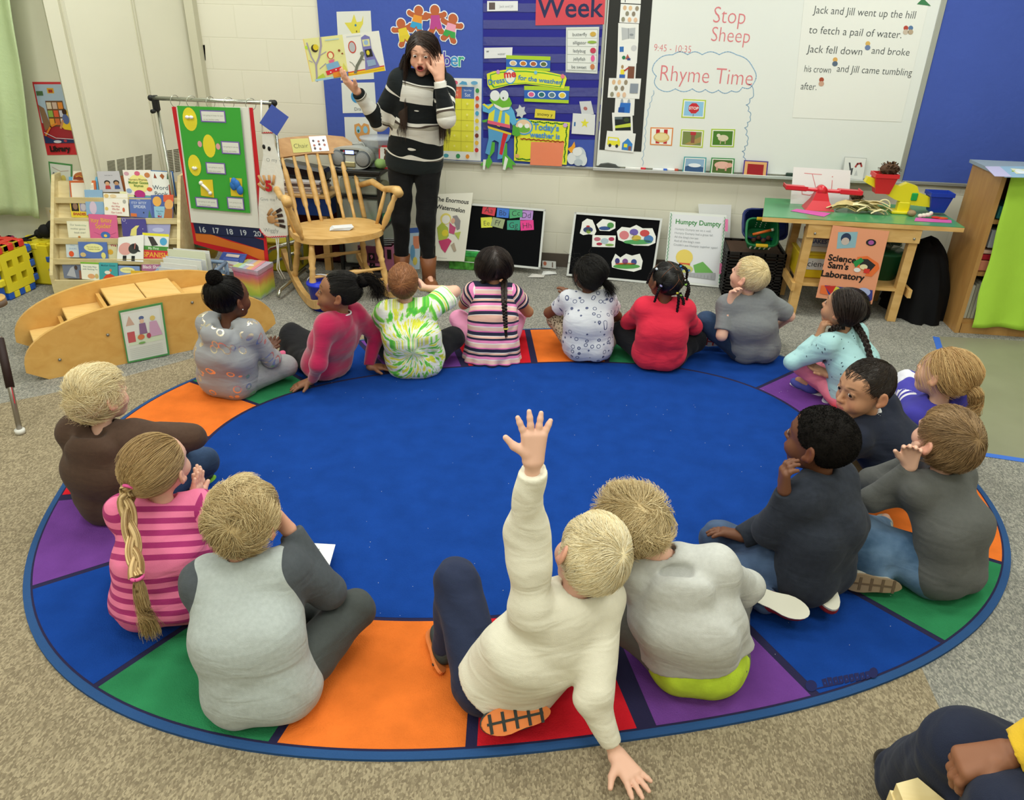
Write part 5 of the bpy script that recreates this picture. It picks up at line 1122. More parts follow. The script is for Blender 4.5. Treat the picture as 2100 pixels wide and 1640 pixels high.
t = empty('whiteboard',(0,D,zb),'large whiteboard with handwriting in red and blue marker','whiteboard')
zw = float(BW(1500,352)[2])
wall_box('panel',pM,pR,zw,ZT,D,D-.018,M('#e6e9e6',.25,name='enamel',spec=.5),t); wall_box('side_rail',pR-.004,pR+.028,zw-.015,ZT,D,D-.026,alu,t)
wall_box('marker_tray',pM-.02,pR+.03,zw-.022,zw-.010,D,D-.065,alu,t); wall_box('tray_lip',pM-.02,pR+.03,zw-.022,zw-.002,D-.062,D-.068,M('#d6dad8',.3,metal=.5),t)
t = empty('bulletin_board',(pR+.8,D,zw),'blue bulletin board at the right above the green table','bulletin board')
wall_box('backing',pR+.030,FX1-.05,zw,ZT,D,D-.020,felt,t); wall_box('bottom_rail',pR+.03,FX1-.05,zw-.02,zw,D,D-.026,alu,t)
# handwriting on the whiteboard (part of it)
wbp = [o for o in bpy.data.objects if o.name == 'whiteboard'][0]
def ink(name,pts,shapes,rough=.4):
    mb = MB(); q = wallq(pts,D-.018); art(mb,q,shapes,(0,-1,0),base=.0006,step=.0001,rough=rough); return mb.build(name,wbp)
RED_,BLU_ = '#dc7f86','#8fb9de'
UW = [(1240,0),(1900,0),(1900,380),(1240,380)]
wq_ = wallq([(1330,20),(1560,20),(1560,200),(1330,200)],D-.018)
def hw(txt,px,py,size,col,bold=-.012,slope=.055,hs=.85):  # handwriting: baseline-left pixel and letter height in px
    p = aty(px,py,D-.018); e = aty(px+100,py+100*slope,D-.018); u = (e-p)/np.linalg.norm(e-p); v = np.array([0,0,1.]); k = np.linalg.norm(e-p)/100
    V,F = textgeo(txt,bold); mb = MB(); m = M(col,.5,name='ink'); V = [p+u*a*size*k*hs+v*b*size*k+np.array([0,-.0008,0]) for a,b in V]
    mb.add(V,F,m); return mb
def ink_text(name,items,parent,**kw):
    for it in items:hw(*it,**kw).build(name,parent)
ink_text('red_writing',[('Stop',1460,46,44,RED_),('Sheep',1456,84,40,RED_),('9:45 - 10:35',1340,104,19,RED_),('Rhyme Time',1350,165,44,RED_)],wbp)
def poly_px(pts,off=.0188):return [aty(x,y,D-off) for x,y in pts]
def ribbon(pts,w,col,name,parent,off=.0188):
    mb = MB(); P = poly_px(pts,off); m = M(col,.5)
    for a,b in zip(P[:-1],P[1:]):
        d = nrm(b-a); n = np.cross(d,[0,1.,0])*w/2; e = d*w*.3; mb.add([a-n-e,a+n-e,b+n+e,b-n+e],[(0,1,2,3)],m)
        if np.dot(np.cross(mb_v(mb,-3)-mb_v(mb,-4),mb_v(mb,-2)-mb_v(mb,-4)),[0,-1,0]) < 0:mb.f[-1] = mb.f[-1][::-1]
    return mb.build(name,parent)
def mb_v(mb,i):return np.array(mb.v[i])
def scallop(P,n,r,sgn=1):
    out = []
    for (a,b) in zip(P[:-1],P[1:]):
        d = math.hypot(b[0]-a[0],b[1]-a[1]); k = max(1,round(d/n)); nx,ny = (b[1]-a[1])/d*sgn,-(b[0]-a[0])/d*sgn
        for i in range(k):
            for j in range(6):t = (i+j/6)/k; h = math.sin(math.pi*j/6)*r; out.append((a[0]+(b[0]-a[0])*t+nx*h,a[1]+(b[1]-a[1])*t+ny*h))
    return out+[P[-1]]
ribbon(scallop([(1342,130),(1380,112),(1440,112),(1510,112),(1545,140),(1545,172),(1500,186),(1420,182),(1350,182),(1342,130)],30,6),.0045,BLU_,'blue_cloud_line',wbp)
ribbon(scallop([(1535,172),(1545,190),(1530,215),(1538,240),(1527,262),(1532,290),(1522,310),(1528,345)],14,4),.004,BLU_,'blue_border_line',wbp)
ribbon(scallop([(1340,185),(1328,225),(1322,262),(1321,295),(1316,325),(1317,340)],16,3),.0035,'#a9cbe8','blue_edge_line',wbp)
# black strip with schedule cards
t = wcard('schedule_strip',[(1252,-40),(1341,-40),(1315,311),(1229,307)],.0195,'#2c2d2b',label='black paper strip on the whiteboard holding the schedule cards',cat='paper strip')
egg = ['#d9b58f','#e0bd95','#9a8d78','#8f8a78','#8f8372','#93907c','#e4b991','#e0bda0']
eggs = [('e',.22,.2,.09,.13,egg[0]),('e',.5,.2,.09,.13,egg[1]),('e',.83,.2,.09,.13,egg[2]),('e',.36,.5,.09,.13,egg[3]),('e',.68,.5,.09,.13,egg[4]),('e',.18,.82,.09,.13,egg[5]),('e',.5,.82,.09,.13,egg[6]),('e',.8,.82,.09,.13,egg[7])]
W_ = '#e9e9e6'
G1 = 'schedule cards on the black strip'
wcard('schedule_card',[(1274,-28),(1316,-28),(1314,8),(1273,6)],.021,W_,[('r',.2,.7,.24,.95,'#555555')],'white schedule card at the very top of the black strip','card',G1)
wcard('schedule_card',[(1273,8),(1314,10),(1311,48),(1270,46)],.0215,W_,eggs,'schedule card with eight egg shapes high on the black strip','card',G1)
wcard('schedule_card',[(1268,47),(1310,49),(1309,88),(1267,87)],.022,W_,[('p',[(.16,.22),(.5,.25),(.84,.2),(.82,.8),(.52,.78),(.2,.88)],'#b9bcbf'),('l',[(.5,.25),(.52,.8)],.02,'#70757a'),('e',.66,.58,.1,.06,'#8f9499')],'schedule card with an open book drawing on the black strip','card',G1)
wcard('schedule_card',[(1267,87),(1309,86),(1306,130),(1266,130)],.0215,W_,[('r',.1,.2,.3,.45,'#3a6fb5'),('e',.8,.28,.14,.14,'#c9c9cc'),('e',.32,.72,.09,.09,'#2e7d54'),('p',[(.5,.55),(.65,.8),(.4,.8)],'#b05a50'),('r',.5,.75,.66,.85,'#3b4a86')],'schedule card with toys and balls drawn on it, on the black strip','card',G1)
wcard('schedule_card',[(1266,129),(1305,130),(1303,161),(1264,160)],.0222,W_,[('e',.28,.25,.07,.13,'#a98a64'),('r',.2,.42,.4,.75,'#e8d740'),('r',.15,.75,.45,.98,'#3a66b5'),('r',.58,.2,.92,1,'#7a4d3a'),('l',[(.4,.5),(.6,.3)],.07,'#b03c34')],'schedule card with a child at a bookcase, on the black strip','card',G1)
wcard('schedule_card',[(1249,160),(1315,161),(1311,203),(1246,200)],.0228,W_,[(s[0],s[1]*.62+.02,s[2],s[3]*.62,s[4],s[5]) for s in eggs]+[('r',.68,.25,.93,.72,'#8a93a0')],'wide schedule card with eggs and a small calendar, on the black strip','card',G1)
wcard('schedule_card',[(1262,200),(1302,202),(1300,237),(1260,232)],.0215,W_,[('e',.35,.25,.07,.2,'#9aa7b5'),('e',.7,.25,.07,.2,'#9aa7b5'),('p',[(.28,.3),(.8,.28),(.78,.88),(.2,.92)],'#2f6fc4'),('p',[(.2,.6),(.5,.55),(.5,.9),(.18,.9)],'#1f4f9e')],'schedule card with a blue backpack, on the black strip','card',G1)
wcard('schedule_card',[(1255,231),(1297,230),(1298,274),(1257,274)],.0225,W_,[('r',.12,.2,.9,.85,'#20282a'),('p',[(.12,.62),(.9,.5),(.9,.68),(.12,.74)],'#c2cf48'),('r',.12,.2,.5,.32,'#59666b'),('e',.7,.35,.14,.1,'#3a4a2e')],'schedule card with a dark landscape photo, near the bottom of the black strip','card',G1)
wcard('schedule_card',[(1245,268),(1304,274),(1299,313),(1240,307)],.0232,W_,[('p',[(.06,.3),(.42,.3),(.5,.5),(.5,.72),(.06,.72)],'#e6df3c'),('r',.1,.36,.4,.48,'#dfe6ee'),('e',.16,.74,.05,.09,'#30343a'),('e',.4,.74,.05,.09,'#30343a'),('p',[(.58,.9),(.58,.55),(.75,.28),(.93,.55),(.93,.9)],'#3c83c9'),('r',.64,.58,.76,.76,'#e6df3c'),('r',.8,.68,.9,.9,'#8a5c50')],'schedule card with a yellow bus and a blue house, lowest on the black strip','card',G1)
# picture cards on the whiteboard
def pic(pts,border,shapes,label,off=.0195,inner='#f0efe6'):return wcard('picture_card',pts,off,border,[('r',.05,.06,.95,.94,inner)]+shapes,label,'picture card','rhyming picture cards on the whiteboard')
pic([(1401,203),(1448,205),(1445,243),(1397,241)],'#b9cf45',[('r',.09,.11,.91,.89,'#8fc3e6'),('p',[(.5+.24*math.cos(math.pi/8+k*math.pi/4),.47+.3*math.sin(math.pi/8+k*math.pi/4)) for k in range(8)],'#c8303a'),('r',.48,.77,.52,.9,'#8a8f94'),('t','STOP',.5,.54,.17,'#f0e6e6','c',.03)],'picture card of a red stop sign on the whiteboard',.0195,'#f3f3ec')
pic([(1334,261),(1381,262),(1378,299),(1333,297)],'#e08a4a',[('r',.25,.1,.42,.9,'#c02f35'),('r',.6,.1,.76,.9,'#c02f35'),('e',.5,.55,.36,.28,'#d9bb76'),('e',.5,.52,.30,.2,'#e8d8a0')],'picture card of a pie with an orange border on the whiteboard')
pic([(1397,265),(1444,267),(1441,303),(1394,300)],'#b9cf45',[('r',.09,.11,.91,.89,'#7d8a50'),('p',[(.2,.85),(.9,.35),(.9,.7),(.5,.89)],'#a98f56'),('r',.42,.12,.66,.3,'#b8323c'),('r',.46,.3,.62,.75,'#8a5a48')],'picture card of a person walking a path, between the pie and sheep cards')
pic([(1459,264),(1508,265),(1505,302),(1456,301)],'#a9c83e',[('r',.09,.11,.91,.89,'#4d7d2e'),('e',.52,.5,.22,.18,'#d8cdb0'),('e',.32,.36,.08,.1,'#e0d8c2'),('r',.4,.6,.44,.82,'#c0b090'),('r',.6,.6,.64,.82,'#c0b090')],'picture card of a white sheep on grass on the whiteboard')
def tcard(pts,border,shapes,label,off=.05,inner='#f0efe6',g='picture cards standing in the marker tray'):
    return wcard('picture_card',pts,off,border,[('r',.05,.06,.95,.94,inner)]+shapes,label,'picture card',g)
tcard([(1403,321),(1449,323),(1446,357),(1399,354)],'#4fa0a8',[('r',.09,.11,.91,.89,'#8fb0cf'),('p',[(.1,.6),(.4,.45),(.9,.6),(.9,.88),(.1,.88)],'#3a5a86'),('e',.5,.5,.28,.12,'#e6ecf2')],'picture card of a whale in the sea, standing in the marker tray')
tcard([(1459,323),(1507,325),(1504,360),(1455,357)],'#3f8f4f',[('r',.09,.11,.91,.89,'#4f6a34'),('e',.5,.42,.34,.22,'#e5b6a6'),('e',.8,.4,.12,.14,'#e0a898'),('r',.25,.5,.32,.75,'#d8a090'),('r',.62,.5,.69,.75,'#d8a090')],'picture card of a pink pig, standing in the marker tray')
tcard([(1526,328),(1576,331),(1572,367),(1522,363)],'#5b3f94',[('r',.07,.08,.93,.92,'#e8b377'),('r',.17,.2,.83,.8,'#a3242c')],'picture card of a plain dark red rectangle with a purple border, in the marker tray',.05,'#e8b377')
tcard([(1732,321),(1778,324),(1770,370),(1726,366)],'#c4c6c4',[('r',.03,.03,.97,.97,'#e9eae8'),('p',[(.22,.25),(.3,.25),(.36,.5),(.46,.48),(.44,.8),(.3,.78),(.3,.55)],'#55585c'),('p',[(.62,.55),(.7,.8),(.54,.82)],'#c8cacc'),('l',[(.55,.42),(.62,.28),(.76,.25),(.82,.38)],.08,'#b04a48')],'white card with a magnet drawing standing in the tray, behind the red toy scale',.045,'#e9eae8')
# nursery rhyme sheet
sh = wcard('rhyme_sheet',[(1655,-60),(1920,-60),(1848,250),(1625,241)],.0198,'#e9eae5',label='large white sheet with the handwritten Jack and Jill rhyme',cat='poster')
def hwp(items,parent,col='#4c5254',off=.0204):
    for txt,px,py,size,wd in items:
        a = MB()
        p = aty(px,py,D-off); e = aty(px+wd,py+wd*.055,D-off); u = (e-p)/np.linalg.norm(e-p); V,F = textgeo(txt,-.008); L = V[:,0].max()
        k = np.linalg.norm(e-p); kk = k/wd*size; m = M(col,.6,name='marker_ink'); a.add([p+u*(x/L)*k+np.array([0,-.0003,1.])*0+np.array([0,-.0004,y*kk]) for x,y in V],F,m); a.build('handwriting',parent)
hwp([('Jack and Jill went up the hill',1668,27,21,208),('to fetch a pail of water.',1658,68,21,190),('Jack fell down',1655,107,21,112),('and broke',1786,110,20,78),('his crown',1648,147,19,55),('and Jill came tumbling',1715,147,20,154),('after.',1641,183,20,33)],sh)
for (x,y,c1,c2) in ((1858,62,'#b5483c','#c9b9a8'),(1868,62,'#5a7aa5','#b8a48c'),(1780,94,'#d8b060','#6a7fa8'),(1713,127,'#d8a860','#5a6a80'),(1685,168,'#a8503a','#c8a08a')):
    q = wallq([(x-7,y-9),(x+7,y-9),(x+6,y+9),(x-8,y+9)],D-.0202); mb = MB(); art(mb,q,[('e',.5,.25,.35,.28,c1),('e',.5,.7,.4,.3,c2)],(0,-1,0)); mb.build('sticker',sh)
q = wallq([(1882,-4),(1909,-4),(1909,13),(1880,10)],D-.0202); mb = MB(); art(mb,q,[('p',[(0,.9),(.4,.0),(1,.95)],'#3f7d52')],(0,-1,0)); mb.build('sticker',sh)
# ---- things on the marker tray
ztr = zw-.010
def marker(px,c1,c2,label,ln=.12,yy=.045):
    p = aty(px,352,D-yy); mb = MB(); z = ztr+.009; mb.tube([(p[0]-ln/2,p[1],z),(p[0]+ln/2,p[1],z)],.008,M(c1,.4),10); o = mb.build('marker'); m2 = MB(); m2.tube([(p[0]+ln*.28,p[1],z),(p[0]+ln/2+.004,p[1],z)],.0092,M(c2,.4),10); m2.build('cap',o)
    tag(o,label,'marker','markers in the tray')
marker(1302,'#e6e4e0','#d02f3c','white marker with a red end in the tray near the eraser',.13); marker(1352,'#e6e6ea','#2f5fc0','marker with a blue cap lying in the tray below the picture cards',.09); marker(1375,'#e8e6e4','#b8503c','marker with a brown cap lying rightmost below the whale card',.09,.03); marker(1800,'#efefec','#dfe0de','white marker in the tray behind the red toy scale',.09)
e0 = aty(1246,347,D-.04); mb = MB(); mb.prism([(-.075,0),(.085,0),(.05,.026),(.0,.034),(-.05,.026)],(e0[0],e0[1]+.02,ztr),(1,0,0),(0,0,1),(0,-1,0),.04,M('#4a4d4b',.8)); tag(mb.build('eraser'),'dark grey board eraser at the left end of the tray','eraser')
e0 = aty(1618,366,D-.04); mb = MB(); mb.box((e0[0],e0[1],ztr+.013),(.045,.035,.026),M('#2e3f36',.8),bev=.004); tag(mb.build('eraser'),'small dark green eraser in the tray beside the Ji sign','eraser')
# ---- left bulletin board papers
G2 = 'shape drawing cards on the blue board'
wcard('drawing_card',[(690,24),(760,22),(764,96),(694,100)],.0195,'#d9dcd6',[('p',[(.22,.3),(.42,.3),(.51,.08),(.58,.3),(.72,.28),(.78,.12),(.76,.35),(.66,.5),(.66,.85),(.5,.8),(.36,.9),(.42,.6)],'#d9cf52'),('e',.54,.38,.03,.035,'#3f7fa5'),('e',.56,.55,.02,.03,'#7a6a30')],'card with a yellow star drawing, highest on the left of the blue board','drawing',G2)
wcard('drawing_card',[(695,104),(764,101),(767,162),(699,165)],.0195,'#d9dcd6',[],'white card mostly hidden behind the open storybook','drawing',G2)
wcard('drawing_card',[(700,170),(768,169),(772,231),(703,232)],.0195,'#dcdfdb',[('e',.44,.45,.17,.22,'#3f8fc4'),('t','Draw',.5,.92,.13,'#70757a')],'card with a blue round drawing on the blue board, beside the teacher’s elbow'.replace('’',"'"),'drawing',G2)
wcard('drawing_card',[(706,240),(772,240),(775,301),(709,301)],.0195,'#dcdfdb',[('p',[(.3,.25),(.45,.2),(.52,.3),(.6,.2),(.75,.25),(.78,.45),(.72,.7),(.55,.84),(.42,.8),(.3,.55)],'#d39a5a'),('e',.42,.42,.07,.12,'#8fc0d8'),('e',.64,.42,.07,.12,'#8fc0d8'),('e',.42,.46,.03,.05,'#2e6a5a'),('p',[(.46,.62),(.6,.62),(.53,.72)],'#e6e8e6'),('t','Pretzel',.56,.95,.13,'#5f6468')],'card with a brown pretzel face, lowest on the blue board behind the radio','drawing',G2)
t = wcard('wall_calendar',[(812,158),(988,161),(986,330),(812,322)],.0195,'#e4e6e2',label='yellow grid calendar with a white picture border on the blue board',cat='calendar',shapes=[('r',.04,.10,.915,.89,'#dfdb45'),('r',.04,.10,.77,.24,'#d9694e'),('r',.77,.10,.915,.24,'#4f6fb0'),('t','Fri',.70,.215,.055,'#ecd0b8'),('t','Sat',.84,.215,.055,'#d8e0f0'),('t','Friday',.70,.15,.028,'#ecd0b8'),('t','Saturday',.84,.15,.026,'#d8e0f0')]
    +[('l',[(.04,.24+.13*k),(.915,.24+.13*k)],.003,'#a8a236') for k in range(1,5)]+[('l',[(.04+.146*k,.10),(.04+.146*k,.89)],.003,'#a8a236') for k in range(1,6)]
    +[('e',.11+.146*i,.30+.13*j,.012,.014,'#e9e37a') for i in range(6) for j in range(5)]
    +[('e',.955,.14+.09*k,.022,.028,['#3f8f4f','#d8503c','#c86030','#4f9fc0','#e0c030','#d8d040','#7a3a2a','#e0b040','#c03a3a'][k]) for k in range(9)]+[('e',.70,.05,.03,.025,'#d8607a'),('p',[(.74,.07),(.78,.03),(.83,.04),(.84,.075)],'#5aa0c8'),('e',.92,.05,.04,.022,'#6aa6cc'),('e',.60,.945,.03,.025,'#4f9fb0'),('e',.74,.945,.025,.03,'#3f8f5a'),('e',.85,.945,.022,.028,'#e0902f')])
mb = MB()
def kid_cut(cx,cy,ang,s_,shirt,pant,label):
    mb = MB(); P = aty(cx,cy,D-.02); u = np.array([math.cos(ang),0,math.sin(ang)]); v = np.array([-math.sin(ang),0,math.cos(ang)]); k = s_
    q = [P-u*k+v*k,P+u*k+v*k,P+u*k-v*k,P-u*k-v*k]
    def fig(g,c,body,legs):
        o = [('e',.5,.20,.17+g,.17+g,c)]
        for sx in (-1,1):o += [('l',[(.5,.42),(.5+sx*.30,.36)],.17+2*g,c),('e',.5+sx*.34,.34,.09+g,.09+g,c),('l',[(.5,.62),(.5+sx*.17,.88)],.2+2*g,c),('e',.5+sx*.2,.9,.10+g,.09+g,c)]
        o += [('p',[(.34-g,.36-g),(.66+g,.36-g),(.70+g,.72+g),(.30-g,.72+g)],body)]; return o
    sh = fig(.035,'#e6ecf0','#e6ecf0',0)+fig(0,'#b8623c',shirt,0)+[('p',[(.31,.60),(.69,.60),(.74,.80),(.56,.82),(.5,.72),(.44,.82),(.26,.80)],pant)]
    art(mb,q,sh,(0,-1,0),base=.0005,step=.00015); o = mb.build('paper_cutout'); tag(o,label,'paper cutout','gingerbread child cutouts on the blue board')
kid_cut(827,66,.25,.085,'#e0c83a','#d8c23a','gingerbread cutout in a yellow outfit, leftmost above the teacher'); kid_cut(856,40,-.2,.085,'#e2973a','#3a9fd0','gingerbread cutout in orange and blue above the teacher’s head'.replace('’',"'")); kid_cut(893,40,.05,.088,'#b8478f','#b8478f','gingerbread cutout in a magenta outfit with a blue hat'); kid_cut(925,57,-.25,.088,'#e8a0b8','#3f9f4f','gingerbread cutout in a pink shirt and green trousers, rightmost of the four')
mb = MB()
for i,(ch,c) in enumerate((('b','#5a4fb0'),('e','#3f8fc8'),('r','#3fae8a'))):
    p = aty(908+i*15,135+i*.5,D-.0205)
    for bold,col,o_ in ((.045,'#d5e6ea',i*.0003),(.006,c,.0012)):
        V,F = textgeo(ch,bold); mb.add([p+np.array([x*.115,-o_,y*.125]) for x,y in V],F,M(col,.5))
tag(mb.build('month_letters'),'colourful cut out letters ber beside the teacher','letters')
# ---- pocket chart
pc = empty('pocket_chart',BW(1110,283,.02),'dark blue pocket chart with clear pockets beside the calendar','pocket chart')
PCq = wallq([(990,-60),(1248,-60),(1226,286),(991,282)],D-.0200)
card('chart_cloth',PCq,'#23248a',thick=.0015,parent=pc)
for k in range(9):
    y0 = -28+k*34.5
    q = wallq([(991,y0),(1244-y0*.055,y0+1),(1243-y0*.055-1,y0+19),(991,y0+18)],D-.0225)
    card('clear_pocket',q,M('#3a3f8c',.12,name='vinyl',bump=.6,bscale=25,spec=.9),thick=.0008,parent=pc)
G3 = 'things pinned on the pocket chart'
wcard('banner',[(1100,-30),(1243,-30),(1239,50),(1098,52)],.0262,M('#cf4152',.15,name='glossy_red',bump=.35,bscale=14,spec=.8),[('t','Week',.5,.80,.38,'#2b2f55','c',.012)],'glossy red banner reading Week at the top of the pocket chart','banner')
wcard('word_card',[(999,2),(1062,2),(1062,22),(999,23)],.0262,'#dfe0e2',[('r',.06,.15,.26,.85,'#5f5350'),('t','Jack and Jill',.62,.65,.10,'#a9adb2')],'small white word card with a dark picture at the top left of the pocket chart','card',G3)
wcard('word_card',[(993,98),(1051,97),(1050,118),(993,120)],.0262,'#dfe0e2',[('t','w',.12,.45,.14,'#40444a'),('t','water',.62,.72,.12,'#8a8f96')],'small white word card at the left edge of the pocket chart','card',G3)
wcard('word_list',[(1161,56),(1229,55),(1225,151),(1160,148)],.0262,'#cfd3cf',[('r',.04,.05,.96,.95,'#8f958f'),('r',.05,.06,.95,.94,'#dfe2de')]+[('l',[(.05,.06+.178*k),(.95,.06+.178*k)],.008,'#8a908c') for k in range(1,5)]+[('t',t_,.42,.06+.178*i+.13,.13,'#6c7274') for i,t_ in enumerate(('butterfly','alligator','ladybug','jellyfish','be sweet'))]+[('e',.82,.15,.09,.05,'#c9a44a'),('e',.80,.32,.14,.03,'#8fae48'),('e',.84,.50,.09,.06,'#c0405a'),('e',.84,.67,.06,.07,'#e0609a'),('e',.84,.85,.07,.06,'#c07a50')],'word list sheet with ladybug and jellyfish on the pocket chart','word list',G3)
def bandcard(pts,label,cols):return wcard('picture_strip',pts,.0265,'#a9c832',[('r',0,.26,1,.80,'#2f62b5')]+[('e',.16+.23*i,.53,.085,.19,c) for i,c in enumerate(['#e6ecf0']*4)]+[('e',.16+.23*i,.53,.062,.14,c) for i,c in enumerate(cols)],label,'picture strip',G3)
bandcard([(1038,113),(1129,116),(1128,146),(1038,143)],'green and blue picture strip above the Dress me sign',('#d8b48a','#c87a30','#b0633a','#5f6a3a')); bandcard([(1075,176),(1168,177),(1166,212),(1075,208)],'green and blue picture strip below the Dress me sign',('#d8608f','#2a6a70','#5a7a8a','#e0c040'))
P = [(.02,.30),(.10,.18),(.3,.05),(.5,.02),(.75,.08),(.98,.25),(1,.42),(.97,.95),(.75,.82),(.5,.72),(.3,.78),(.07,1.0),(.03,.8)]
wcard('sign',[(995,137),(1163,145),(1161,184),(995,184)],.0275,M('#dbe03e',1,alpha=0),[('p',P,'#dbe03e'),('p',[(.04+.92*(x),.08+.84*y) for x,y in P],'#4aa53a'),('p',[(.055+.89*(x),.14+.72*y) for x,y in P],'#dbe03e'),('e',.31,.38,.07,.36,'#4f9fd0'),('e',.31,.38,.06,.3,'#e8e6d8'),('t','Dress',.145,.72,.088,'#3f7fc0','c',.02,.18),('t','me',.31,.42,.12,'#cf3a3f','c',.04,.1),('t','for the weather!',.68,.62,.083,'#3f7fc0','c',.02,-.10),('e',.16,.2,.022,.1,'#c890c8'),('e',.62,.16,.02,.09,'#70b8d8'),('e',.95,.3,.025,.12,'#e07a8f')],'wavy yellow sign reading Dress me for the weather','sign',G3)
wcard('word_tag',[(1098,223),(1139,227),(1138,244),(1096,241)],.0275,'#d9c93f',[('t','snowy y',.5,.72,.23,'#3c3a20','c',0)],'yellow tag reading snowy on the pocket chart','card',G3)
TW = [(1055,243),(1169,251),(1162,338),(1054,329)]
wcard('sign',TW,.0278,'#dde03c',[('l',[(.04+.92*k/24,.045+.012*math.sin(k*1.6)) for k in range(25)],.022,'#4f9f35'),('l',[(.95+.008*math.sin(k*1.4),.06+.88*k/20) for k in range(21)],.022,'#4f9f35'),('l',[(.05+.008*math.sin(k*1.4),.12+.82*k/20) for k in range(21)],.022,'#4f9f35'),('l',[(.05+.5*k/14,.95+.01*math.sin(k*1.5)) for k in range(15)],.022,'#4f9f35'),('e',.17,.17,.17,.2,'#4f9fd0'),('e',.17,.17,.145,.165,'#e6c9a8'),('e',.17,.23,.12,.09,'#6fb040'),('e',.11,.15,.045,.055,'#eceee8'),('e',.23,.15,.045,.055,'#eceee8'),('t',"Today's",.58,.22,.15,'#4f8fd0','c',.03),('t','weather is',.56,.40,.13,'#4f8fd0','c',.03),('l',[(.12+.8*k/30,.46+.012*math.sin(k*1.9)) for k in range(31)],.018,'#c8452f'),('e',.92,.07,.04,.05,'#c8a0d8'),('e',.06,.88,.04,.05,'#e0b070')],"yellow sign reading Today's weather is",'sign',G3)
wcard('card_pocket',[(1089,291),(1157,292),(1152,341),(1087,338)],.0295,M('#ee8a66',.15,name='orange_plastic',bump=.5,bscale=9,spec=.8),[],"glossy orange card over the Today's weather sign",'card',G3)
wcard('card_stack',[(1175,232),(1221,235),(1219,277),(1172,274)],.0275,'#d8dadb',[('p',[(.55+.2*math.sin(k*math.pi/5)*(1 if k % 2 == 0 else .42),.45-.24*math.cos(k*math.pi/5)*(1 if k % 2 == 0 else .42)) for k in range(10)],'#dcd640'),('r',.08,.42,.15,.62,'#3a6fa8')],'white card with a yellow star in the lowest pocket','card',G3)
wcard('word_card',[(1188,208),(1212,207),(1218,234),(1193,235)],.0262,'#c9ccd0',[('e',.4,.55,.16,.14,'#b06a66')],'small card with a red dot above the star card','card',G3)
def cutout(name,parts,off,label,cat,parent=None):
    """pts outlines in photo pixels, cut from thin card"""
    mb = MB()
    for i,(P,c) in enumerate(parts):
        Wp = [aty(x,y,D-off-.0004*i) for x,y in P]; o = Wp[0]; mb.prism([(p[0]-o[0],p[2]-o[2]) for p in Wp],o,(1,0,0),(0,0,1),(0,-1,0),.0006,M(c,.5,name='card_print'))
    o = mb.build(name,parent); tag(o,label,cat,G3 if cat else None); return o
def el(cx,cy,rx,ry,n=16,a=0):return [(cx+rx*math.cos(2*math.pi*k/n+a),cy+ry*math.sin(2*math.pi*k/n+a)) for k in range(n)]
cutout('snowflake',[([(1068+12*math.cos(k*math.pi/6+.3)*(1 if k % 2 == 0 else .62),229+15*math.sin(k*math.pi/6+.3)*(1 if k % 2 == 0 else .62)) for k in range(12)],'#c9cdd0')],.027,'pale grey paper snowflake beside the paper frog','cutout')
cutout('cloud',[([(1164,305),(1172,300),(1178,290),(1180,300),(1172,315)],'#e8a030'),(el(1188,320,14,19),'#c3ccd3'),(el(1172,325,9,12),'#d8dde0'),(el(1196,328,8,12),'#d3d9dd'),(el(1184,311,10,9),'#e0e3e4'),(el(1186,333,9,7),'#b5c0c9')],.027,'grey and white paper cloud at the bottom of the blue board','cutout')
fr = empty('paper_frog',aty(1022,270,D-.03),'green paper frog dressed in a striped jacket on the pocket chart','cutout')
cutout('legs',[([(1006,290),(1015,292),(1014,310),(1005,322),(1010,332),(1001,346),(995,338),(984,340),(990,332),(1000,325)],'#5cb040'),([(1033,292),(1040,294),(1040,318),(1055,333),(1058,338),(1050,338),(1052,348),(1042,342),(1035,350),(1030,335),(1031,318)],'#5cb040'),([(1036,320),(1042,326),(1036,349),(1031,347)],'#e8ede6'),([(991,327),(997,327),(994,349),(990,347)],'#e8ede6')],.029,None,None,fr)
cutout('trousers',[([(1001,260),(1049,275),(1043,288),(1037,292),(1030,325),(1020,327),(1023,292),(1014,287),(1009,290),(1004,318),(995,314),(1002,285)],'#5aa0d0'),([(1032,272),(1042,275),(1035,295),(1030,318),(1024,316),(1028,290)],'#d02f38'),([(1000,258),(1049,273),(1048,277),(1001,263)],'#e0c83a')],.031,None,None,fr)
cutout('jacket',[([(1010,212),(1046,216),(1054,228),(1060,252),(1052,258),(1046,250),(1046,262),(1000,252),(1002,232),(990,228),(989,214),(1000,214)],'#5fb0dd'),([(1003,233),(1015,224),(1012,250),(1000,248)],'#e3dd45'),([(1036,230),(1045,238),(1045,258),(1035,256)],'#e3dd45'),([(1026,224),(1031,224),(1025,260),(1019,258)],'#e0d840'),([(1000,246),(1046,256),(1046,263),(1000,253)],'#e0607f'),([(989,214),(993,212),(1001,218),(1010,212),(1012,216),(1002,224)],'#e3dd45')],.033,None,None,fr)
cutout('head',[([(1004,205),(1012,192),(1030,194),(1045,200),(1050,212),(1045,222),(1028,224),(1012,215)],'#6fb53a'),(el(1015,196,10,11),'#e6eaea'),(el(1034,196,9,11),'#dfe5e5'),([(1012,212),(1030,221),(1046,219),(1044,224),(1028,227),(1015,219)],'#e9ebe4'),(el(1032,201,1.4,2),'#303030')],.035,None,None,fr)
cutout('hand',[([(1052,255),(1062,262),(1068,276),(1060,280),(1050,276)],'#55a83c'),([(988,247),(1000,244),(998,250),(990,251)],'#55a83c')],.034,None,None,fr)
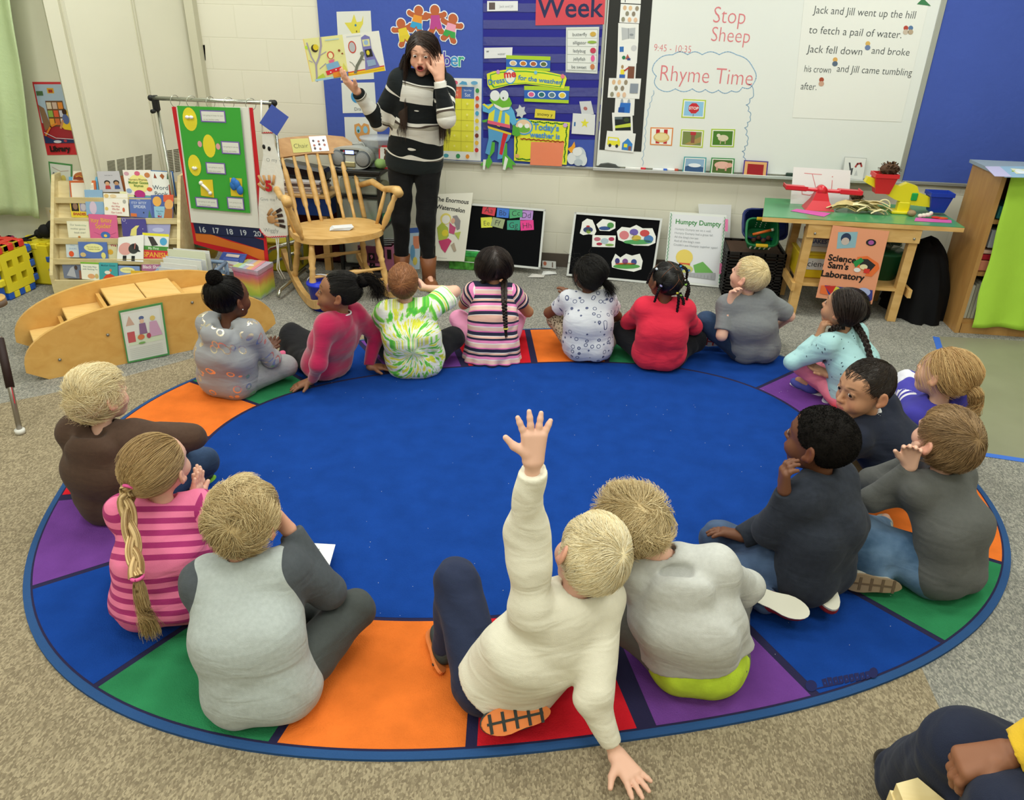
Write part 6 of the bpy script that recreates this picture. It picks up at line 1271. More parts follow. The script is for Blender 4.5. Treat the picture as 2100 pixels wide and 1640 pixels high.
# ---- pier: library poster, drawing, curtain
def pcard(name,pts,off,base,shapes,label,cat,**k):return card(name,[PW(x,y,off) for x,y in pts],base,shapes,.0015,None,.4,None,label,cat,**k)
rs = np.random.RandomState(9)
bk = [('r',.30+.17*(k % 3),.27+.11*(k//3),.44+.17*(k % 3),.36+.11*(k//3),c) for k,c in enumerate(['#d8c9b0','#c9b0a0','#e08a3a','#8fae50','#d85a3a','#c9c9d8','#e0a040','#c86a3a','#e8d8c8'])]
pcard('library_poster',[(66,168),(134,168),(165,317),(97,318)],.003,'#c93038',[('r',.04,.03,.95,.83,'#a9bccf'),('p',[(.04,.55),(.95,.6),(.95,.83),(.04,.83)],'#a02a34'),('r',.4,.08,.6,.15,'#d8a030'),('r',.44,.10,.56,.14,'#a03a2a'),('r',.06,.12,.26,.18,'#4f6a48'),('p',[(.04,.3),(.2,.35),(.3,.6),(.1,.66)],'#8a6a50'),('r',.28,.25,.8,.6,'#6a4a30')]+bk+[('p',[(.82,.36),(.95,.4),(.95,.66),(.7,.64),(.62,.6)],'#e8c030'),('e',.80,.40,.07,.045,'#3a2418'),('e',.80,.50,.1,.07,'#5a6aa0'),('l',[(.7,.52),(.6,.62)],.06,'#c88a60'),('l',[(.1,.72),(.3,.6),(.5,.56)],.05,'#d88030'),('p',[(.04,.72),(.3,.78),(.95,.78),(.95,.83),(.04,.83)],'#28345f'),('l',[(.08,.68),(.4,.76),(.95,.78)],.015,'#d8dde6'),('e',.42,.81,.12,.02,'#c9ccd8'),('e',.66,.80,.05,.018,'#b03a4a'),('t','Library',.45,.945,.21,'#1c1414','c',.05)],'red bordered Library poster on the pier at the far left','poster')
pcard('child_drawing',[(99,331),(148,337),(147,422),(108,415)],.003,'#4f9052',[('r',.06,.04,.94,.95,'#dadfd9'),('e',.3,.5,.13,.17,'#a5c79a'),('e',.62,.38,.12,.1,'#d8c86a'),('e',.62,.55,.12,.14,'#cfb0cc'),('l',[(.15,.12),(.5,.2),(.85,.16)],.02,'#b89a90'),('e',.2,.28,.05,.04,'#6a7078')],'faint pencil drawing with a green border below the Library poster','drawing')
pcard('abc_sign',[(92,425),(150,428),(152,470),(104,470)],.05,'#d8ceb0',[('r',.14,.12,.98,.98,'#d8b43a'),('t','ABC',.56,.85,.30,'#4f8f5a','c',.03)],'yellow ABC picture leaning behind the bookshelf','sign')
mb = MB(); n,m_ = 60,30; V = []; rs = np.random.RandomState(2)
for j in range(m_+1):
    z = 2.3-(2.3-.40)*j/m_
    for i in range(n+1):
        u = i/n; xr = -3.60+(z-.27)*.145; x = xr-.75*(1-u); y = PY-.13+.016*math.sin(u*30+.6*math.sin(j*.25))+.010*math.sin(u*13+j*.35)-.02*max(0,(j-18)/12)*math.sin(u*6); V.append((x+.006*math.sin(j*.5),y,z))
F = [(j*(n+1)+i,j*(n+1)+i+1,(j+1)*(n+1)+i+1,(j+1)*(n+1)+i) for j in range(m_) for i in range(n)]
mb.add(V,F,M('#c6dbab',.75,name='green_cloth',bump=.5,bscale=60,var=.05),True); o = mb.build('curtain')
sm = o.modifiers.new('thickness','SOLIDIFY'); sm.thickness = .004; tag(o,'pale green hanging cloth at the left frame edge','curtain')
# vent grilles in the slanting wall
def vent(pts,n,label):
    q = [LW(x,y,.002) for x,y in pts]; f = quadmap(q); mb = MB(); d = nrm(q[1]-q[0]); m = M('#7f7c66',.6)
    for k in range(n):
        a,b = (k+.06)/n,(k+.86)/n
        for r_ in range(14):
            v0,v1 = r_/14,(r_+.55)/14; mb.add([f(a,v0),f(b,v0),f(b,v1),f(a,v1),f(a,v0)-CLn*.006,f(b,v0)-CLn*.006,f(b,v1)-CLn*.006,f(a,v1)-CLn*.006],[(0,1,2,3),(0,3,2,1)],m)
    tag(mb.build('vent_grille'),label,'vent')
vent([(218,331),(314,315),(314,352),(222,366)],5,'slotted air vent low on the closet wall behind the bookshelf'); vent([(341,309),(368,305),(372,352),(346,356)],2,'slotted air vent beside the easel post')
# ================================================================== left side furniture
A3 = lambda *v:np.array(v,float)
birch = wood('#e3d4a6','#cfbb87',key='birch'); oak = wood('#e0b878','#c89a56',(3,10,10),key='golden_wood'); honey = wood('#dcae62','#cf9c50',(1.5,9,9),key='honey_wood')
# ---- book display shelf
SA = A3(-3.385,4.169,0); SU = nrm((.98,.2,0)); SV = nrm((-.2,.98,0)); SW = .745
def sp(u,v,z):return SA+SU*u+SV*v+A3(0,0,z)
t = empty('book_display',sp(.33,.2,0),'pale birch book display shelf with slanted tiers full of picture books','bookshelf')
prof = [(0,0),(0,.12),(.32,.665),(.41,.665),(.41,0)]
for nm,u in (('side_panel',-.02),('side_panel',SW)):
    mb = MB(); mb.prism(prof,sp(u,0,0),SV,(0,0,1),SU,.02,birch); mb.build(nm,t)
mb = MB(); mb.prism([(.0,.0),(.0,.085),(.018,.085),(.018,0)],sp(0,0,0),SV,(0,0,1),SU,SW,birch); mb.build('front_board',t)
mb = MB(); mb.prism([(.06,.05),(.345,.62),(.375,.62),(.09,.05)],sp(0,0,0),SV,(0,0,1),SU,SW,birch); mb.build('back_board',t)
SN0 = np.cross(SU,nrm(SV*.32+A3(0,0,.545))); SN0 = -SN0 if SN0@(CAM_P-SA) < 0 else SN0
tiers = []
for i,y in enumerate((405,447,489,531,571)):
    P = atp(150,y,sp(0,0,.12),SN0); pv = (P-SA)@SV; pz = P[2]
    if i < 4:
        mb = MB(); mb.prism([(pv,pz-.035),(pv,pz),(pv+.010,pz),(pv+.010,pz-.022),(pv+.075,pz-.022),(pv+.075,pz-.035)],sp(0,0,0),SV,(0,0,1),SU,SW,birch); mb.build('shelf',t)
    tiers.append((sp(0,pv+.022,pz),pv))
BD = nrm(SV*.34+A3(0,0,.94)); BN = np.cross(SU,BD); BN = -BN if BN@(CAM_P-SA) < 0 else BN
def sbook(tier,pts,base,shapes,label,dv=0.0,g=None,th=.006):
    P = tiers[tier][0]+SV*dv; q = planeq(pts,P,BN); lo = P[2]-.012
    return card('picture_book',q,base,shapes,th,label=label,cat='book',group='picture books on the display shelf',rough=.35,step=.00025)
z3 = lambda x,y:(100+x*.1707,330+y*.1707)
def ZQ(*p):return [z3(a,b) for a,b in p]
def fig(x,y,s,sk,hr,cl):return [('e',x,y-s*.3,s*.5,s*.42,hr),('e',x,y-s*.1,s*.36,s*.36,sk),('p',[(x-s*.35,y+s*.25),(x+s*.35,y+s*.25),(x+s*.45,y+s*.9),(x-s*.45,y+s*.9)],cl)]
sbook(0,ZQ((240,190),(580,190),(610,440),(255,440)),'#6ab0d8',[],'blue backed book behind the tabbed card at the top left of the display',.03)
sbook(0,ZQ((243,235),(560,235),(575,450),(262,440)),'#c8683c',[('r',.06,.13,.92,1,'#e6dfd0'),('r',.72,.25,.9,.45,'#cfc8b8')],'orange framed white card with a rounded tab, top left of the display',.012)
sbook(0,ZQ((295,120),(470,115),(480,240),(285,238)),'#f0ead8',[('e',.5,.55,.46,.42,'#b5683a'),('p',[(.04,.55),(.96,.5),(.96,.9),(.04,.9)],'#8a3f28'),('l',[(.2,.6),(.4,.5),(.6,.62),(.85,.5)],.06,'#d8a040')],'rounded brown and orange picture tab at the top left of the display',.018)
sbook(0,ZQ((575,125),(840,120),(900,370),(615,375)),'#b9b7bd',[('t','back seat us',.5,.22,.07,'#5a5a60')]+fig(.38,.62,.26,'#c89a78','#2a201c','#b03a3a')+fig(.78,.62,.26,'#b08460','#2a201c','#3a4f86'),'grey book with two drawn children on the top tier',.012)
sbook(0,ZQ((850,180),(890,175),(925,370),(880,365)),'#a05a30',[],'narrow brown book peeking out on the top tier',.035)
sbook(0,ZQ((885,108),(1225,108),(1260,420),(935,400)),'#e6e0d8',[('e',.5,.55,.36,.38,'#e6dc8a'),('e',.12,.15,.09,.08,'#c89aa8'),('e',.5,.14,.1,.09,'#d0607f'),('e',.85,.2,.1,.1,'#c07a48'),('e',.12,.85,.1,.1,'#8a9fc0'),('e',.88,.75,.1,.08,'#d8603a'),('e',.5,.96,.2,.16,'#b02a7a'),('t','Nursery Rhymes',.5,.42,.10,'#6a5a30'),('t','Mother Goose',.5,.55,.12,'#4a7a2a','c',.02),('t','Rhymes',.5,.67,.11,'#4a7a2a','c',.02)],'white and yellow Mother Goose rhyme book on the top tier',.008)
sbook(0,ZQ((1225,112),(1470,125),(1515,430),(1262,420)),'#e6e8e4',[('r',0,0,1,.03,'#4a7fc0'),('p',[(.1,.3),(.16,.1),(.26,.3)],'#8a3a20'),('p',[(.4,.2),(.52,.1),(.64,.2),(.54,.34)],'#a05a28'),('p',[(.74,.32),(.78,.1),(.86,.1),(.96,.3)],'#2f5a34'),('t','Word',.36,.74,.30,'#4a5a6a','c',0),('t','Book',.38,.98,.30,'#4a5a6a','c',0),('p',[(.76,.95),(.78,.55),(.84,.5),(.92,.95)],'#a03a2a')],'white Word Book with small pictures, top right of the display',.004)
sbook(0,ZQ((1440,110),(1490,125),(1535,420),(1480,420)),'#3f6fb0',[],'blue book behind the Word Book at the top right',.03)
sbook(1,ZQ((245,445),(450,455),(475,680),(275,675)),'#e0c83a',[('r',.06,.08,.5,.68,'#2a201a'),('r',.56,.08,.98,.68,'#8a86a8'),('e',.3,.42,.14,.18,'#8a6a54'),('e',.78,.45,.16,.2,'#b8b0b8'),('t','SHADES',.5,.88,.21,'#b04a30','c',.04)],'yellow SHADES book with dark portraits at the left of the second tier',.02)
sbook(1,ZQ((425,345),(640,345),(672,640),(455,650)),'#86a9c8',[('e',.4,.72,.2,.26,'#c9b8cc'),('t','Row your boat',.55,.3,.1,'#a8c4da')],'misty light blue book on the second tier',.012)
sbook(1,ZQ((850,365),(1020,370),(1030,470),(860,460)),'#dedcae',[],'pale yellow book behind the others on the second tier',.035)
sbook(1,ZQ((655,385),(945,395),(965,665),(672,650)),'#e9e5da',[('e',.12,.12,.1,.09,'#d8b878'),('e',.4,.12,.14,.08,'#e0c8a0'),('e',.85,.35,.07,.09,'#a8a8a0'),('e',.1,.7,.07,.08,'#d8c070'),('e',.8,.72,.05,.1,'#c86a4a'),('t','This Is',.48,.48,.10,'#b83a3a'),('t','the Way',.48,.61,.10,'#b83a3a'),('t','We Eat',.48,.74,.10,'#b83a3a'),('t','Our Lunch',.5,.89,.10,'#b83a3a')],'white This Is the Way We Eat Our Lunch book on the second tier',.004)
sbook(1,ZQ((1115,400),(1240,400),(1250,470),(1120,460)),'#6ab0b8',[('r',.3,0,.8,.3,'#5a9a4a')],'thin teal book edge behind the spider book on the second tier',.035)
sbook(1,ZQ((962,435),(1225,435),(1250,690),(980,668)),'#5a70b0',[('t','THE',.42,.17,.10,'#b8c4e0'),('t','ITSY BITSY',.44,.34,.15,'#c4cee6','c',.01),('t','SPIDER',.46,.54,.18,'#c4cee6','c',.02),('e',.62,.75,.03,.04,'#28304a'),('p',[(.03,.98),(.03,.82),(.3,.82),(.3,.98)],'#d0703a'),('p',[(.8,.98),(.88,.6),(.97,.98)],'#4a7a5a')],'blue Itsy Bitsy Spider book on the second tier',.006)
sbook(1,ZQ((1225,410),(1500,405),(1490,690),(1250,680)),'#4a5fa0',[('r',.55,0,1,.3,'#d85a38'),('r',.1,.5,.6,1,'#8ab8d0'),('e',.26,.28,.2,.22,'#e0a850'),('e',.80,.42,.2,.22,'#dfa864'),('p',[(.62,.6),(.98,.6),(.98,1),(.55,1)],'#a86a38'),('t','You Are',.36,.74,.10,'#5a7a90'),('t','Not',.36,.85,.10,'#5a7a90'),('t','Me!',.36,.98,.14,'#b02a3a','c',.02)],'bright book with two big round animal faces, right end of the second tier',.0)
sbook(2,ZQ((212,712),(480,725),(500,925),(240,920)),'#dfdcc2',[('t','Our best',.35,.3,.12,'#8a8f86'),('t','holiday',.72,.3,.11,'#8fb08a'),('t','mother goose',.48,.52,.12,'#8a8f86'),('t','book ever!',.55,.74,.12,'#8a8f86'),('e',.5,.95,.06,.06,'#b87a3a')],'pale cream book with handwritten title, left end of the third tier',.01)
sbook(2,ZQ((475,635),(815,650),(838,945),(500,925)),'#cf628e',[('t','Itsy Bitsy',.45,.32,.21,'#dba14a','c',.02,.05),('t','Spider',.50,.56,.22,'#dba14a','c',.02,.05),('e',.55,.85,.17,.15,'#3f68b0'),('e',.55,.87,.06,.06,'#e0c050')]+[('l',[(.38,.84),(.15,.75)],.01,'#a8487a'),('l',[(.72,.82),(.93,.72)],.01,'#a8487a'),('l',[(.72,.9),(.9,.95)],.01,'#a8487a')],'pink Itsy Bitsy Spider book on the third tier',.002)
sbook(2,ZQ((865,675),(1160,685),(1185,915),(890,905)),'#49428a',[('p',[(.58,.42),(.72,.40),(.6,.6),(.56,.95),(.3,.95),(.38,.62)],'#d8cf7a'),('e',.85,.58,.015,.02,'#d8d8e8'),('e',.2,.3,.012,.015,'#d8d8e8'),('e',.12,.14,.07,.09,'#a8a0c8'),('e',.12,.14,.045,.06,'#49428a')],'dark purple book with a yellow moon on the third tier',.004)
sbook(2,ZQ((1160,690),(1470,690),(1450,880),(1180,870)),'#9a9cc8',[('t',"I'm a Little Teapot",.52,.2,.085,'#d8dcf0'),('e',.5,.75,.25,.15,'#b4b8da')],"lavender I'm a Little Teapot book, right end of the third tier",.02)
sbook(3,ZQ((200,965),(350,965),(370,1160),(215,1155)),'#c4cfd4',[('t','Five',.55,.3,.2,'#8fa8c0'),('t','DUCKS',.55,.5,.18,'#7a98c0'),('e',.4,.78,.2,.18,'#d8582f')],'pale book with an orange fruit picture, left end of the fourth tier',.02)
sbook(3,ZQ((350,970),(695,975),(715,1185),(370,1160)),'#5570b0',[('e',.52,.36,.33,.26,'#dfdc9a'),('t','The Little Bunny',.5,.34,.065,'#7a7a40'),('t','Sleeping in the Bed',.53,.46,.055,'#7a7a40'),('e',.14,.8,.1,.14,'#c8b07a'),('e',.85,.78,.08,.18,'#d8d07a')],'blue book with a yellow oval title on the fourth tier',.006)
sbook(3,ZQ((700,955),(820,960),(825,1190),(712,1180)),'#d4cfa8',[('t','We',.6,.3,.4,'#a03a4a','c',.03),('e',.3,.6,.28,.14,'#d8a83a')],'cream book behind the sheep book on the fourth tier',.02)
sbook(3,ZQ((835,920),(1140,885),(1135,1215),(818,1195)),'#e6e6e2',[('e',.3,.5,.26,.26,'#d8a09a'),('e',.62,.5,.2,.2,'#3a3c3c'),('p',[(.55,.35),(.7,.3),(.78,.5),(.9,.62),(.8,.62),(.6,.5)],'#26282a'),('r',.22,.78,.36,.98,'#1e2022'),('r',.55,.78,.68,.98,'#1e2022'),('l',[(.68,.3),(.66,.5)],.04,'#b06a60')],'white rounded book with a black sheep on the fourth tier',-.02)
sbook(3,ZQ((1125,860),(1445,880),(1428,1185),(1140,1170)),'#e0e0dc',[('r',0,0,1,.1,'#e0d834'),('p',[(.2,.14),(.4,.14),(.6,.45),(.35,.5)],'#3a3634'),('e',.8,.3,.14,.15,'#4fa0cf'),('r',0,.5,1,.66,'#4a8a3a'),('t','My First',.42,.63,.13,'#c8dcc0','c',.02),('r',0,.66,1,1,'#c8323c'),('t','SPANISH',.5,.93,.27,'#e0a83a','c',.02)],'My First SPANISH book in red and green, right end of the fourth tier',-.005)
sbook(4,ZQ((148,1175),(545,1200),(560,1420),(185,1408)),'#6c7488',[('t','My Family',.45,.26,.13,'#40485e'),('p',[(.1,.85),(.25,.45),(.35,.35),(.4,.95)],'#a8aab2'),('e',.42,.42,.05,.12,'#4a3a34'),('p',[(.5,.55),(.58,.55),(.6,1),(.5,1)],'#8a5a48')],'grey My Family book, left end of the lowest tier',.02)
sbook(4,ZQ((380,1212),(600,1220),(612,1432),(398,1418)),'#e3e2d2',[('r',0,0,1,.1,'#7ab03a'),('t','Five Little Mice',.5,.3,.12,'#5a7a80'),('t','with Nothing To',.5,.44,.12,'#5a7a80'),('e',.55,.8,.2,.14,'#d8a070'),('e',.85,.78,.1,.14,'#c8b070')],'white Five Little Mice book with a green top on the lowest tier',.008)
sbook(4,ZQ((602,1218),(825,1225),(832,1440),(610,1430)),'#3f9aa0',[('t','Mother Goose',.5,.2,.13,'#2a5a70','c',.01),('p',[(.2,.9),(.35,.7),(.6,.62),(.85,.75),(.95,.95),(.3,.98)],'#cf4a28'),('e',.45,.55,.16,.1,'#e0dcd0'),('e',.62,.42,.06,.08,'#c8784a')],'teal Mother Goose book on the lowest tier',.002)
sbook(4,ZQ((835,1255),(1090,1265),(1100,1440),(842,1430)),'#7a94c4',[('e',.42,.3,.35,.2,'#dfdc9a'),('t','The Little Bunny',.42,.31,.07,'#7a7a40')],'light blue book with a yellow oval, right of the teal book on the lowest tier',.012)
sbook(4,ZQ((985,1315),(1232,1325),(1235,1440),(990,1430)),'#d8ae2c',[('r',.2,.2,.8,.8,'#c89a24'),('e',.5,.45,.04,.1,'#6a5020')],'small golden yellow book low on the display beside the crate',-.01)
sbook(4,ZQ((1112,1185),(1425,1190),(1400,1330),(1118,1325)),'#a8688f',[('t','Baa Baa',.36,.38,.2,'#e0d0da','c',.03),('t','Black Sheep',.46,.74,.17,'#e0d0da','c',.03),('r',0,0,1,.05,'#5a6ac0')],'mauve Baa Baa Black Sheep book, right end of the lowest tier',.014)
# ---- interlocking plastic panels (two cubes)
def panel_mesh(name,o,u,v,n,L,m,parent,holes=True):
    o,u,v,n = A3(*o),A3(*u),A3(*v),A3(*n); k = 7; c = L/k; t = c*.95; mb = MB()
    for i in range(k):
        for j in range(k):
            edge = i in (0,k-1) or j in (0,k-1)
            if edge and (i+j) % 2 == 1 and not ((i in (0,k-1)) and (j in (0,k-1))):continue
            if i in (0,k-1) and j in (0,k-1):continue
            if holes and i in (2,4) and j in (2,4):continue
            mb.box(o+u*(i+.5)*c+v*(j+.5)*c-n*t/2,(c*1.0,c*1.0,t),m,R=np.array([u,v,n]).T,bev=0 if not edge else c*.16)
    return mb.build(name,parent)
def pcube(P,az,L,cols,label):
    u = A3(math.cos(az),math.sin(az),0); v = A3(-math.sin(az),math.cos(az),0); z = A3(0,0,1.); P = A3(*P)
    t = empty('block_cube',P+u*L/2+v*L/2,label,'toy blocks','interlocking block cubes by the curtain')
    mm = [M(c,.35,name='plastic',spec=.5) for c in cols]; i = L*.004
    panel_mesh('front_panel',P,u,z,-v,L,mm[0],t); panel_mesh('top_panel',P+z*L,u,v,z,L,mm[1],t); panel_mesh('side_panel',P+u*L,v,z,u,L,mm[2],t)
    c = L/7; q = L-2*c*.9
    mb = MB(); mb.box(P+u*L/2+v*(L-.02)+z*L/2,(L*.9,.03,L*.9),mm[3],R=np.array([u,v,z]).T); mb.box(P+u*.02+v*L/2+z*L/2,(.03,L*.9,L*.9),mm[3],R=np.array([u,v,z]).T); mb.build('back_panel',t)
    mb = MB(); mb.box(P+u*L/2+v*L/2+z*.022,(L*.86,L*.86,.04),mm[3],R=np.array([u,v,z]).T)
    mb.build('base_panel',t)
    for k in (1,3,5):mb = MB(); mb.box(P+u*(k+.5)*c*1.0+v*c*.5+z*c*.5,(c*.96,c*.98,c*.98),mm[3],R=np.array([u,v,z]).T,bev=c*.15); mb.build('joint_knob',t); mb = MB(); mb.box(P+u*(L-c*.5)+v*c*.5+z*(k+.5)*c,(c*.98,c*1.02,c*.96),mm[2],R=np.array([u,v,z]).T,bev=c*.15); mb.build('joint_knob',t); mb = MB(); mb.box(P+u*(k+.5)*c+v*c*.5+z*(L-c*.5),(c*.96,c*1.02,c*.98),mm[1],R=np.array([u,v,z]).T,bev=c*.15); mb.build('joint_knob',t)
    return t
YL,RD,BL = '#e0cf2f','#d8322f','#1f55b8'
pcube((-3.57,3.955,0),math.pi/2,.325,(YL,RD,BL,BL),'front cube of interlocking plastic panels with a red top, cut by the left frame edge')
pcube((-3.47,4.29,0),math.pi/2,.272,(BL,YL,BL,YL),'rear cube of interlocking plastic panels with a yellow top, next to the bookshelf')
mb = MB(); b0 = A3(-3.56,4.42,.30)
for dx,dy,dz,r in ((0,0,.02,.045),(.05,.01,.05,.04),(-.05,0,.0,.03)):mb.ball(b0+A3(dx,dy,dz),(r,r*.8,r),M('#141414',.8),10)
for a in range(4):mb.tube([b0+A3(-.05,-.02,0),b0+A3(-.1-.01*a,-.05-.02*a,-.02),b0+A3(-.13+.03*a,-.09,-.015)],.006,M('#141414',.8),6)
tag(mb.build('soft_toy'),'black furry toy lying on the yellow cube by the bookshelf','soft toy')
# ---- rocking step bench
BU = nrm(at(408,715)-at(72,784)); BV = A3(-BU[1],BU[0],0); BO = at(60,786); BL_ = 1.22; BWD = .46
t = empty('step_bench',BO+BU*.6+BV*.18,'honey coloured wooden rocking bench with curved sides and steps inside','bench')
def arcprof(L,H):
    pts = [(L*.07,0)]; 
    for k in range(33):
        a = math.pi-math.pi*k/32; pts.append((L/2+L/2*math.copysign(abs(math.cos(a))**.95,math.cos(a)),.055+(H-.055)*math.sin(a)**.80))
    pts.append((L*.93,0)); return pts
for v in (0,BWD-.022):
    mb = MB(); mb.prism(arcprof(BL_,.318),BO+BV*v,BU,(0,0,1),BV,.022,honey); s_ = mb.build('side_panel',t)
    if v == 0:
        for (x,z) in ((.15,.09),(.38,.17),(1.06,.19),(.80,.26),(.52,.26)):m2 = MB(); m2.ball(BO+BU*x+BV*-.003+A3(0,0,z),(.008,.008,.008),M('#8f8f8a',.3,metal=.8),8); m2.build('bolt',s_)
for x0,x1,z in ((.07,.22,.10),(.24,.42,.19),(.44,.61,.262),(.615,.785,.262),(.805,.98,.19),(1.0,1.14,.10)):
    mb = MB(); c = BO+BU*(x0+x1)/2+BV*BWD/2+A3(0,0,z); mb.box(c,(x1-x0,BWD-.046,.02),wood('#e6c27e','#dcb46c',key='step_wood'),R=np.array([BU,BV,(0,0,1)]).T,bev=.003); mb.build('step',t)
    rx = x1 if x0 < .3 else (x0 if x0 > .8 else None)
    if rx:mb = MB(); mb.box(BO+BU*(rx+(.0))+BV*BWD/2+A3(0,0,z+.030),(.018,BWD-.05,.06),honey,R=np.array([BU,BV,(0,0,1)]).T); mb.build('riser',t)
pn = BV*-1; p0 = BO-BV*.012
card('drawing_sheet',planeq([(243,638),(333,620),(348,727),(262,745)],p0,pn),'#4f9155',[('r',.03,.035,.955,.965,'#d4d6d0'),('r',.07,.08,.9,.68,'#dcdfdc'),('p',[(.1,.68),(.1,.5),(.9,.5),(.9,.68)],'#cfdcc4'),('p',[(.1,.3),(.3,.3),(.2,.12)],'#c8a898'),('r',.1,.42,.27,.62,'#c05a60'),('e',.47,.2,.06,.035,'#5a6a9a'),('e',.47,.26,.05,.04,'#dcb8a0'),('p',[(.4,.3),(.54,.3),(.56,.5),(.38,.5)],'#8a6a90'),('e',.72,.24,.06,.045,'#d8c070'),('p',[(.64,.3),(.8,.3),(.9,.58),(.6,.58)],'#c9a0c0'),('e',.4,.55,.08,.05,'#cf7a50'),('e',.58,.55,.05,.05,'#b04a60'),('e',.4,.66,.08,.02,'#7aa860')]+[('l',[(.1,.74+.035*k),(.86,.74+.035*k)],.006,'#b0b4b4') for k in range(6)],.003,label='green bordered colouring sheet taped to the wooden bench',cat='drawing')
# ---- crate of folders, books and rainbow box beside it
cq = [at(312,566,.20),at(415,578,.20),at(463,538,.20),at(350,529,.20)]
ct = empty('plastic_crate',(sum(cq)/4)*A3(1,1,0),'blue grey plastic crate of folders beside the bookshelf','crate'); cm = M('#7d92ac',.5,name='crate_plastic')
mb = MB()
for i in range(4):
    a,b = cq[i],cq[(i+1) % 4]; lo = A3(0,0,-.185); n_ = 12
    mb.tube([a,b],.012,cm,6); mb.tube([a+lo,b+lo],.010,cm,6); mb.tube([a+lo*.32,b+lo*.32],.007,cm,6); mb.tube([a,a+lo],.012,cm,6)
    for k in range(1,n_):p = a+(b-a)*k/n_; q = a+(b-a)*(k+(1 if k % 2 else -1)*.8)/n_; mb.tube([p,q+lo],.004,cm,4)
mb.build('body',ct); mb = MB(); mb.add([p+A3(0,0,-.18) for p in cq],[(0,1,2,3)],cm); mb.build('base',ct)
f = quadmap(cq)
for k in range(9):
    v = .12+.09*k; h = .045+.018*math.sin(k*2.3)+.006*k; q = [f(.10+.02*(k % 3),v)+A3(0,0,h+.0),f(.80+.03*(k % 2),v)+A3(0,0,h),f(.80,v)+A3(0,0,-.17),f(.12,v)+A3(0,0,-.17)]
    card('folder',q,['#dfe3ea','#eeeeea','#e6ead8','#eeeeea','#d8dde6','#f0f0ec','#e9ecd4','#eeeeea','#f0f0ee'][k],[('l',[(.3,.3),(.6,.2)],.02,'#b8c88a')] if k in (4,6) else [],.003,ct)
rb = M('#cfd2d6',.5); zr = [at(*p,.185) for p in ((475,546),(528,556),(560,537),(508,531))]
def rainbow():
    m = bpy.data.materials.new('rainbow_card'); m.use_nodes = True; nt = m.node_tree; b = nt.nodes['Principled BSDF']; L = nt.links.new
    tc = nt.nodes.new('ShaderNodeTexCoord'); sx = nt.nodes.new('ShaderNodeSeparateXYZ'); L(tc.outputs['Object'],sx.inputs[0]); n = nt.nodes.new('ShaderNodeTexNoise'); n.inputs['Scale'].default_value = 14; L(tc.outputs['Object'],n.inputs['Vector'])
    a = nt.nodes.new('ShaderNodeMath'); a.operation = 'MULTIPLY_ADD'; L(n.outputs[0],a.inputs[0]); a.inputs[1].default_value = .06; L(sx.outputs[2],a.inputs[2])
    r = nt.nodes.new('ShaderNodeValToRGB'); cr = r.color_ramp; cr.elements[0].position = .02; cr.elements[0].color = (*lin('#a9b6cc'),1); cr.elements[1].position = .22; cr.elements[1].color = (*lin('#b9c2d6'),1)
    for p,c in ((.06,'#b4cf4a'),(.10,'#dfd85a'),(.135,'#e8a05a'),(.17,'#dd7088')):e = cr.elements.new(p); e.color = (*lin(c),1)
    L(a.outputs[0],r.inputs[0]); L(r.outputs[0],b.inputs['Base Color']); b.inputs['Roughness'].default_value = .35; return m
rbm = rainbow(); t = empty('gift_box',(sum(zr)/4)*A3(1,1,0),'pastel rainbow box with a lid on the floor beside the crate','box')
mb = MB(); c = sum(zr)/4; Q = [c+(p-c)*.96-A3(0,0,.024) for p in zr]; mb.add(Q+[p*A3(1,1,0)+A3(0,0,.002) for p in Q],[(0,1,2,3),(4,7,6,5),(0,4,5,1),(1,5,6,2),(2,6,7,3),(3,7,4,0)],rbm); mb.build('box_body',t)
card('lid',zr,rbm,[('p',[(0,0),(.25,0),(.1,1),(0,1)],'#c3d27a'),('p',[(.25,0),(.4,0),(.25,1),(.1,1)],'#b9d6c8'),('p',[(.55,0),(.72,0),(.6,1),(.42,1)],'#e8bf8a'),('p',[(.72,0),(.85,0),(.74,1),(.6,1)],'#e59aa6'),('e',.45,.4,.16,.10,'#eceae6')],.028,t,.25)
q = [at(457,517,.24),at(505,522,.24),at(488,560,.12),at(438,553,.12)]
card('workbook',q,'#4a5fb0',[('r',.2,.05,.75,.2,'#e0d0cc'),('r',.15,.25,.8,.40,'#5a70c0'),('r',.02,.42,.85,.98,'#e3e4e0'),('l',[(.3,.55),(.7,.62),(.4,.7),(.75,.8)],.03,'#c88a8a')],.012,label='blue and white workbook leaning behind the rainbow box',cat='book')
q = [at(468,548,.13),at(482,551,.13),at(481,573,.01),at(468,571,.01)]
card('workbook',q,'#2a3f8f',[('r',.0,.2,.85,.95,'#ccd4e0'),('t','ng',.45,.75,.55,'#20264a','c',.03)],.05,label='dark blue box file ending in ng, between crate and rainbow box',cat='book')
for pts,zt,c,lab in (([(398,500),(437,503),(420,530),(400,528)],.22,'#d86a3a','orange and green picture book on the floor behind the display shelf'),([(425,503),(447,510),(440,530),(424,528)],.22,'#d8b83a','yellow picture book standing behind the crate of folders')):
    q = [at(*pts[0],zt),at(*pts[1],zt),at(*pts[2],.08),at(*pts[3],.08)]; card('picture_book',q,c,[('r',.0,.0,1,.25,'#7ab08a'),('e',.5,.6,.25,.2,'#e0b03a')],.02,label=lab,cat='book')
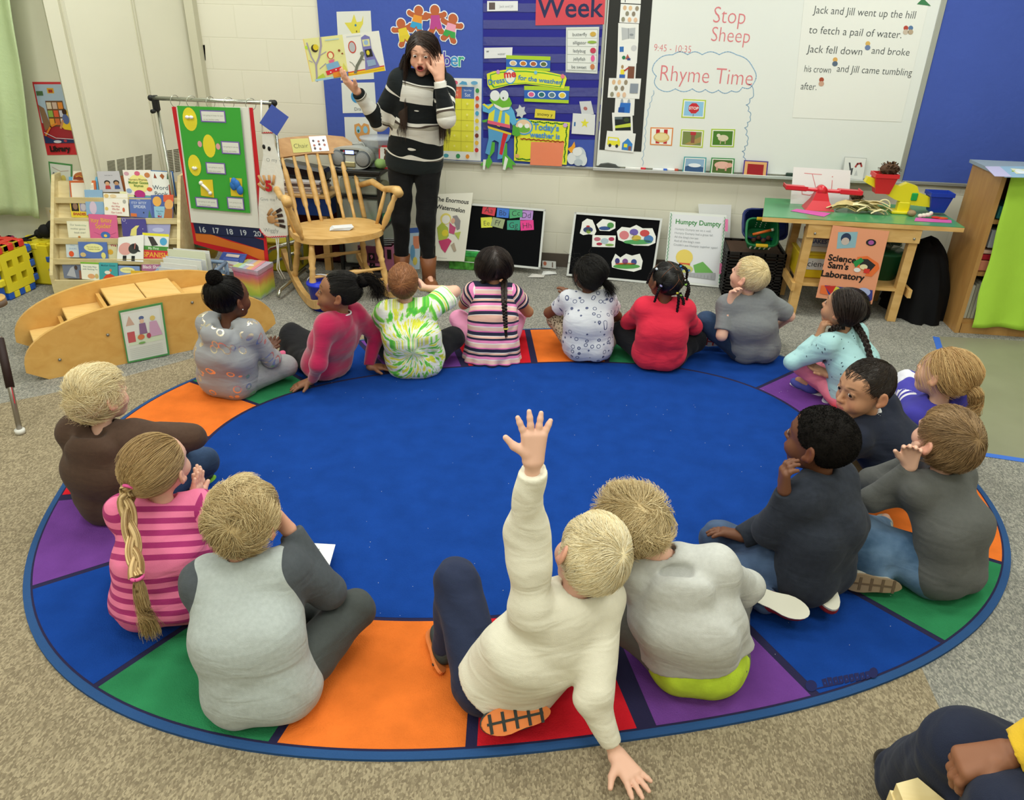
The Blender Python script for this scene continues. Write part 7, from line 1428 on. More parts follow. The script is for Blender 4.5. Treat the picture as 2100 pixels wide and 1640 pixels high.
# ---- chart stand with rings, charts and apron
EY = 4.55; ez = lambda px,py,off=0.0:aty(px,py,EY-off); steel = M('#b9bdb2',.25,name='steel',metal=.9); blk = M('#1d1e1e',.5)
a,b = ez(310,206),ez(562,206); b[2] = a[2] = (a[2]+b[2])/2
t = empty('chart_stand',(a+b)/2*A3(1,1,0),'metal chart stand with a horizontal bar and black clamps','chart stand')
mb = MB(); mb.tube([a,b],.012,steel,12); mb.build('top_bar',t)
for p,s_ in ((a,1),(b,-1)):
    mb = MB(); mb.box(p+A3(s_*.02,.01,-.03),(.035,.04,.09),blk,bev=.008); mb.ball(p+A3(-s_*.0,0,0),.018,blk,10); mb.tube([p+A3(s_*.02,-.02,-.07),p+A3(s_*.02,-.045,-.07)],.012,blk,10); mb.build('clamp',t)
    mb = MB(); mb.tube([p+A3(s_*.02,.02,-.06),(p[0]+s_*.02,p[1]+.02,.05)],.010,steel,10); mb.build('post',t)
    mb = MB(); mb.tube([(p[0]+s_*.02,p[1]-.22,.02),(p[0]+s_*.02,p[1]-.18,.05),(p[0]+s_*.02,p[1]+.25,.05),(p[0]+s_*.02,p[1]+.29,.02)],.012,steel,8); mb.build('foot',t)
for px in (360,394,432,469,514):
    c = ez(px,212); c[2] = a[2]-.012; mb = MB(); r_ = .033; w = .35+.5*(px % 3)/2
    mb.tube([c+A3(r_*math.sin(k*math.pi/12)*w,r_*math.sin(k*math.pi/12)*(1-w*w)**.5,r_*math.cos(k*math.pi/12)) for k in range(25)],.0018,steel,6,False); mb.build('binder_ring',t)
def echart(pts,off,base,shapes,name,label,cat,th=.002):return card(name,[ez(x,y,off) for x,y in pts],base,shapes,th,label=label,cat=cat,step=.0004)
t2 = echart([(352,219),(518,221),(552,545),(398,500)],.018,'#c9202c',[('p',[(.04,.80),(.96,.83),(.96,.90),(.04,.88)],'#23294f'),('p',[(.04,.87),(.5,.9),(.95,.9),(.95,.98),(.6,.95),(.04,.97)],'#d8742a')],'pocket_chart','red and orange number pocket chart hanging behind the white flip chart','pocket chart',.004)
echart([(396,457),(537,468),(541,488),(401,478)],.024,'#20284c',[('t',str(16+i),.12+.2*i,.85,.11,'#b9c0cc','c',.02) for i in range(5)],'number_strip','navy strip with white numbers 16 to 20 below the flip chart','number strip',.0015)
echart([(361,220),(509,220),(532,468),(392,456)],.030,'#e3e3dd',[],'flip_chart','white flip chart pad behind the green poster','flip chart',.012)
def lbl(x,y,w,h,a_,b_):return [('r',x,y,x+w,y+h,'#7a62b0'),('r',x+.018,y+.011,x+w-.018,y+h-.011,'#dfe2dc'),('t',a_,x+w/2,y+h*.48,.030,'#9aa09a'),('t',b_,x+w*.42,y+h*.82,.030,'#9aa09a')]
gp = empty('green_poster',ez(430,430,.05),'green behaviour poster with yellow faces on the chart stand','poster')
GQ = [(363,217),(492,221),(513,437),(392,427)]
card('poster_sheet',[ez(x,y,.046) for x,y in GQ],'#3fa53c',[('e',.18,.12,.115,.11,'#e6d838'),('e',.44,.365,.10,.11,'#e6d838'),('e',.29,.35,.035,.03,'#dfa0a8'),('e',.585,.365,.035,.03,'#dfa0a8'),('e',.16,.56,.105,.105,'#e6d838'),('p',[(.22,.70),(.43,.69),(.42,.87),(.20,.86)],'#e0c832'),('p',[(.72,.66),(.92,.66),(.91,.84),(.71,.84)],'#e0c832')]+lbl(.36,.03,.40,.11,'I am going to keep my eyes','on my teacher today.')+lbl(.64,.31,.30,.12,'I am going to use my','listening ears today.')+lbl(.35,.52,.32,.11,'I am going to use my','inside voice today.')+lbl(.10,.875,.38,.10,'I am going to talk quietly','at school today.')+lbl(.64,.85,.28,.12,'I am going to use','walking feet today.'),.002,gp)
gf = quadmap([ez(x,y,.048) for x,y in GQ]); ny = A3(0,-1,0)
mb = MB(); [mb.ball(gf(.15+.065*i,.10)+ny*.008,(.014,.008,.010),M(('#e8e4ea','#e8e4ea')[i],.6),10) or mb.ball(gf(.15+.065*i,.085)+ny*.014,(.009,.006,.006),M('#6a3f9a',.6),8) for i in range(2)]; mb.build('eye_ornament',gp)
mb = MB(); mb.tube([gf(.13+.012*k,.575+.018*math.sin(k*.6))+ny*.008 for k in range(6)],.008,M('#e6e4e0',.6),8); mb.build('smile_ornament',gp)
mb = MB(); mb.tube([gf(.235,.735)+ny*.008,gf(.30,.77)+ny*.008,gf(.37,.82)+ny*.008],.0085,M('#e8e6e2',.6),8); mb.ball(gf(.235,.73)+ny*.008,.013,M('#e8e6e2',.6),8); mb.ball(gf(.37,.825)+ny*.008,.012,M('#e8e6e2',.6),8); mb.build('bone_ornament',gp)
mb = MB(); [mb.ball(gf(x,y)+ny*.012,(.022,.014,.030),M('#2f6fc0',.6,name='blue_clay'),10) for x,y in ((.78,.73),(.84,.72),(.88,.77),(.80,.70))]; mb.build('blue_ornament',gp)
# apron: tapered white cloth with hands and a mitt string
ap = empty('apron',ez(560,460,.05),'white canvas apron with felt handprints hanging from the chart stand','apron'); canv = M('#dfdfda',.9,name='canvas',bump=.5,bscale=40)
AP = [(537,272),(560,272),(563,300),(571,325),(580,360),(584,420),(590,482),(586,487),(560,489),(542,484),(532,468),(530,425),(533,360),(540,318)]
W3 = [ez(x,y,.055) for x,y in AP]; o_ = W3[0]; mb = MB(); mb.prism([(p[0]-o_[0],p[2]-o_[2]) for p in W3],o_,(1,0,0),(0,0,1),(0,1,0),.012,canv); mb.build('canvas_body',ap)
mb = MB(); mb.tube([ez(536,205,.02),ez(536,240,.045),ez(538,272,.06)],.005,canv,8); mb.build('neck_strap',ap)
mb = MB(); mb.tube([ez(x,y+1.2*(-1)**i,.058) for i,(x,y) in enumerate([(532+.0*i,468) for i in range(1)]+[(534+2.2*k,474+13*math.sin(min(1,k/8)*1.57)-k*.1) for k in range(25)])],.003,M('#c02a38',.7),6); mb.tube([ez(537+2*k,272+1*(-1)**k,.058) for k in range(12)],.003,M('#c02a38',.7),6); mb.build('red_trim',ap)
def handcut(cx,cy,s_,ang,col,col2,off,name,parent):
    mb = MB(); P = ez(cx,cy,off); sc = .0030
    def pt(x,y):c,s2 = math.cos(ang),math.sin(ang); return P+A3((x*c-y*s2)*sc,0,(x*s2+y*c)*sc)
    mb.tube([pt(0,-8),pt(0,0),pt(0,8)],[.034*s_/18*.6,.05*s_/18*.6,.04*s_/18*.6],M(col,.9),14)
    for k,(bx,an) in enumerate(((-9,.45),(-4,.15),(3,-.08),(9,-.35))):
        m_ = M(col2 if col2 and k < 4 else col,.9); mb.tube([pt(bx,5),pt(bx-math.sin(an)*10,12),pt(bx-math.sin(an)*20,24)],.0095*s_/18,M(col,.9),8)
        if col2:mb.tube([pt(bx-math.sin(an)*12,15),pt(bx-math.sin(an)*24,27)],.011*s_/18,M(col2,.9),8)
    mb.tube([pt(-8,-5),pt(-17,2),pt(-21,8)],.010*s_/18,M(col,.9),8)
    v = np.array(mb.v); v[:,1] = P[1]-(P[1]-v[:,1])*.12; mb.v = [tuple(x) for x in v]; return mb.build(name,parent)
hh = handcut(551,384,15,.05,'#b98c5e',None,.062,'felt_hand',ap); handcut(556,450,16,-1.45,'#b98c5e','#3a2a26',.062,'felt_hand',ap)
mb = MB(); V,F = textgeo('5',.05); P = ez(545,391,.072); mb.add([P+A3(x*.085,0,y*.085) for x,y in V],F,M('#b8202c',.8)); mb.build('number_five',ap)
mb = MB()
for txt,x,y,s_ in (('O my',546,331,.03),('Give me',534,411,.028),('Five',566,410,.032),('Wiggly',541,475,.035)):
    V,F = textgeo(txt,-.01); P = ez(x,y,.0558); mb.add([P+A3(u*s_,0,v*s_) for u,v in V],F,M('#8a8f92',.8))
for x,y in ((541,301),(552,305)):mb.ball(ez(x,y,.056),(.010,.004,.014),M('#1c1c1e',.4),8)
mb.build('markings',ap)
for dx in (0,5):
    mb = MB(); mb.tube([ez(566+dx,486,.05),ez(570+dx*.2,520,.05),ez(568+dx,550,.05),ez(580+dx,572,.05)],.004,canv,6); mb.build('tie_string',ap)
card('blue_tag',[ez(557,214,.07),ez(592,240,.07),ez(568,278,.07),ez(532,252,.07)],M('#3f57b5',.15,name='blue_gloss',bump=.4,bscale=15,spec=.8),[],.002,label='glossy blue square hanging at the corner of the chart stand',cat='tag')
# ---- chrome frame and yellow bin behind
mb = MB(); g = [(548,535,.05),(547,520,.17),(556,510,.22),(612,493,.26),(618,500,.24),(619,543,.02)]
P = [at(x,y,z) for x,y,z in g]; mb.tube(P,.013,steel,10); P = [at(560,538,.08),at(590,524,.12),at(618,512,.16)]; mb.tube(P,.011,steel,10)
tag(mb.build('chrome_frame'),'bent chrome tube frame standing left of the rocking chair','metal frame')
bq = [at(505,515,.25),at(590,512,.25),at(592,545,.0),at(508,548,.0)]
mb = MB(); c = at(555,525,.0); c = A3(-2.30,4.98,0); mb.box(c+A3(0,.0,.10),(.42,.24,.20),M('#c9bd2c',.5,name='yellow_bin'),bev=.012); mb.box(c+A3(0,0,.205),(.44,.26,.02),M('#b9ad26',.5),bev=.006); tag(mb.build('storage_bin'),'yellow plastic bin on the floor behind the apron strings','bin')
# ================================================================== rocking chair, trolley, easels
def P4(o,az):
    r,f = rot_frame(az); o = A3(*o); return lambda x,y,z:o+r*x+f*y+A3(0,0,z)
RK = P4((-1.655,4.50,0),math.radians(-54)); t = empty('rocking_chair',RK(0,0,0),'golden wooden rocking chair with a spindle back, beside the teacher','chair')
mb = MB(); n = 28; pts = []
for k in range(n):
    a = 2*math.pi*k/n; pts.append((.275*math.copysign(abs(math.cos(a))**.75,math.cos(a)),.235*math.copysign(abs(math.sin(a))**.75,math.sin(a))))
mb.prism(pts,RK(0,0,.395),RK(1,0,0)-RK(0,0,0),RK(0,1,0)-RK(0,0,0),(0,0,1),.035,oak); seat = mb.build('seat',t)
BK = lambda x,z:RK(x*(1+.06*z),-.20-.28*z,.42+.445*z)     # leaning back, x in +-.24, z 0..1
turn = [(0,.011),(.1,.010),(.22,.011),(.26,.017),(.5,.019),(.74,.016),(.78,.011),(1,.010)]
for x in (-.18,-.11,-.035,.035,.11,.18):mb = MB(); mb.lathe(BK(x,0),BK(x,.9),turn,oak,10); mb.build('spindle',t)
for x in (-.245,.245):mb = MB(); mb.lathe(BK(x,0),BK(x,.95),[(0,.016),(.5,.015),(1,.012)],oak,10); mb.build('back_post',t)
c0 = BK(0,.80); ux = nrm(BK(1,.9)-BK(-1,.9)); uz = nrm(BK(0,1)-BK(0,.8)); un = np.cross(ux,uz)
cp = [(x*.92,y*.92) for x,y in ((-.30,.03),(-.27,.0),(-.2,.015),(0,.03),(.2,.015),(.27,.0),(.30,.03),(.30,.09),(.25,.135),(.15,.15),(0,.155),(-.15,.15),(-.25,.135),(-.30,.09))]
mb = MB(); mb.prism(cp,c0-un*.012,ux,uz,un,.025,wood('#c99a62','#b07f48',(3,10,10),key='crest_wood')); crest = mb.build('crest_rail',t)
fs = 1 if un@(CAM_P-c0) > 0 else -1; cf = c0+un*fs*.0145
def cr(x0,y0,x1,y1,rot=0):return [cf+ux*x*sgx+uz*y for x,y,sgx in ((x0,y1,1),(x1,y1,1),(x1,y0,1),(x0,y0,1))]
if (ux@A3(1,0,0)) < 0:cr = lambda x0,y0,x1,y1,rot=0:[cf-ux*x+uz*y for x,y in ((x0,y1),(x1,y1),(x1,y0),(x0,y0))]
card('name_label',cr(-.115,.035,.0,.125),'#cfca7c',[('t','Chair',.5,.68,.36,'#55583a','c',-.01)],.001,label='yellow note reading Chair on the rocking chair',cat='label')
card('name_label',cr(.005,.035,.115,.135),M('#dddfe0',.2,name='laminate',spec=.7),[('e',.2+.3*(k % 3),.3+.25*(k//3)+.05*(k % 2),.07,.08,'#b87a70' if k % 2 else '#6a5a60') for k in range(8)],.001,label='white picture card beside the Chair note on the rocking chair',cat='label')
for sg in (-1,1):
    ar = [(BK(sg*.262,.42),.018),(RK(sg*.30,-.16,.655),.020),(RK(sg*.315,.0,.64),.018),(RK(sg*.325,.14,.665),.022),(RK(sg*.33,.20,.668),.030),(RK(sg*.33,.235,.655),.026)]
    mb = MB(); mb.tube([p for p,_ in ar],[r for _,r in ar],oak,12); v = np.array(mb.v); mb.build('armrest',t)
    mb = MB(); mb.lathe(RK(sg*.245,.13,.42),RK(sg*.325,.19,.65),[(0,.013),(.12,.012),(.2,.019),(.35,.021),(.5,.017),(.62,.020),(.8,.014),(.9,.018),(1,.012)],oak,12); mb.build('arm_post',t)
    mb = MB(); mb.lathe(RK(sg*.255,.0,.42),RK(sg*.315,.03,.64),[(0,.010),(.5,.013),(1,.010)],oak,10); mb.build('arm_spindle',t)
    for y0,y1 in ((.15,.20),(-.15,-.22)):
        mb = MB(); mb.lathe(RK(sg*.20,y0,.40),RK(sg*.235,y1,.075),[(0,.015),(.15,.017),(.3,.023),(.42,.016),(.46,.022),(.5,.016),(.7,.021),(.85,.015),(.9,.019),(1,.013)],oak,12); mb.build('leg',t)
    mb = MB(); P = [RK(sg*.24,-.46+.92*k/12,.012+.016+.13*((k-6.6)/6)**2) for k in range(13)]
    for a,b in zip(P[:-1],P[1:]):
        d = nrm(b-a); s_ = nrm(RK(1,0,0)-RK(0,0,0)); u = np.cross(s_,d); mb.box((a+b)/2,(.032,np.linalg.norm(b-a)*1.06,.05),oak,R=np.array([s_,d,u]).T)
    mb.build('rocker',t)
for y,z in ((.19,.20),(-.21,.20),(.19,.13)):mb = MB(); mb.lathe(RK(-.22,y,z),RK(.22,y,z),[(0,.009),(.3,.010),(.42,.016),(.5,.013),(.58,.016),(.7,.010),(1,.009)],oak,10); mb.build('stretcher',t)
mb = MB()
for k in range(5):c = at(697,469,.435); mb.box(c+A3(.004*k,.003*k,.003*k),(.12,.075,.0018),M('#dfe0e2',.7),R=[[math.cos(.3+.05*k),-math.sin(.3+.05*k),0],[math.sin(.3+.05*k),math.cos(.3+.05*k),0],[0,0,1]])
tag(mb.build('paper_stack'),'small stack of white papers on the rocking chair seat','papers')
# ---- blue bucket
bc = at(665,632,0); mb = MB(); mb.lathe(bc,bc+A3(0,0,.17),[(0,.065),(.92,.085),(.93,.092),(1,.092)],M('#1d34c8',.35,name='blue_bucket'),24); mb.v = mb.v; o = mb.build('bucket'); tag(o,'small blue plastic bucket on the floor behind the girl in magenta','bucket')
mb = MB(); mb.tube([bc+A3(-.09*math.cos(k*math.pi/10),0,.165+.05*math.sin(k*math.pi/10)) for k in range(11)],.003,M('#dfe2e6',.4),6); mb.build('handle',o)
# ---- drawer trolley
TX0,TX1,TY = -1.88,-1.50,4.92; blkp = M('#222324',.45,name='black_plastic')
t = empty('drawer_trolley',((TX0+TX1)/2,TY+.2,0),'black framed trolley with clear plastic drawers behind the rocking chair','trolley')
x0 = aty(688,350,TY)[0]; x1 = aty(775,350,TY)[0]; zt = float(aty(730,352,TY)[2]); TD = .36
for x in (x0,x1):
    for y in (TY,TY+TD):mb = MB(); mb.box((x,y,zt/2),(.022,.022,zt),blkp); mb.build('post',t)
mb = MB(); mb.box(((x0+x1)/2,TY+TD/2,zt),(x1-x0+.04,TD+.04,.022),blkp,bev=.004); mb.build('top',t)
cl = M('#c9d2c8',.25,name='frosted_plastic',alpha=.5,bump=.2); zs = [.05,.30,.52,.66,zt-.02]
cont = ['#8f8f74','#8fb06a','#4f9a5a','#3f8f6a']
for i in range(4):
    z0,z1 = zs[i]+.02,zs[i+1]-.015; mb = MB(); mb.box(((x0+x1)/2,TY+TD/2,zs[i]+.005),(x1-x0,TD,.014),blkp); mb.build('divider',t)
    mb = MB(); mb.box(((x0+x1)/2,TY+TD/2,(z0+z1)/2),(x1-x0-.03,TD-.02,z1-z0),cl,bev=.01); d_ = mb.build('drawer',t)
    mb = MB(); [mb.ball((x0+.08+.1*k,TY+.1+.05*(k % 2),z0+.05),(.05,.06,.035),M(cont[(i+k) % 4],.8),8) for k in range(3)]; mb.build('contents',d_)
# radio
rc = A3((x0+x1)/2+.0,TY+.12,zt+.012); rl = A3((x1-x0)*.5+.06,0,0)
ra = aty(683,350,TY+.06); rb_ = aty(765,350,TY+.06); rw = rb_[0]-ra[0]; rx = (ra[0]+rb_[0])/2; rz = zt+.011
t = empty('radio',(rx,TY+.1,rz),'silver boombox radio with a lit blue display on the drawer trolley','radio'); silv = M('#b9bdba',.35,name='silver_plastic',metal=.1)
pr = [(-.5*rw+rw*.5*(1-math.cos(a))*1.0,0) for a in ()]
mb = MB(); P = [(math.copysign(abs(math.cos(a))**.55,math.cos(a))*rw/2,.068+math.copysign(abs(math.sin(a))**.8,math.sin(a))*.068) for a in np.linspace(0,2*math.pi,33)[:-1]]
mb.prism(P,(rx,TY+.02,rz),(1,0,0),(0,0,1),(0,1,0),.14,silv); body_ = mb.build('radio_case',t)
for sx in (-1,1):
    mb = MB(); c = A3(rx+sx*(rw/2-.052),TY+.018,rz+.066); mb.tube([c,c+A3(0,-.010,0)],[.052,.044],M('#5f6468',.5),24); mb.tube([c+A3(0,-.006,0),c+A3(0,-.0115,0)],[.046,.040],M('#8a8e90',.6,bump=.6,bscale=400),24); mb.build('speaker',t)
card('panel_strip',[(rx-.062,TY+.0165,rz+.122),(rx+.062,TY+.0165,rz+.122),(rx+.062,TY+.0165,rz+.088),(rx-.062,TY+.0165,rz+.088)],'#26282e',[('e',.2,.3,.04,.12,'#d03a4a'),('r',.06,.45,.22,.75,'#8a909c'),('r',.72,.3,.9,.7,'#7a808a')],.004,t)
em = bpy.data.materials.new('lit_display'); em.use_nodes = True; em.node_tree.nodes['Principled BSDF'].inputs['Emission Color'].default_value = (.12,.22,1,1); em.node_tree.nodes['Principled BSDF'].inputs['Emission Strength'].default_value = 2.0
card('display',[(rx-.028,TY+.015,rz+.117),(rx+.028,TY+.015,rz+.117),(rx+.028,TY+.015,rz+.095),(rx-.028,TY+.015,rz+.095)],em,[],.001,t)
mb = MB(); mb.box((rx,TY+.016,rz+.03),(.07,.012,.035),M('#9a9470',.3,metal=.3),bev=.005); mb.tube([(rx-.1,TY+.12,rz+.13),(rx+.06,TY+.12,rz+.15),(rx+.08,TY+.1,rz+.13)],.005,silv,6); mb.build('controls',t)
q = [(rx+.17,TY+.10,rz+.145),(rx+.31,TY+.10,rz+.145),(rx+.31,TY+.08,rz),(rx+.17,TY+.08,rz)]
card('framed_picture',q,'#c8323a',[('r',.07,.08,.93,.92,'#e0e0dc'),('e',.36,.3,.10,.11,'#5a3a24'),('e',.36,.6,.12,.22,'#5a3a24'),('e',.30,.18,.04,.05,'#5a3a24'),('e',.28,.88,.07,.05,'#4a2e1c')],.006,label='red framed card with a brown bear beside the radio',cat='picture')
mb = MB(); c = aty(778,292,TY+.2); mb.lathe(c+A3(0,0,-.05),c+A3(0,0,.035),[(0,.10),(.85,.12),(.9,.128),(1,.128)],M('#cdd3da',.3,name='clear_tub',alpha=.6),20); tag(mb.build('tub'),'clear plastic tub behind the teacher at elbow height','tub')
mb = MB(); mb.box((c[0],c[1],(c[2]-.05+zt)/2),(.16,.16,c[2]-.05-zt),M('#9fa6ac',.6)); tag(mb.build('storage_box'),'grey box under the clear tub on the drawer trolley','box')
# table with blue cloth behind the chair
t = empty('small_table',(-2.05,5.05,0),'low wooden table with a blue apron behind the rocking chair','table'); q0 = aty(594,455,4.95); q1 = aty(664,455,4.95); tz = float(aty(630,405,4.95)[2])
mb = MB(); mb.box(((q0[0]+q1[0])/2,5.1,tz-.06),(q1[0]-q0[0]+.1,.30,.12),M('#1d3f86',.6,name='blue_panel'),bev=.004); mb.build('apron_panel',t)
mb = MB(); mb.box(((q0[0]+q1[0])/2,5.1,tz+.006),(q1[0]-q0[0]+.12,.32,.02),oak,bev=.004); mb.build('tabletop',t)
for x in (q0[0]+.0,q1[0]+.0):
    for y in (4.98,5.22):mb = MB(); mb.box((x,y,(tz-.12)/2),(.045,.045,tz-.12),oak); mb.build('leg',t)
for k in range(5):mb = MB(); mb.box(((q0[0]+q1[0])/2-.03+.01*(k % 2),5.08,tz+.024+.016*k),(.26,.2,.013),M(['#d8d2cc','#b8a8a0','#e0dcd8','#6a5a56','#dcd8da'][k],.7)); tag(mb.build('magazine'),('white magazine at the bottom of','greyish pink magazine second from the bottom of','off white magazine in the middle of','dark brown magazine second from the top of','pale grey magazine on top of')[k]+' the stack behind the rocking chair','magazine','stacked magazines behind the rocking chair')
mb = MB(); P = aty(625,375,5.1); mb.box((P[0],5.12,tz+.14),(.34,.14,.09),M('#1b1a1c',.3),R=[[.99,0,.12],[0,1,0],[-.12,0,.99]],bev=.02); tag(mb.build('black_case'),'shiny black case on top of the magazines','case')
mb = MB(); P = aty(655,470,5.15); mb.box((P[0]+.02,5.2,.2),(.34,.16,.40),M('#4a1016',.8),bev=.02); tag(mb.build('storage_bag'),'dark maroon bag standing below the low table','bag')
# pink number box, basket, books near the wall
pb = at(778,560,0); t = empty('pink_box',pb,'pink box with black number blocks on the floor behind the teacher','box'); pk = M('#cf7fa6',.6,name='pink_card')
q = [A3(pb[0]-.13,4.93,.20),A3(pb[0]+.11,4.93,.20),A3(pb[0]+.11,4.93,.035),A3(pb[0]-.13,4.93,.035)]
card('box_front',q,pk,[('p',[(.02,.12),(.15,.08),(.2,.42),(.07,.46)],'#1c1a1c'),('r',.3,.3,.48,.6,'#1c1a1c'),('p',[(.55,.1),(.7,.05),(.74,.4),(.6,.44)],'#1c1a1c'),('r',.32,.72,.48,.95,'#1c1a1c'),('t','0',.11,.36,.16,'#cf7fa6','c',.03),('t','9',.39,.54,.16,'#cf7fa6','c',.03),('t','8',.65,.34,.16,'#cf7fa6','c',.03),('t','6',.40,.92,.14,'#cf7fa6','c',.03),('r',.85,.1,.97,.5,'#1c1a1c')],.005,t)
mb = MB(); c = A3(pb[0]-.01,5.02,.118); [mb.box(c+A3(dx,dy,0),(sx,sy,.165),pk) for dx,dy,sx,sy in ((-.118,0,.005,.17),(.118,0,.005,.17),(0,.085,.24,.005))]; mb.box(c+A3(0,0,-.08),(.24,.17,.005),pk); mb.build('box_sides',t)
mb = MB(); [mb.box(c+A3(.02+.02*k,.0+.02*k,.07+.01*k),(.14,.10,.004),M(('#d8dadc','#c8ccd0')[k % 2],.6),R=[[.9,-.3,0],[.3,.9,.2],[0,-.2,.97]]) for k in range(4)]; tag(mb.build('card_pile'),'loose white cards sticking out of the pink box','cards')
mb = MB(); c = A3(pb[0]+.03,4.98,0); [mb.tube([c+A3(.19*math.cos(a),.13*math.sin(a),.012+z) for a in np.linspace(0,2*math.pi,25)],.012,M('#4a4340',.9),8,False) for z in (.0,.018)]; tag(mb.build('basket_tray'),'low dark round tray under the pink box','tray')
yb = lambda pts,lean,y:[aty(x,yy,y+lean*(1 if i < 2 else 0)) for i,(x,yy) in enumerate(pts)]
def leaner(name,pts,y0,ztop,base,shapes,label,cat,th=.01,step=.0003,dy=.12):
    """a board or book standing on the floor at y0 and leaning back by dy"""
    b = [at(*p,.004) for p in pts[2:]]; yb_ = (b[0][1]+b[1][1])/2; n = np.cross((1,0,0),(0,dy,ztop)); n = nrm(n); n = -n if n@(CAM_P-b[0]) < 0 else n
    q = planeq(pts,(0,y0,.004),n); q = [p+A3(0,0,max(0,.004-p[2])) for p in q]; return q,n
q,n = leaner('b',[(893,398),(970,395),(952,536),(893,534)],5.10,.5,0,0,0,0)
card('big_book',q,'#e3e1d3',[('t','The Enormous',.45,.13,.155,'#26282a','c',.02,-.12),('t','Watermelon',.42,.25,.16,'#26282a','c',.02,-.16),('e',.30,.37,.16,.085,'#dfd070'),('e',.31,.38,.12,.065,'#e6e4dc'),('p',[(.5,.33),(.62,.32),(.74,.4),(.74,.52),(.66,.54),(.55,.42)],'#8f8a8c'),('e',.52,.40,.06,.04,'#d8a890'),('p',[(.42,.42),(.52,.47),(.62,.5),(.58,.6),(.42,.58)],'#c0507a'),('p',[(.05,.5),(.2,.42),(.38,.5),(.42,.62),(.28,.72),(.1,.68)],'#a9b848'),('e',.3,.58,.1,.05,'#d8c83a'),('p',[(.1,.70),(.42,.66),(.52,.7),(.33,.88),(.2,.82)],'#c2416e'),('p',[(.58,.58),(.78,.56),(.74,.68)],'#b4c458'),('p',[(.5,.76),(.6,.72),(.7,.84),(.62,.86)],'#b0a08c'),('l',[(.08,.955),(.4,.96)],.008,'#a8aaa2')],.008,label='cream The Enormous Watermelon big book leaning on the wall behind the teacher',cat='book')
q,n = leaner('b',[(835,468),(862,466),(860,552),(838,552)],5.0,.4,0,0,0,0,dy=.08)
card('picture_book',q,'#b9cfe0',[('r',0,0,1,.12,'#3f63b0'),('r',.45,.2,.95,.5,'#d88a6a'),('e',.4,.6,.2,.2,'#6aa0c8'),('e',.6,.8,.2,.1,'#d8c860')],.01,label='pale blue picture book standing between the teacher’s legs'.replace('’',"'"),cat='book')
# felt boards
def felt_board(pts,y0,label,dy=.13,h=.5,fw=.014):
    q,n = leaner('b',pts,y0,h,0,0,0,0,dy=dy); t = empty('felt_board',(q[2]+q[3])/2,label,'felt board','black felt boards leaning on the wall')
    card('felt',q,M('#101113',.98,name='black_felt',spec=.05),[],.006,t); mb = MB(); fr_ = M('#cfd2d0',.35,name='board_frame')
    ux_ = nrm(q[1]-q[0]); 
    for a,b in ((0,1),(1,2),(2,3),(3,0)):
        d = nrm(q[b]-q[a]); s_ = np.cross(n,d); c = (q[a]+q[b])/2; mb.box(c,(np.linalg.norm(q[b]-q[a])+fw,fw,fw),fr_,R=np.array([d,s_,n]).T)
    mb.build('frame',t); return t,q,n
t,q1_,n1 = felt_board([(966,419),(1117,431),(1106,550),(944,534)],5.15,'black felt board with coloured letter cards, beside the Enormous Watermelon book')
def pin(name,pts,q,n,base,shapes,label,cat,g,off=.002):
    return card(name,[p+n*off for p in planeq(pts,q[0],n)],base,shapes,.0008,label=label,cat=cat,group=g)
for (a,b,c,d),col,tx in (([(991,419),(1018,424),(1014,443),(988,438)],'#d0404e','Aa'),([(1020,424),(1045,426),(1043,447),(1018,445)],'#3f74cf','Bb'),([(1067,431),(1094,431),(1092,451),(1066,451)],'#b088cc','Dd'),([(1045,427),(1072,426),(1071,445),(1045,448)],'#4fa070','Cc'),([(986,446),(1009,445),(1010,466),(987,467)],'#d3d84a','Ee'),([(1011,445),(1036,450),(1031,469),(1006,463)],'#98a57c','Ff'),([(1040,452),(1067,451),(1066,472),(1040,471)],'#35937a','Gg'),([(1067,452),(1094,451),(1095,471),(1068,473)],'#e03f8f','Hh')):
    pin('letter_card',[a,b,c,d],q1_,n1,col,[('t',tx,.5,.8,.6,'#2f3038','c',-.012)],{'Aa':'red','Bb':'blue','Dd':'lilac','Cc':'green','Ee':'yellow','Ff':'grey green','Gg':'teal','Hh':'hot pink'}[tx]+' letter card reading '+tx+' on the left felt board','card','letter cards on the felt board',.002+.001*(tx in 'BbCcFfHh'))
t,q2_,n2 = felt_board([(1180,437),(1356,450),(1336,581),(1164,563)],5.13,'black felt board with white edged story pieces, beside the Humpty Dumpty sheet')
def piece(P,parts,label):
    Wp = planeq(P,q2_[0],n2); Wp = [p+n2*.002 for p in Wp]; o_ = Wp[0]; u = A3(1,0,0); v = np.cross(n2,u); v = v if v[2] > 0 else -v; mb = MB()
    mb.prism([((p-o_)@u,(p-o_)@v) for p in Wp],o_,u,v,n2,.0012,M('#e6e8e4',.6))
    for (cx,cy,rx,ry,c) in parts:pp = [atp(x,y,q2_[0],n2)+n2*.0042 for x,y in el(cx,cy,rx,ry,12)]; mb.prism([((p-pp[0])@u,(p-pp[0])@v) for p in pp],pp[0],u,v,n2,.0005,M(c,.6))
    tag(mb.build('felt_piece'),label,'felt piece','story pieces on the right felt board')
piece([(1194,455),(1204,448),(1215,451),(1220,462),(1223,474),(1219,482),(1208,480),(1196,482),(1189,478),(1192,468)],[(1206,471,10,6,'#33406a'),(1207,474,5,5,'#8fae50'),(1206,464,4,2,'#b03a3a')],'small white edged egg man piece at the top left of the right felt board')
piece([(1223,460),(1236,449),(1250,451),(1262,455),(1262,468),(1250,474),(1230,473)],[(1240,468,12,4,'#33508a'),(1252,462,7,6,'#4f8f4a')],'white edged reclining egg piece, second from the left at the top')
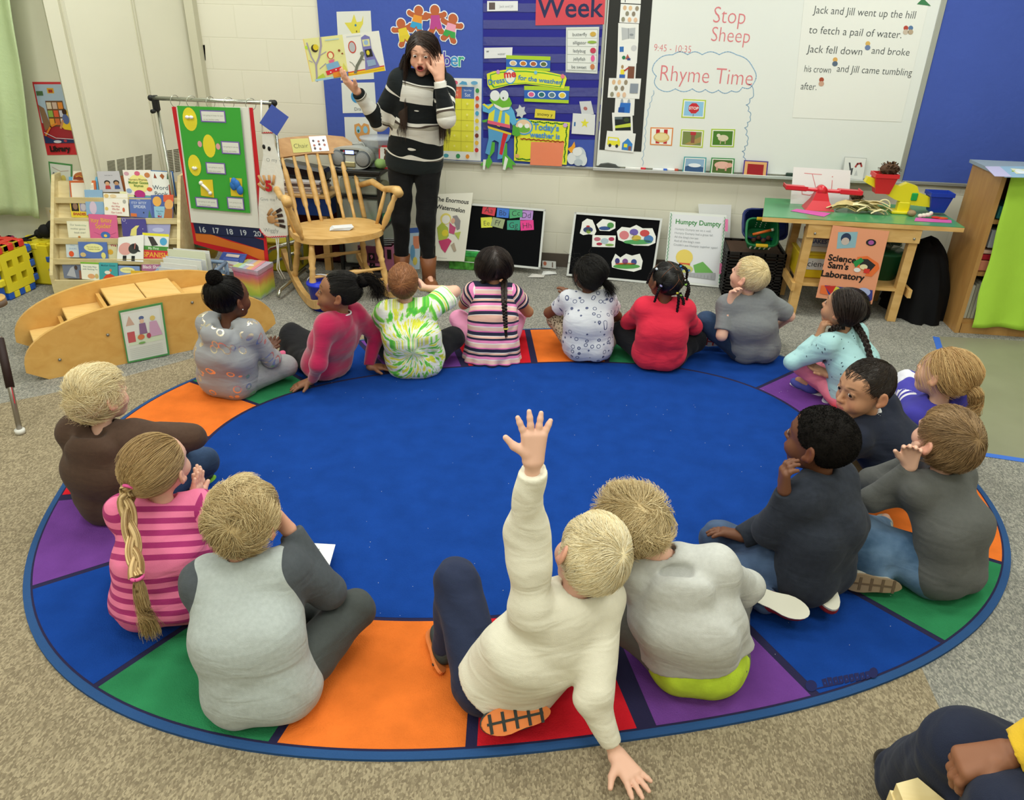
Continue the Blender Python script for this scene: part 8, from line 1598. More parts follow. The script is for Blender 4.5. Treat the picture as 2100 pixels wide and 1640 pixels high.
piece([(1215,482),(1263,483),(1261,507),(1214,506)],[(1225,490,7,4,'#b8687a'),(1240,494,8,6,'#a9bcc8'),(1254,490,6,4,'#b03a5a'),(1229,500,6,3,'#a83048'),(1250,502,9,2.5,'#7aa050')],'rectangular felt piece of a stone wall in the middle of the right felt board')
piece([(1265,474),(1275,465),(1292,467),(1305,461),(1318,468),(1338,468),(1345,485),(1344,498),(1330,504),(1300,503),(1268,492)],[(1280,482,10,9,'#d07a80'),(1300,476,9,7,'#6a5aa8'),(1305,488,10,6,'#c8b04a'),(1322,478,10,7,'#c0484a'),(1330,490,10,8,'#4a7ab0'),(1308,496,30,5,'#4f9a5a'),(1296,484,5,5,'#e0d8d8')],'large oval felt piece of a tumbled crowd at the right of the felt board')
piece([(1254,537),(1262,520),(1272,528),(1284,520),(1296,524),(1312,520),(1318,535),(1315,552),(1300,557),(1270,552),(1255,548)],[(1285,546,28,5,'#4f9a4a'),(1266,535,5,6,'#3f3a78'),(1282,536,6,6,'#7a4a8a'),(1300,537,6,6,'#3a4a8a'),(1283,541,22,2.5,'#c8602a')],'felt piece of white rabbits in a row at the bottom of the right felt board')
q,n = leaner('b',[(1374,434),(1490,441),(1475,598),(1360,578)],5.12,.55,0,0,0,0)
card('poem_sheet',q,'#e2e6e2',[('r',.05,.03,.95,.97,'#dfe1e6'),('t','Humpty Dumpty',.52,.16,.118,'#3f8a4a','c',.02)]+[('t',s_,.12,.245+.055*i,.052,'#a5a9ae','l') for i,s_ in enumerate(('Humpty Dumpty sat on a wall.','Humpty Dumpty had a great fall.',"All the king's horses","And all the king's men","Couldn't put Humpty together again!"))]+[('e',.33,.62,.15,.11,'#e6cf6a'),('r',.25,.70,.44,.74,'#cf5a3a'),('e',.35,.78,.15,.06,'#c8c870'),('e',.30,.79,.04,.02,'#4a6aa0'),('e',.42,.80,.04,.02,'#4a6aa0'),('p',[(.5,.72),(.66,.66),(.78,.74),(.86,.80),(.55,.84)],'#6fae5a'),('p',[(.32,.84),(.9,.80),(.9,.90),(.3,.88)],'#a9abb0')]+[('l',[(.35+.06*k,.845),(.35+.06*k,.885)],.004,'#8a8c90') for k in range(9)]+[('l',[(.02,.02+.05*k),(.035,.045+.05*k),(.02,.07+.05*k)],.012,'#5f9a7a') for k in range(19)]+[('l',[(.965,.03+.05*k),(.98,.055+.05*k),(.965,.08+.05*k)],.012,'#5f9a7a') for k in range(18)],.006,label='white Humpty Dumpty poem sheet with a zigzag border leaning on the wall',cat='poster')
q,n = leaner('b',[(1432,418),(1500,420),(1490,590),(1440,585)],5.26,.55,0,0,0,0,dy=.08); card('poster_board',q,'#d6d7d6',[],.004,label='plain white board behind the Humpty Dumpty sheet',cat='board')
for nm_,a in (('upper',[(1487,448),(1493,449),(1492,474),(1486,473)]),('lower',[(1476,538),(1482,540),(1480,562),(1474,560)])):card('sticky_tab',[p+A3(0,-.01,0) for p in planeq(a,(0,5.10,.004),nrm((0,-.55,.12)))],'#e07aa8',[],.001,label=nm_+' pink sticky tab on the right edge of the Humpty Dumpty sheet',cat='tab',group='pink tabs on the poem sheet')
# painted box, papers on floor
pb = at(955,553,0); t = empty('painted_box',pb+A3(0,.07,0),'green painted shoe box with a red curl on the floor by the big book','box'); pm2 = M('#4f9a3a',.5,name='marbled_paint',var=.5,vscale=30)
mb = MB(); mb.box(pb+A3(.0,.07,.05),(.24,.15,.10),pm2,bev=.004); b_ = mb.build('box_body',t); mb = MB(); mb.box(pb+A3(0,.07,.115),(.25,.16,.035),M('#35a04a',.5,name='marbled_lid',var=.45,vscale=26),bev=.004); mb.tube([pb+A3(-.09+.03*math.cos(k*.5)*(1-k*.03),-.014,.115+.022*math.sin(k*.5)) for k in range(10)],.006,M('#c02a30',.5),6); mb.build('lid',t)
mb = MB(); [mb.box(pb+A3(.01,.08,.1345+.002*k),(.2,.13,.002),M('#e2e4e8',.7),R=[[.99,-.1*k/2,0],[.1*k/2,.99,0],[0,0,1]]) for k in range(3)]; tag(mb.build('paper_stack'),'white papers on the green painted box','papers')
for i,(x,y,a,c,lab) in enumerate(((1100,566,.1,'#c9c6c0','crumpled printed paper on the carpet by the felt board, left piece'),(1125,560,.35,'#cfd0cf','folded paper strip on the carpet by the felt board, right piece'))):
    p = at(x,y,.004); mb = MB(); V = [(-.06,-.03,0),(.05,-.035,.004),(.06,.03,.0),(-.03,.035,.006),(0,0,.016)]; V = [p+A3(v[0]*math.cos(a)-v[1]*math.sin(a),v[0]*math.sin(a)+v[1]*math.cos(a),v[2]) for v in V]; mb.add(V,[(0,1,4),(1,2,4),(2,3,4),(3,0,4)],M(c,.7,name='paper')); mb.add([v-A3(0,0,.002) for v in V[:4]],[(3,2,1,0)],M(c,.7)); tag(mb.build('paper_scrap'),lab,'paper')
q,n = leaner('b',[(1112,534),(1140,536),(1140,551),(1112,548)],5.29,.1,0,0,0,0,dy=.02); card('small_sign',q,'#cfd0cc',[('e',.2,.4,.12,.3,'#b86a50'),('l',[(.75,.2),(.75,.8)],.08,'#6a5a50')],.004,label='little white sign on the floor between the two felt boards',cat='sign')
# ================================================================== right side
# stacked black crates with baskets
cx = at(1545,600,0); CXc,CYc = 1.0,5.10; blk2 = M('#1e1b1a',.6,name='black_crate')
c0,c1 = aty(1488,560,4.95)[0],aty(1605,560,4.95)[0]; zc = float(aty(1545,520,4.95)[2])
for k in range(2):
    z0 = .01+k*zc/2; z1 = z0+zc/2-.006; t = empty('file_crate',((c0+c1)/2,5.1,z0),('lower' if k == 0 else 'upper')+' of two black plastic crates stacked left of the green table','crate','stacked black crates'); mb = MB()
    for (a,b) in (((c0,4.95),(c1,4.95)),((c1,4.95),(c1,5.28)),((c1,5.28),(c0,5.28)),((c0,5.28),(c0,4.95))):
        L = math.hypot(b[0]-a[0],b[1]-a[1]); n_ = int(L/.025)
        for zz in np.linspace(z0+.008,z1-.008,7):mb.box(((a[0]+b[0])/2,(a[1]+b[1])/2,zz),(abs(b[0]-a[0])+.012,abs(b[1]-a[1])+.012,.010 if zz < z1-.02 else .02),blk2)
        for j in range(0,n_+1,3):mb.box((a[0]+(b[0]-a[0])*j/n_,a[1]+(b[1]-a[1])*j/n_,(z0+z1)/2),(.012,.012,z1-z0),blk2)
    mb.build('body',t); mb = MB(); mb.box(((c0+c1)/2,5.115,z0+.006),(c1-c0,.33,.012),blk2); mb.build('base',t)
mb = MB(); mb.box(((c0+c1)/2,5.115,zc-.03),(c1-c0-.03,.30,.05),M('#4a3528',.8,name='brown_files',bump=.8,bscale=40)); tag(mb.build('folders'),'brown files filling the upper black crate','files')
def basket(c,w,d,h,col,R,label,hcol=None,holes=0,group=None):
    t = empty('basket',c,label,'basket',group); m = M(col,.4,name='basket_plastic'); R = np.array(R); mb = MB(); 
    def p(x,y,z):return c+R@A3(x,y,z)
    n = 20; ring = lambda s,z:[p(w/2*s*math.copysign(abs(math.cos(a))**.4,math.cos(a)),d/2*s*math.copysign(abs(math.sin(a))**.4,math.sin(a)),z) for a in np.linspace(0,2*math.pi,n+1)[:-1]]
    V = ring(.80,0)+ring(1.0,h)+ring(.95,h)+ring(.76,.008); F = []
    for k in range(n):
        j = (k+1) % n; F += [(k,j,n+j,n+k),(n+k,n+j,2*n+j,2*n+k),(2*n+k,2*n+j,3*n+j,3*n+k)]
    F += [tuple(range(n))[::-1],tuple(range(3*n,4*n))]; mb.add(V,F,m); rr = ring(1.02,h); mb.tube(rr+[rr[0]],.008,m,6,False); b = mb.build('tub',t)
    if holes:
        mb = MB()
        for side in (-1,1):
            for i in range(5):
                for j in range(3):mb.ball(p((-.3+.15*i)*w,side*(.47)*d*(.85+.13*(j+1)/3),h*(.3+.2*j)),(.006,.004,.008),M('#d8ded8',.5),6)
        mb.build('hole_pattern',t)['kind'] = 'stuff'
    if hcol:
        for side in (-1,1):mb = MB(); mb.box(p(0,side*d*.5,h),(w*.42,.02,.02),M(hcol,.4),R=R,bev=.006); mb.build('handle',t)
    return p
tl = math.radians(50); Rb = [[1,0,0],[0,math.cos(tl),-math.sin(tl)],[0,math.sin(tl),math.cos(tl)]]
basket(A3((c0+c1)/2+.03,5.10,zc+.11),.27,.20,.10,'#17255f',Rb,'dark blue basket tilted on the black crates, behind the green one',group='baskets on the black crates')
bp_ = basket(A3((c0+c1)/2-.0,4.99,zc+.085),.19,.18,.10,'#14693c',Rb,'small green basket with yellow handles on the black crates','#d9b52c',1,'baskets on the black crates')
mb = MB(); mb.tube([bp_(-.05,.0,.06),bp_(.06,.03,.075)],.009,M('#e0702f',.4),8); mb.tube([bp_(.06,.03,.075),bp_(.075,.034,.077)],.0092,M('#e8e0d8',.4),8); tag(mb.build('marker'),'orange marker lying in the green basket','marker')
mb = MB(); [mb.ball(bp_(-.04+.03*k,-.03+.02*(k % 2),.045),.016,M('#4a2a20',.8),8) for k in range(4)]; tag(mb.build('acorns'),'dark brown acorns in the green basket','acorns')
# green table
TZ = .605; tq = [at(1568,404,TZ),at(1915,424,TZ),at(1985,470,TZ),at(1562,440,TZ)]
tq[0][1] = tq[1][1] = 5.17; tq[2][1] = tq[3][1] = (tq[2][1]+tq[3][1])/2
t = empty('activity_table',A3(1.47,4.9,0),'wooden table with a green top below the right end of the whiteboard','table')
card('tabletop',tq,M('#4f9a68',.22,name='green_laminate',spec=.6),[],.004,t); mb = MB(); V = [p-A3(0,0,.0035) for p in tq]; mb.add(V+[p-A3(0,0,.026) for p in V],[(0,1,2,3),(7,6,5,4),(0,4,5,1),(1,5,6,2),(2,6,7,3),(3,7,4,0)],oak); mb.build('top_edge',t)
yF = float(tq[3][1])+.05; xa,xb = aty(1660,480,yF)[0],aty(1870,500,yF)[0]
def leg(x0,x1,y0,y1):mb = MB(); a = A3(x0,y0,TZ-.03); b = A3(x1,y1,0); d = nrm(b-a); s_ = nrm(np.cross(d,(0,1,0))); mb.box((a+b)/2,(.05,.05,np.linalg.norm(b-a)),oak,R=np.array([s_,np.cross(d,s_),d]).T,bev=.002); return mb.build('leg',t)
fl,frr = at(1622,645),at(1832,665)
leg(xa,fl[0],yF,fl[1]+.02); leg(xb,frr[0],yF,fl[1]+.02); leg(xa,fl[0],5.05,5.08); leg(xb,frr[0],5.05,5.08)
mb = MB(); mb.box(((xa+xb)/2,yF-.03,TZ-.07),(xb-xa+.05,.022,.085),oak,bev=.002); mb.build('front_rail',t)
mb = MB(); [mb.ball((x,yF-.043,TZ-.085),.008,M('#9a9a94',.3,metal=.8),8) for x in (xa+.02,xb-.01)]; mb.build('bolts',t)
zsf = .20; mb = MB(); mb.box(((xa+xb)/2+.01,4.88,zsf),(xb-xa+.02,.40,.016),oak); mb.build('lower_shelf',t)
for x,s_ in ((xa,-1),(xb,1)):mb = MB(); mb.box((x+s_*.045,4.88,zsf-.01),(.02,.46,.05),oak); mb.build('side_rail',t)
# poster hanging on the table
pq = [aty(1708,462,yF-.05),aty(1824,474,yF-.05),aty(1788,624,yF-.05),aty(1673,610,yF-.05)]
hp = card('science_poster',pq,'#ea9f7b',[('p',[(.12,.08),(.46,.05),(.48,.26),(.16,.30)],'#8fb6c4'),('e',.28,.15,.09,.07,'#2a3a5a'),('e',.28,.19,.07,.05,'#c8b8b0'),('e',.73,.17,.09,.045,'#26262a'),('e',.73,.17,.05,.03,'#a85aa0'),('t','Science',.30,.465,.165,'#1c1a1a','c',.03),('t',"Sam's",.26,.565,.165,'#1c1a1a','c',.03),('t','Laboratory',.38,.69,.17,'#1c1a1a','c',.03),('p',[(.55,.38),(.72,.35),(.94,.43),(.98,.50),(.88,.62),(.76,.62),(.78,.56),(.6,.52)],'#e8733a'),('p',[(.60,.40),(.74,.39),(.9,.46),(.82,.56),(.64,.52)],'#2a2a2c'),('p',[(.5,.45),(.62,.38),(.68,.42),(.56,.52)],'#2f8f4a'),('e',.7,.50,.07,.035,'#e6dcb0'),('r',.72,.52,.82,.58,'#d83a30'),('e',.6,.55,.06,.03,'#e8e8e8'),('p',[(.04,.82),(.2,.80),(.2,.94),(.05,.93)],'#e8733a'),('p',[(.1,.81),(.95,.80),(.98,.93),(.9,1.0),(.2,.93)],'#3a3f8a'),('e',.8,.84,.12,.06,'#a9b4e0'),('e',.3,.86,.1,.05,'#d8d050'),('p',[(.10,.82),(.3,.80),(.25,.93)],'#c8322c')],.0015,label="orange Science Sam's Laboratory poster hanging on the green table",cat='poster')
# bins on the lower shelf
b0 = aty(1640,520,4.80)[0]; b1 = aty(1715,520,4.80)[0]; z_ = zsf+.009
t = empty('storage_bin',((b0+b1)/2,4.88,z_),'yellow bin labelled Science on the shelf of the green table','bin')
mb = MB(); mb.box(((b0+b1)/2,4.90,z_+.075),(b1-b0,.22,.15),M('#dcbf23',.45,name='yellow_plastic'),bev=.006); mb.box(((b0+b1)/2,4.90,z_+.152),(b1-b0+.02,.24,.014),M('#dcbf23',.45),bev=.004); mb.build('bin_body',t)
card('label_card',[(b0+.01,4.787,z_+.125),(b1-.005,4.787,z_+.125),(b1-.005,4.787,z_+.055),(b0+.01,4.787,z_+.055)],'#d3d5d6',[('t','Science',.5,.72,.27,'#3a3d40','c',0)],.001,t)
mb = MB(); mb.box(((b0+b1)/2,4.91,z_+.175),(b1-b0-.03,.18,.03),M('#d8d0c8',.6)); tag(mb.build('picture_book'),'pale book lying on the yellow Science bin','book','books on the yellow bin')
card('picture_book',[((b0+b1)/2-.09,4.87,z_+.30),((b0+b1)/2+.10,4.87,z_+.30),((b0+b1)/2+.10,4.83,z_+.19),((b0+b1)/2-.09,4.83,z_+.19)],'#6a2a58',[('r',.28,.0,1,.4,'#5a6a8a'),('e',.14,.2,.14,.22,'#241410'),('r',0,.62,1,1,'#b8c0cc'),('t','BAKES 8',.55,.85,.18,'#4a5f9a','c',.03)],.02,label='purple and blue book standing on the yellow Science bin',cat='book',group='books on the yellow bin')
gx = aty(1818,540,4.85)[0]; mb = MB(); mb.lathe((gx,4.92,z_),(gx,4.92,z_+.17),[(0,.09),(.9,.115),(.92,.122),(1,.122)],M('#1f5a3a',.4,name='green_tub'),24); tag(mb.build('tub'),'dark green tub on the table shelf at the right of the orange poster','tub')
mb = MB(); rs = np.random.RandomState(4); [mb.box((gx+rs.uniform(-.07,.07),4.92+rs.uniform(-.07,.07),z_+.185+rs.uniform(-.01,.03)),(.07,.004,.05),M(['#c9d2d4','#4a5a50','#8a9a90'][k % 3],.5),R=np.array([nrm(rs.randn(3)),nrm(rs.randn(3)),nrm(rs.randn(3))]).T) for k in range(10)]; tag(mb.build('scraps'),'plastic wrapped scraps heaped in the green tub','scraps',kind='stuff')
# on the table top
TT = TZ+.0008
def bal(o,az,ln,m,tilt,bh):return P4(o,az)
rp_ = at(1677,428,TT); red = M('#d3182c',.3,name='red_plastic',spec=.6)
t = empty('toy_scale',rp_,'red toy seesaw scale on the green table','toy scale','toy scales')
mb = MB(); Bx = lambda x,z:rp_+A3(x,0,z)
V = [rp_+A3(sx*w,sy*d,z) for w,d,z in ((.085,.06,0),(.05,.035,.055),(.028,.02,.12)) for sx,sy in ((-1,-1),(1,-1),(1,1),(-1,1))]
mb.add(V,[(3,2,1,0)]+[(a+i,a+(i+1) % 4,a+4+(i+1) % 4,a+4+i) for a in (0,4) for i in range(4)]+[(8,9,10,11)],red); mb.tube([rp_+A3(0,-.025,.112),rp_+A3(0,.025,.112)],.03,red,16); mb.build('base',t)
mb = MB(); mb.box(rp_+A3(0,0,.112),(.42,.03,.018),red,bev=.004)
for sx in (-1,1):mb.box(rp_+A3(sx*.16,0,.115),(.13,.09,.02),red,bev=.006); mb.box(rp_+A3(sx*.16,-.045,.122),(.13,.006,.022),red); mb.box(rp_+A3(sx*.222,0,.122),(.006,.09,.022),red)
v = np.array(mb.v)-rp_; a_ = -.03; v = np.stack([v[:,0]*math.cos(a_)-v[:,2]*math.sin(a_),v[:,1],v[:,0]*math.sin(a_)+v[:,2]*math.cos(a_)],1)+rp_; mb.v = [tuple(x) for x in v]; mb.build('beam',t)
ql = [at(1625,425,TT),at(1742,429,TT)]; jq = planeq([(1627,345),(1744,352),(1740,426),(1620,420)],(0,float(at(1680,424,TT)[1])+.05,TT),nrm((0,-.4,.07)))
lo_ = min(jq[2][2],jq[3][2])-TT; jq = [p-A3(0,0,lo_) for p in jq]; card('letter_sign',jq,'#e4e3e4',[('l',[(.2,.15),(.5,.16)],.012,'#d8858a'),('l',[(.34,.17),(.39,.4),(.42,.55),(.41,.68)],.012,'#d8858a'),('l',[(.18,.62),(.19,.72),(.32,.74),(.41,.68)],.012,'#d8858a'),('l',[(.69,.30),(.69,.45),(.685,.62)],.012,'#d8858a'),('e',.69,.2,.012,.012,'#d8858a')],.003,label='white sign with large letters J i written in red on the green table',cat='sign')
for pts,lab in (([(1634,428),(1704,437),(1690,444),(1621,432)],'pink paper strip at the left on the green table'),([(1878,446),(1951,451),(1952,457),(1875,453)],'pink paper strip at the right on the green table')):
    card('paper_strip',[at(*p,TT+.0015) for p in pts],'#cf5fae',[],.001,label=lab,cat='paper')
yp = at(1848,436,TT); yel = M('#e3d51c',.3,name='yellow_toy',spec=.6); a_ = -.27
t = empty('toy_scale',yp,'yellow toy balance scale with red and blue buckets on the green table','toy scale','toy scales')
mb = MB(); mb.box(yp+A3(0,0,.008),(.14,.10,.016),yel,bev=.004); mb.box(yp+A3(0,0,.04),(.07,.05,.06),yel,bev=.006); mb.build('base',t)
rt = lambda x,z:yp+A3(x*math.cos(a_)-z*math.sin(a_),0,.115+x*math.sin(a_)+z*math.cos(a_))
mb = MB(); pf = [(-.26,-.012),(-.05,-.05),(.05,-.05),(.24,-.012),(.24,.018),(.06,.03),(.03,.06),(-.03,.06),(-.06,.03),(-.26,.022)]
mb.prism(pf,rt(0,0)+A3(0,-.022,0),(math.cos(a_),0,math.sin(a_)),(-math.sin(a_),0,math.cos(a_)),(0,1,0),.044,yel); mb.build('beam',t)
mb = MB(); c = rt(.045,.0); mb.box(c+A3(0,-.026,0),(.035,.012,.045),M('#1f9a4a',.4),bev=.004); mb.build('slider',t)
def bkt(c,col,nm):
    mb = MB(); m = M(col,.35,name='bucket_plastic'); V = [c+A3(sx*w,sy*d,z) for w,d,z in ((.04,.035,-.095),(.062,.05,0),(.068,.056,.0),(.068,.056,.022),(.06,.048,.022),(.036,.03,-.088)) for sx,sy in ((-1,-1),(1,-1),(1,1),(-1,1))]
    mb.add(V,[(3,2,1,0)]+[(a+i,a+(i+1) % 4,a+4+(i+1) % 4,a+4+i) for a in (0,4,8,12,16) for i in range(4)]+[(20,21,22,23)],m); mb.build(nm,t)
bc1 = rt(-.165,.05); bc2 = rt(.185,.05); bkt(bc1,'#cf2a30','red_bucket'); bkt(bc2,'#1c3aa8','blue_bucket')
def pinecone(c,s_,label):
    mb = MB(); pm_ = M('#5a4232',.8,name='pinecone'); mb.ball(c,(s_*1.3,s_*.8,s_*.75),pm_,10); rs = np.random.RandomState(7)
    for k in range(60):
        d = nrm(rs.randn(3)); d2 = d*A3(1.3,.8,.75)*s_; a = nrm(np.cross(d,(0,0,1.1))); b = np.cross(d,a); p = c+d2*.85; mb.add([p-a*s_*.2,p+a*s_*.2,p+d*s_*.42+a*s_*.12,p+d*s_*.42-a*s_*.12,p+d*s_*.2+b*s_*.12],[(0,1,2,3),(3,2,4),(3,2,1,0)],M('#8a6a4c',.8) if k % 3 == 0 else pm_)
    tag(mb.build('pine_cone'),label,'pine cone','pine cones on the green table')
pinecone(bc1+A3(.02,0,.045),.045,'large brown pine cone in the red bucket of the yellow scale'); pinecone(at(1755,412,TT)+A3(0,0,.03),.032,'dark pine cone behind the corn husks'); 
mb = MB(); c = at(1868,443,TT); mb.ball(c+A3(0,0,.018),(.026,.022,.018),M('#9a8464',.8,bump=1,bscale=120),12); tag(mb.build('seed_pod'),'small tan walnut at the foot of the yellow scale','seed pod')
mb = MB(); c = at(1897,447,TT); sh_ = M('#dcd6c8',.5); [mb.ball(c+A3(-.03+.02*k,0,.012+.004*k),(.016+.002*k,.014,.012),sh_,8) for k in range(3)]; mb.ball(c+A3(.028,.005,.028),.013,sh_,8); tag(mb.build('sea_shell'),'white knobbly shell on the right pink strip','shell')
mb = MB(); c = at(1930,449,TT); mb.ball(c+A3(0,0,.006),(.04,.02,.005),M('#d8522a',.6),10); mb.ball(c+A3(-.03,0,.008),(.03,.016,.006),M('#c8281f',.6),10); tag(mb.build('leaf'),'red and orange leaf on the right pink strip','leaf')
# corn husks
rs = np.random.RandomState(12); hc0 = at(1762,436,TT); mb = MB(); hm = [M(c,.7,name='husk',var=.12,vscale=40) for c in ('#dccf9c','#e6dcae','#c9b67e')]
for k in range(34):
    a = rs.uniform(-.5,.5)+(math.pi if k % 2 else 0); L = rs.uniform(.09,.19); o_ = hc0+A3(rs.uniform(-.05,.07),rs.uniform(-.04,.04),rs.uniform(.004,.05)); w = rs.uniform(.010,.024); P = []
    for j in range(7):
        u = j/6; p = o_+A3(math.cos(a)*L*u,math.sin(a)*L*u*.6,.03*math.sin(u*2.6)+rs.uniform(-.003,.003)-.02*u*u); p[2] = max(p[2],TT+.002); s_ = A3(-math.sin(a),math.cos(a),.5*math.sin(k))*w*math.sin(math.pi*min(.97,u*.8+.15)); P += [p-s_,p+A3(0,0,w*.3),p+s_]
    P = [A3(q[0],q[1],max(q[2],TT+.001)) for q in P]
    mb.add(P,[(3*j+i,3*j+i+1,3*j+4+i,3*j+3+i) for j in range(6) for i in (0,1)],hm[k % 3],True)
mb.tube([hc0+A3(.13+.035*math.cos(t_),0,.05+.035*math.sin(t_)) for t_ in np.linspace(-2,2.4,14)],[.004]*14,hm[1],6); o = mb.build('corn_husks'); tag(o,'bundle of dried corn husks in the middle of the green table','corn husks')
# black cloth mound
mb = MB(); rs = np.random.RandomState(3); n = 40; m_ = 22; bx0,bx1 = aty(1840,600,4.75)[0],aty(1968,640,4.62)[0]+.02; cxm,hw_ = (bx0+bx1)/2,(bx1-bx0)/2*.90; V = []
for j in range(m_+1):
    v = j/m_
    for i in range(n):
        a = 2*math.pi*i/n; prof_ = (1-v**2.6)**.5 if v < 1 else 0; fold = 1+.07*math.sin(a*9+v*4)*(1-v*.5)+.04*math.sin(a*17); fl_ = 1+.10*(1-v)**3
        V.append((cxm+hw_*prof_*fold*fl_*math.cos(a),4.93+.26*prof_*fold*fl_*math.sin(a),max(.004,.46*v+.02*math.sin(a*2+1)*v)))
F = [(j*n+i,j*n+(i+1) % n,(j+1)*n+(i+1) % n,(j+1)*n+i) for j in range(m_) for i in range(n)]
mb.add(V,F,M('#0f0f11',.85,name='black_cloth',bump=.6,bscale=12,spec=.15),True); tag(mb.build('covered_heap'),'heap covered with black cloth between the green table and the bookcase','cloth')
# bookcase with green cloth
bk0 = at(1957,682,0); bxl = float(bk0[0]); byf = float(bk0[1]); BH = float(aty(2036,360,byf)[2]); bw = wood('#b98c50','#a87a42',(10,10,2),key='bookcase_wood')
t = empty('bookcase',(bxl+.5,byf+.2,0),'wooden bookcase at the right frame edge draped with a lime cloth','bookcase')
mb = MB(); mb.box((bxl+.012,byf+.20,BH/2),(.024,.40,BH),bw); mb.build('side_panel',t); mb = MB(); mb.box((bxl+1.1,byf+.20,BH/2),(.024,.40,BH),bw); mb.build('side_panel',t)
mb = MB(); mb.box((bxl+.55,byf+.20,BH+.008),(1.14,.42,.018),M('#8a98a8',.6,name='grey_top')); mb.build('top',t); mb = MB(); mb.box((bxl+.55,byf+.39,BH/2),(1.09,.012,BH),bw); mb.build('back_panel',t)
shz = [.07,.36,.66]
for z in shz:mb = MB(); mb.box((bxl+.56,byf+.20,z),(1.06,.37,.022),bw); mb.build('shelf',t)
mb = MB(); mb.box((bxl+.56,byf+.015,.03),(1.06,.02,.06),bw); mb.build('plinth',t)
for k in range(7):
    mb = MB(); h_ = .20+.01*(k % 3); mb.box((bxl+.05+.019*k,byf+.14,shz[0]+.012+h_/2),(.015,.2,h_),M(['#c9c5b4','#b8b4a0','#d0cdbd','#a9a694','#c4c0b0','#b4b09c','#5a5a54'][k],.8)); tag(mb.build('notebook'),('leftmost','second','third','fourth','fifth','sixth','dark grey seventh')[k]+' thin notebook from the left on the lowest shelf of the bookcase','book','notebooks in the bookcase')
for (dx,z,w,h_,c,lab) in ((.085,shz[1]+.015,.12,.06,'#d88a6a','salmon folder lying on the middle shelf of the bookcase'),(.085,shz[1]+.08,.12,.03,'#b02030','red folder on the middle shelf of the bookcase'),(.09,shz[1]+.115,.12,.02,'#e0b8a0','pale pink folder on top of the red one in the bookcase'),(.10,shz[1]+.15,.10,.10,'#b4b9c2','grey white box on the middle shelf of the bookcase'),(.10,shz[2]+.015,.10,.07,'#3a8a8a','teal box on the upper shelf of the bookcase')):
    mb = MB(); mb.box((bxl+dx,byf+.13,z+h_/2),(w,.2,h_),M(c,.6),bev=.003); tag(mb.build('folder'),lab,'folder')
V = []; n,m_ = 44,30; cl0 = at(2015,668,.06)[0]
for j in range(m_+1):
    z = BH+.019-(BH-.03)*j/m_
    for i in range(n+1):
        u = i/n; x = bxl+.035+.98*u+.035*(j/m_)*(1-u)+.008*math.sin(j*.5)*(j/m_); y = byf-.018-.012*math.sin(u*30+.6*math.sin(j*.2))*(j/m_)-.010*(j/m_); V.append((x,y,z+.012*math.sin(u*9)*(j/m_)))
F = [(j*(n+1)+i,j*(n+1)+i+1,(j+1)*(n+1)+i+1,(j+1)*(n+1)+i) for j in range(m_) for i in range(n)]; F = [f_[::-1] for f_ in F]
for i in range(n+1):u = i/n; V.append((bxl+.06+.98*u,byf+.05,BH+.020))
o0 = (m_+1)*(n+1); F += [(i,o0+i,o0+i+1,i+1) for i in range(n)]
mb = MB(); mb.add(V,F,M('#acd947',.8,name='lime_cloth',bump=.4,bscale=25,var=.05,vscale=3),True); o = mb.build('drape'); s_ = o.modifiers.new('thickness','SOLIDIFY'); s_.thickness = .003; tag(o,'lime green cloth hanging over the front of the bookcase','cloth')
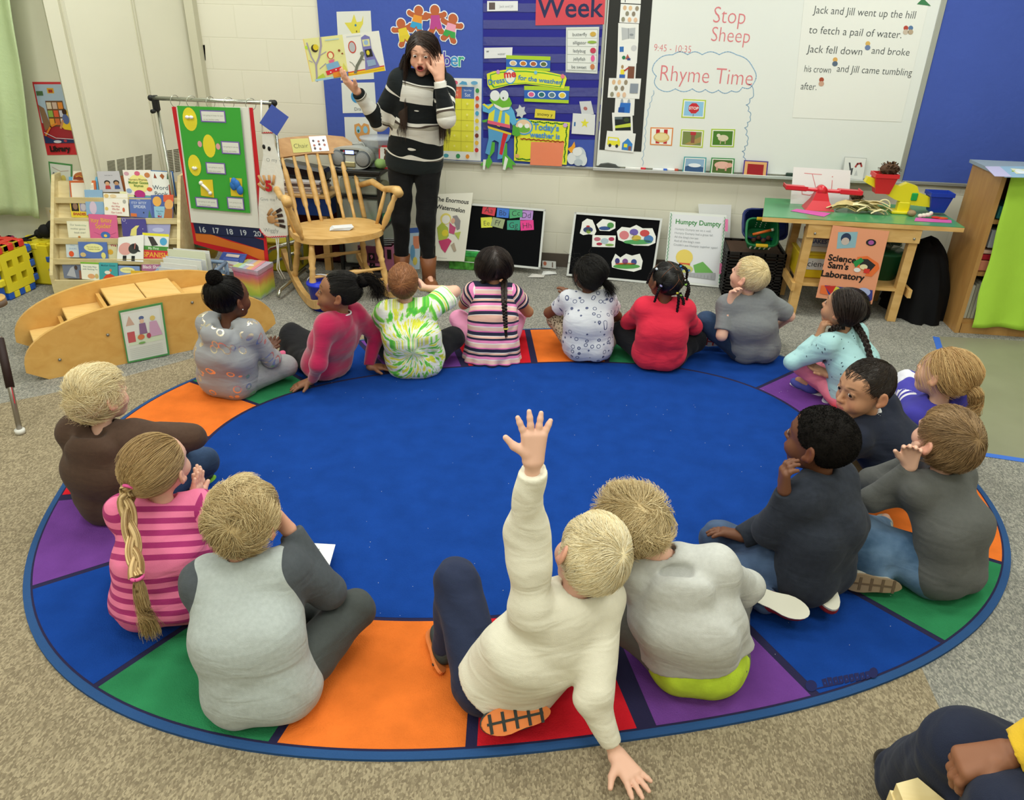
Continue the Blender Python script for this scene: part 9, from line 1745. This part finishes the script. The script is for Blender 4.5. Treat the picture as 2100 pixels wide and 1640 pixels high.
for k,(pts,c,lab) in enumerate((([(2045,341),(2100,341),(2140,364),(2060,363)],'#8fb0cc','blue picture poster lying on top of the bookcase'),([(2020,341),(2050,341),(2075,362),(2040,361)],'#b8b4d8','lilac paper lying at the corner of the bookcase top'))):
    card('paper_sheet',[at(*p,BH+.022+.003*k) for p in pts],c,[('p',[(.4,.2),(.9,.3),(.9,.7),(.4,.7)],'#d8d8b8'),('e',.6,.5,.15,.2,'#dfe6f0')] if k == 0 else [],.002,label=lab,cat='paper')
# ---- left edge: chair leg with dark sleeve and stool edge
t = empty('chair',at(42,885),'metal framed chair mostly outside the left frame edge','chair'); b_ = at(41,884,.012); tp = at(-2,690,.36); sm_ = M('#9a948c',.3,name='chair_metal',metal=.8)
mb = MB(); mb.tube([b_,tp],.011,sm_,12); mb.build('leg',t); mb = MB(); mb.tube([b_+(tp-b_)*.46,b_+(tp-b_)*.98],.017,M('#2a1a18',.6),12); mb.build('sleeve',t)
mb = MB(); mb.tube([b_-A3(0,0,.008),b_+A3(0,0,.010)],.020,M('#d8d6d0',.5),16); mb.build('foot_cap',t)
mb = MB(); mb.box(b_+(tp-b_)*.42+A3(.010,-.006,0),(.003,.003,.10),M('#c8283a',.4),R=np.array([nrm(np.cross(tp-b_,(0,1,0))),np.cross(nrm(tp-b_),nrm(np.cross(tp-b_,(0,1,0)))),nrm(tp-b_)]).T); mb.build('red_tape',t)
e_ = at(0,622,.40); mb = MB(); mb.tube([e_+A3(-.06,-.0,-.015),e_+A3(-.06,0,.012)],.075,M('#6a5a50',.5),20); mb.tube([e_+A3(-.06,0,.012),e_+A3(-.06,0,.020)],.073,oak,20); mb.build('seat_edge',t)
sc = at(690,1128,.03); q = [at(617,1112,.10),at(688,1116,.10),at(668,1182,.10),at(600,1160,.10)]
q = [at(617,1112,.06),at(688,1116,.06),at(670,1180,.11),at(604,1160,.11)]
card('worksheet',q,'#e4e6e8',[('r',.22,.16,.62,.42,'#6a6c70'),('r',.235,.18,.605,.40,'#e4e6e8')]+[('e',.30+.07*(k % 5),.24+.1*(k//5),.015,.014,'#50525a') for k in range(8)]+[('r',.26,.55,.60,.80,'#6a6c70'),('r',.275,.57,.585,.78,'#e4e6e8'),('e',.45,.66,.05,.05,'#c07a80')],.0012,label='white worksheet with two boxed pictures on the lap of the child in grey',cat='paper')
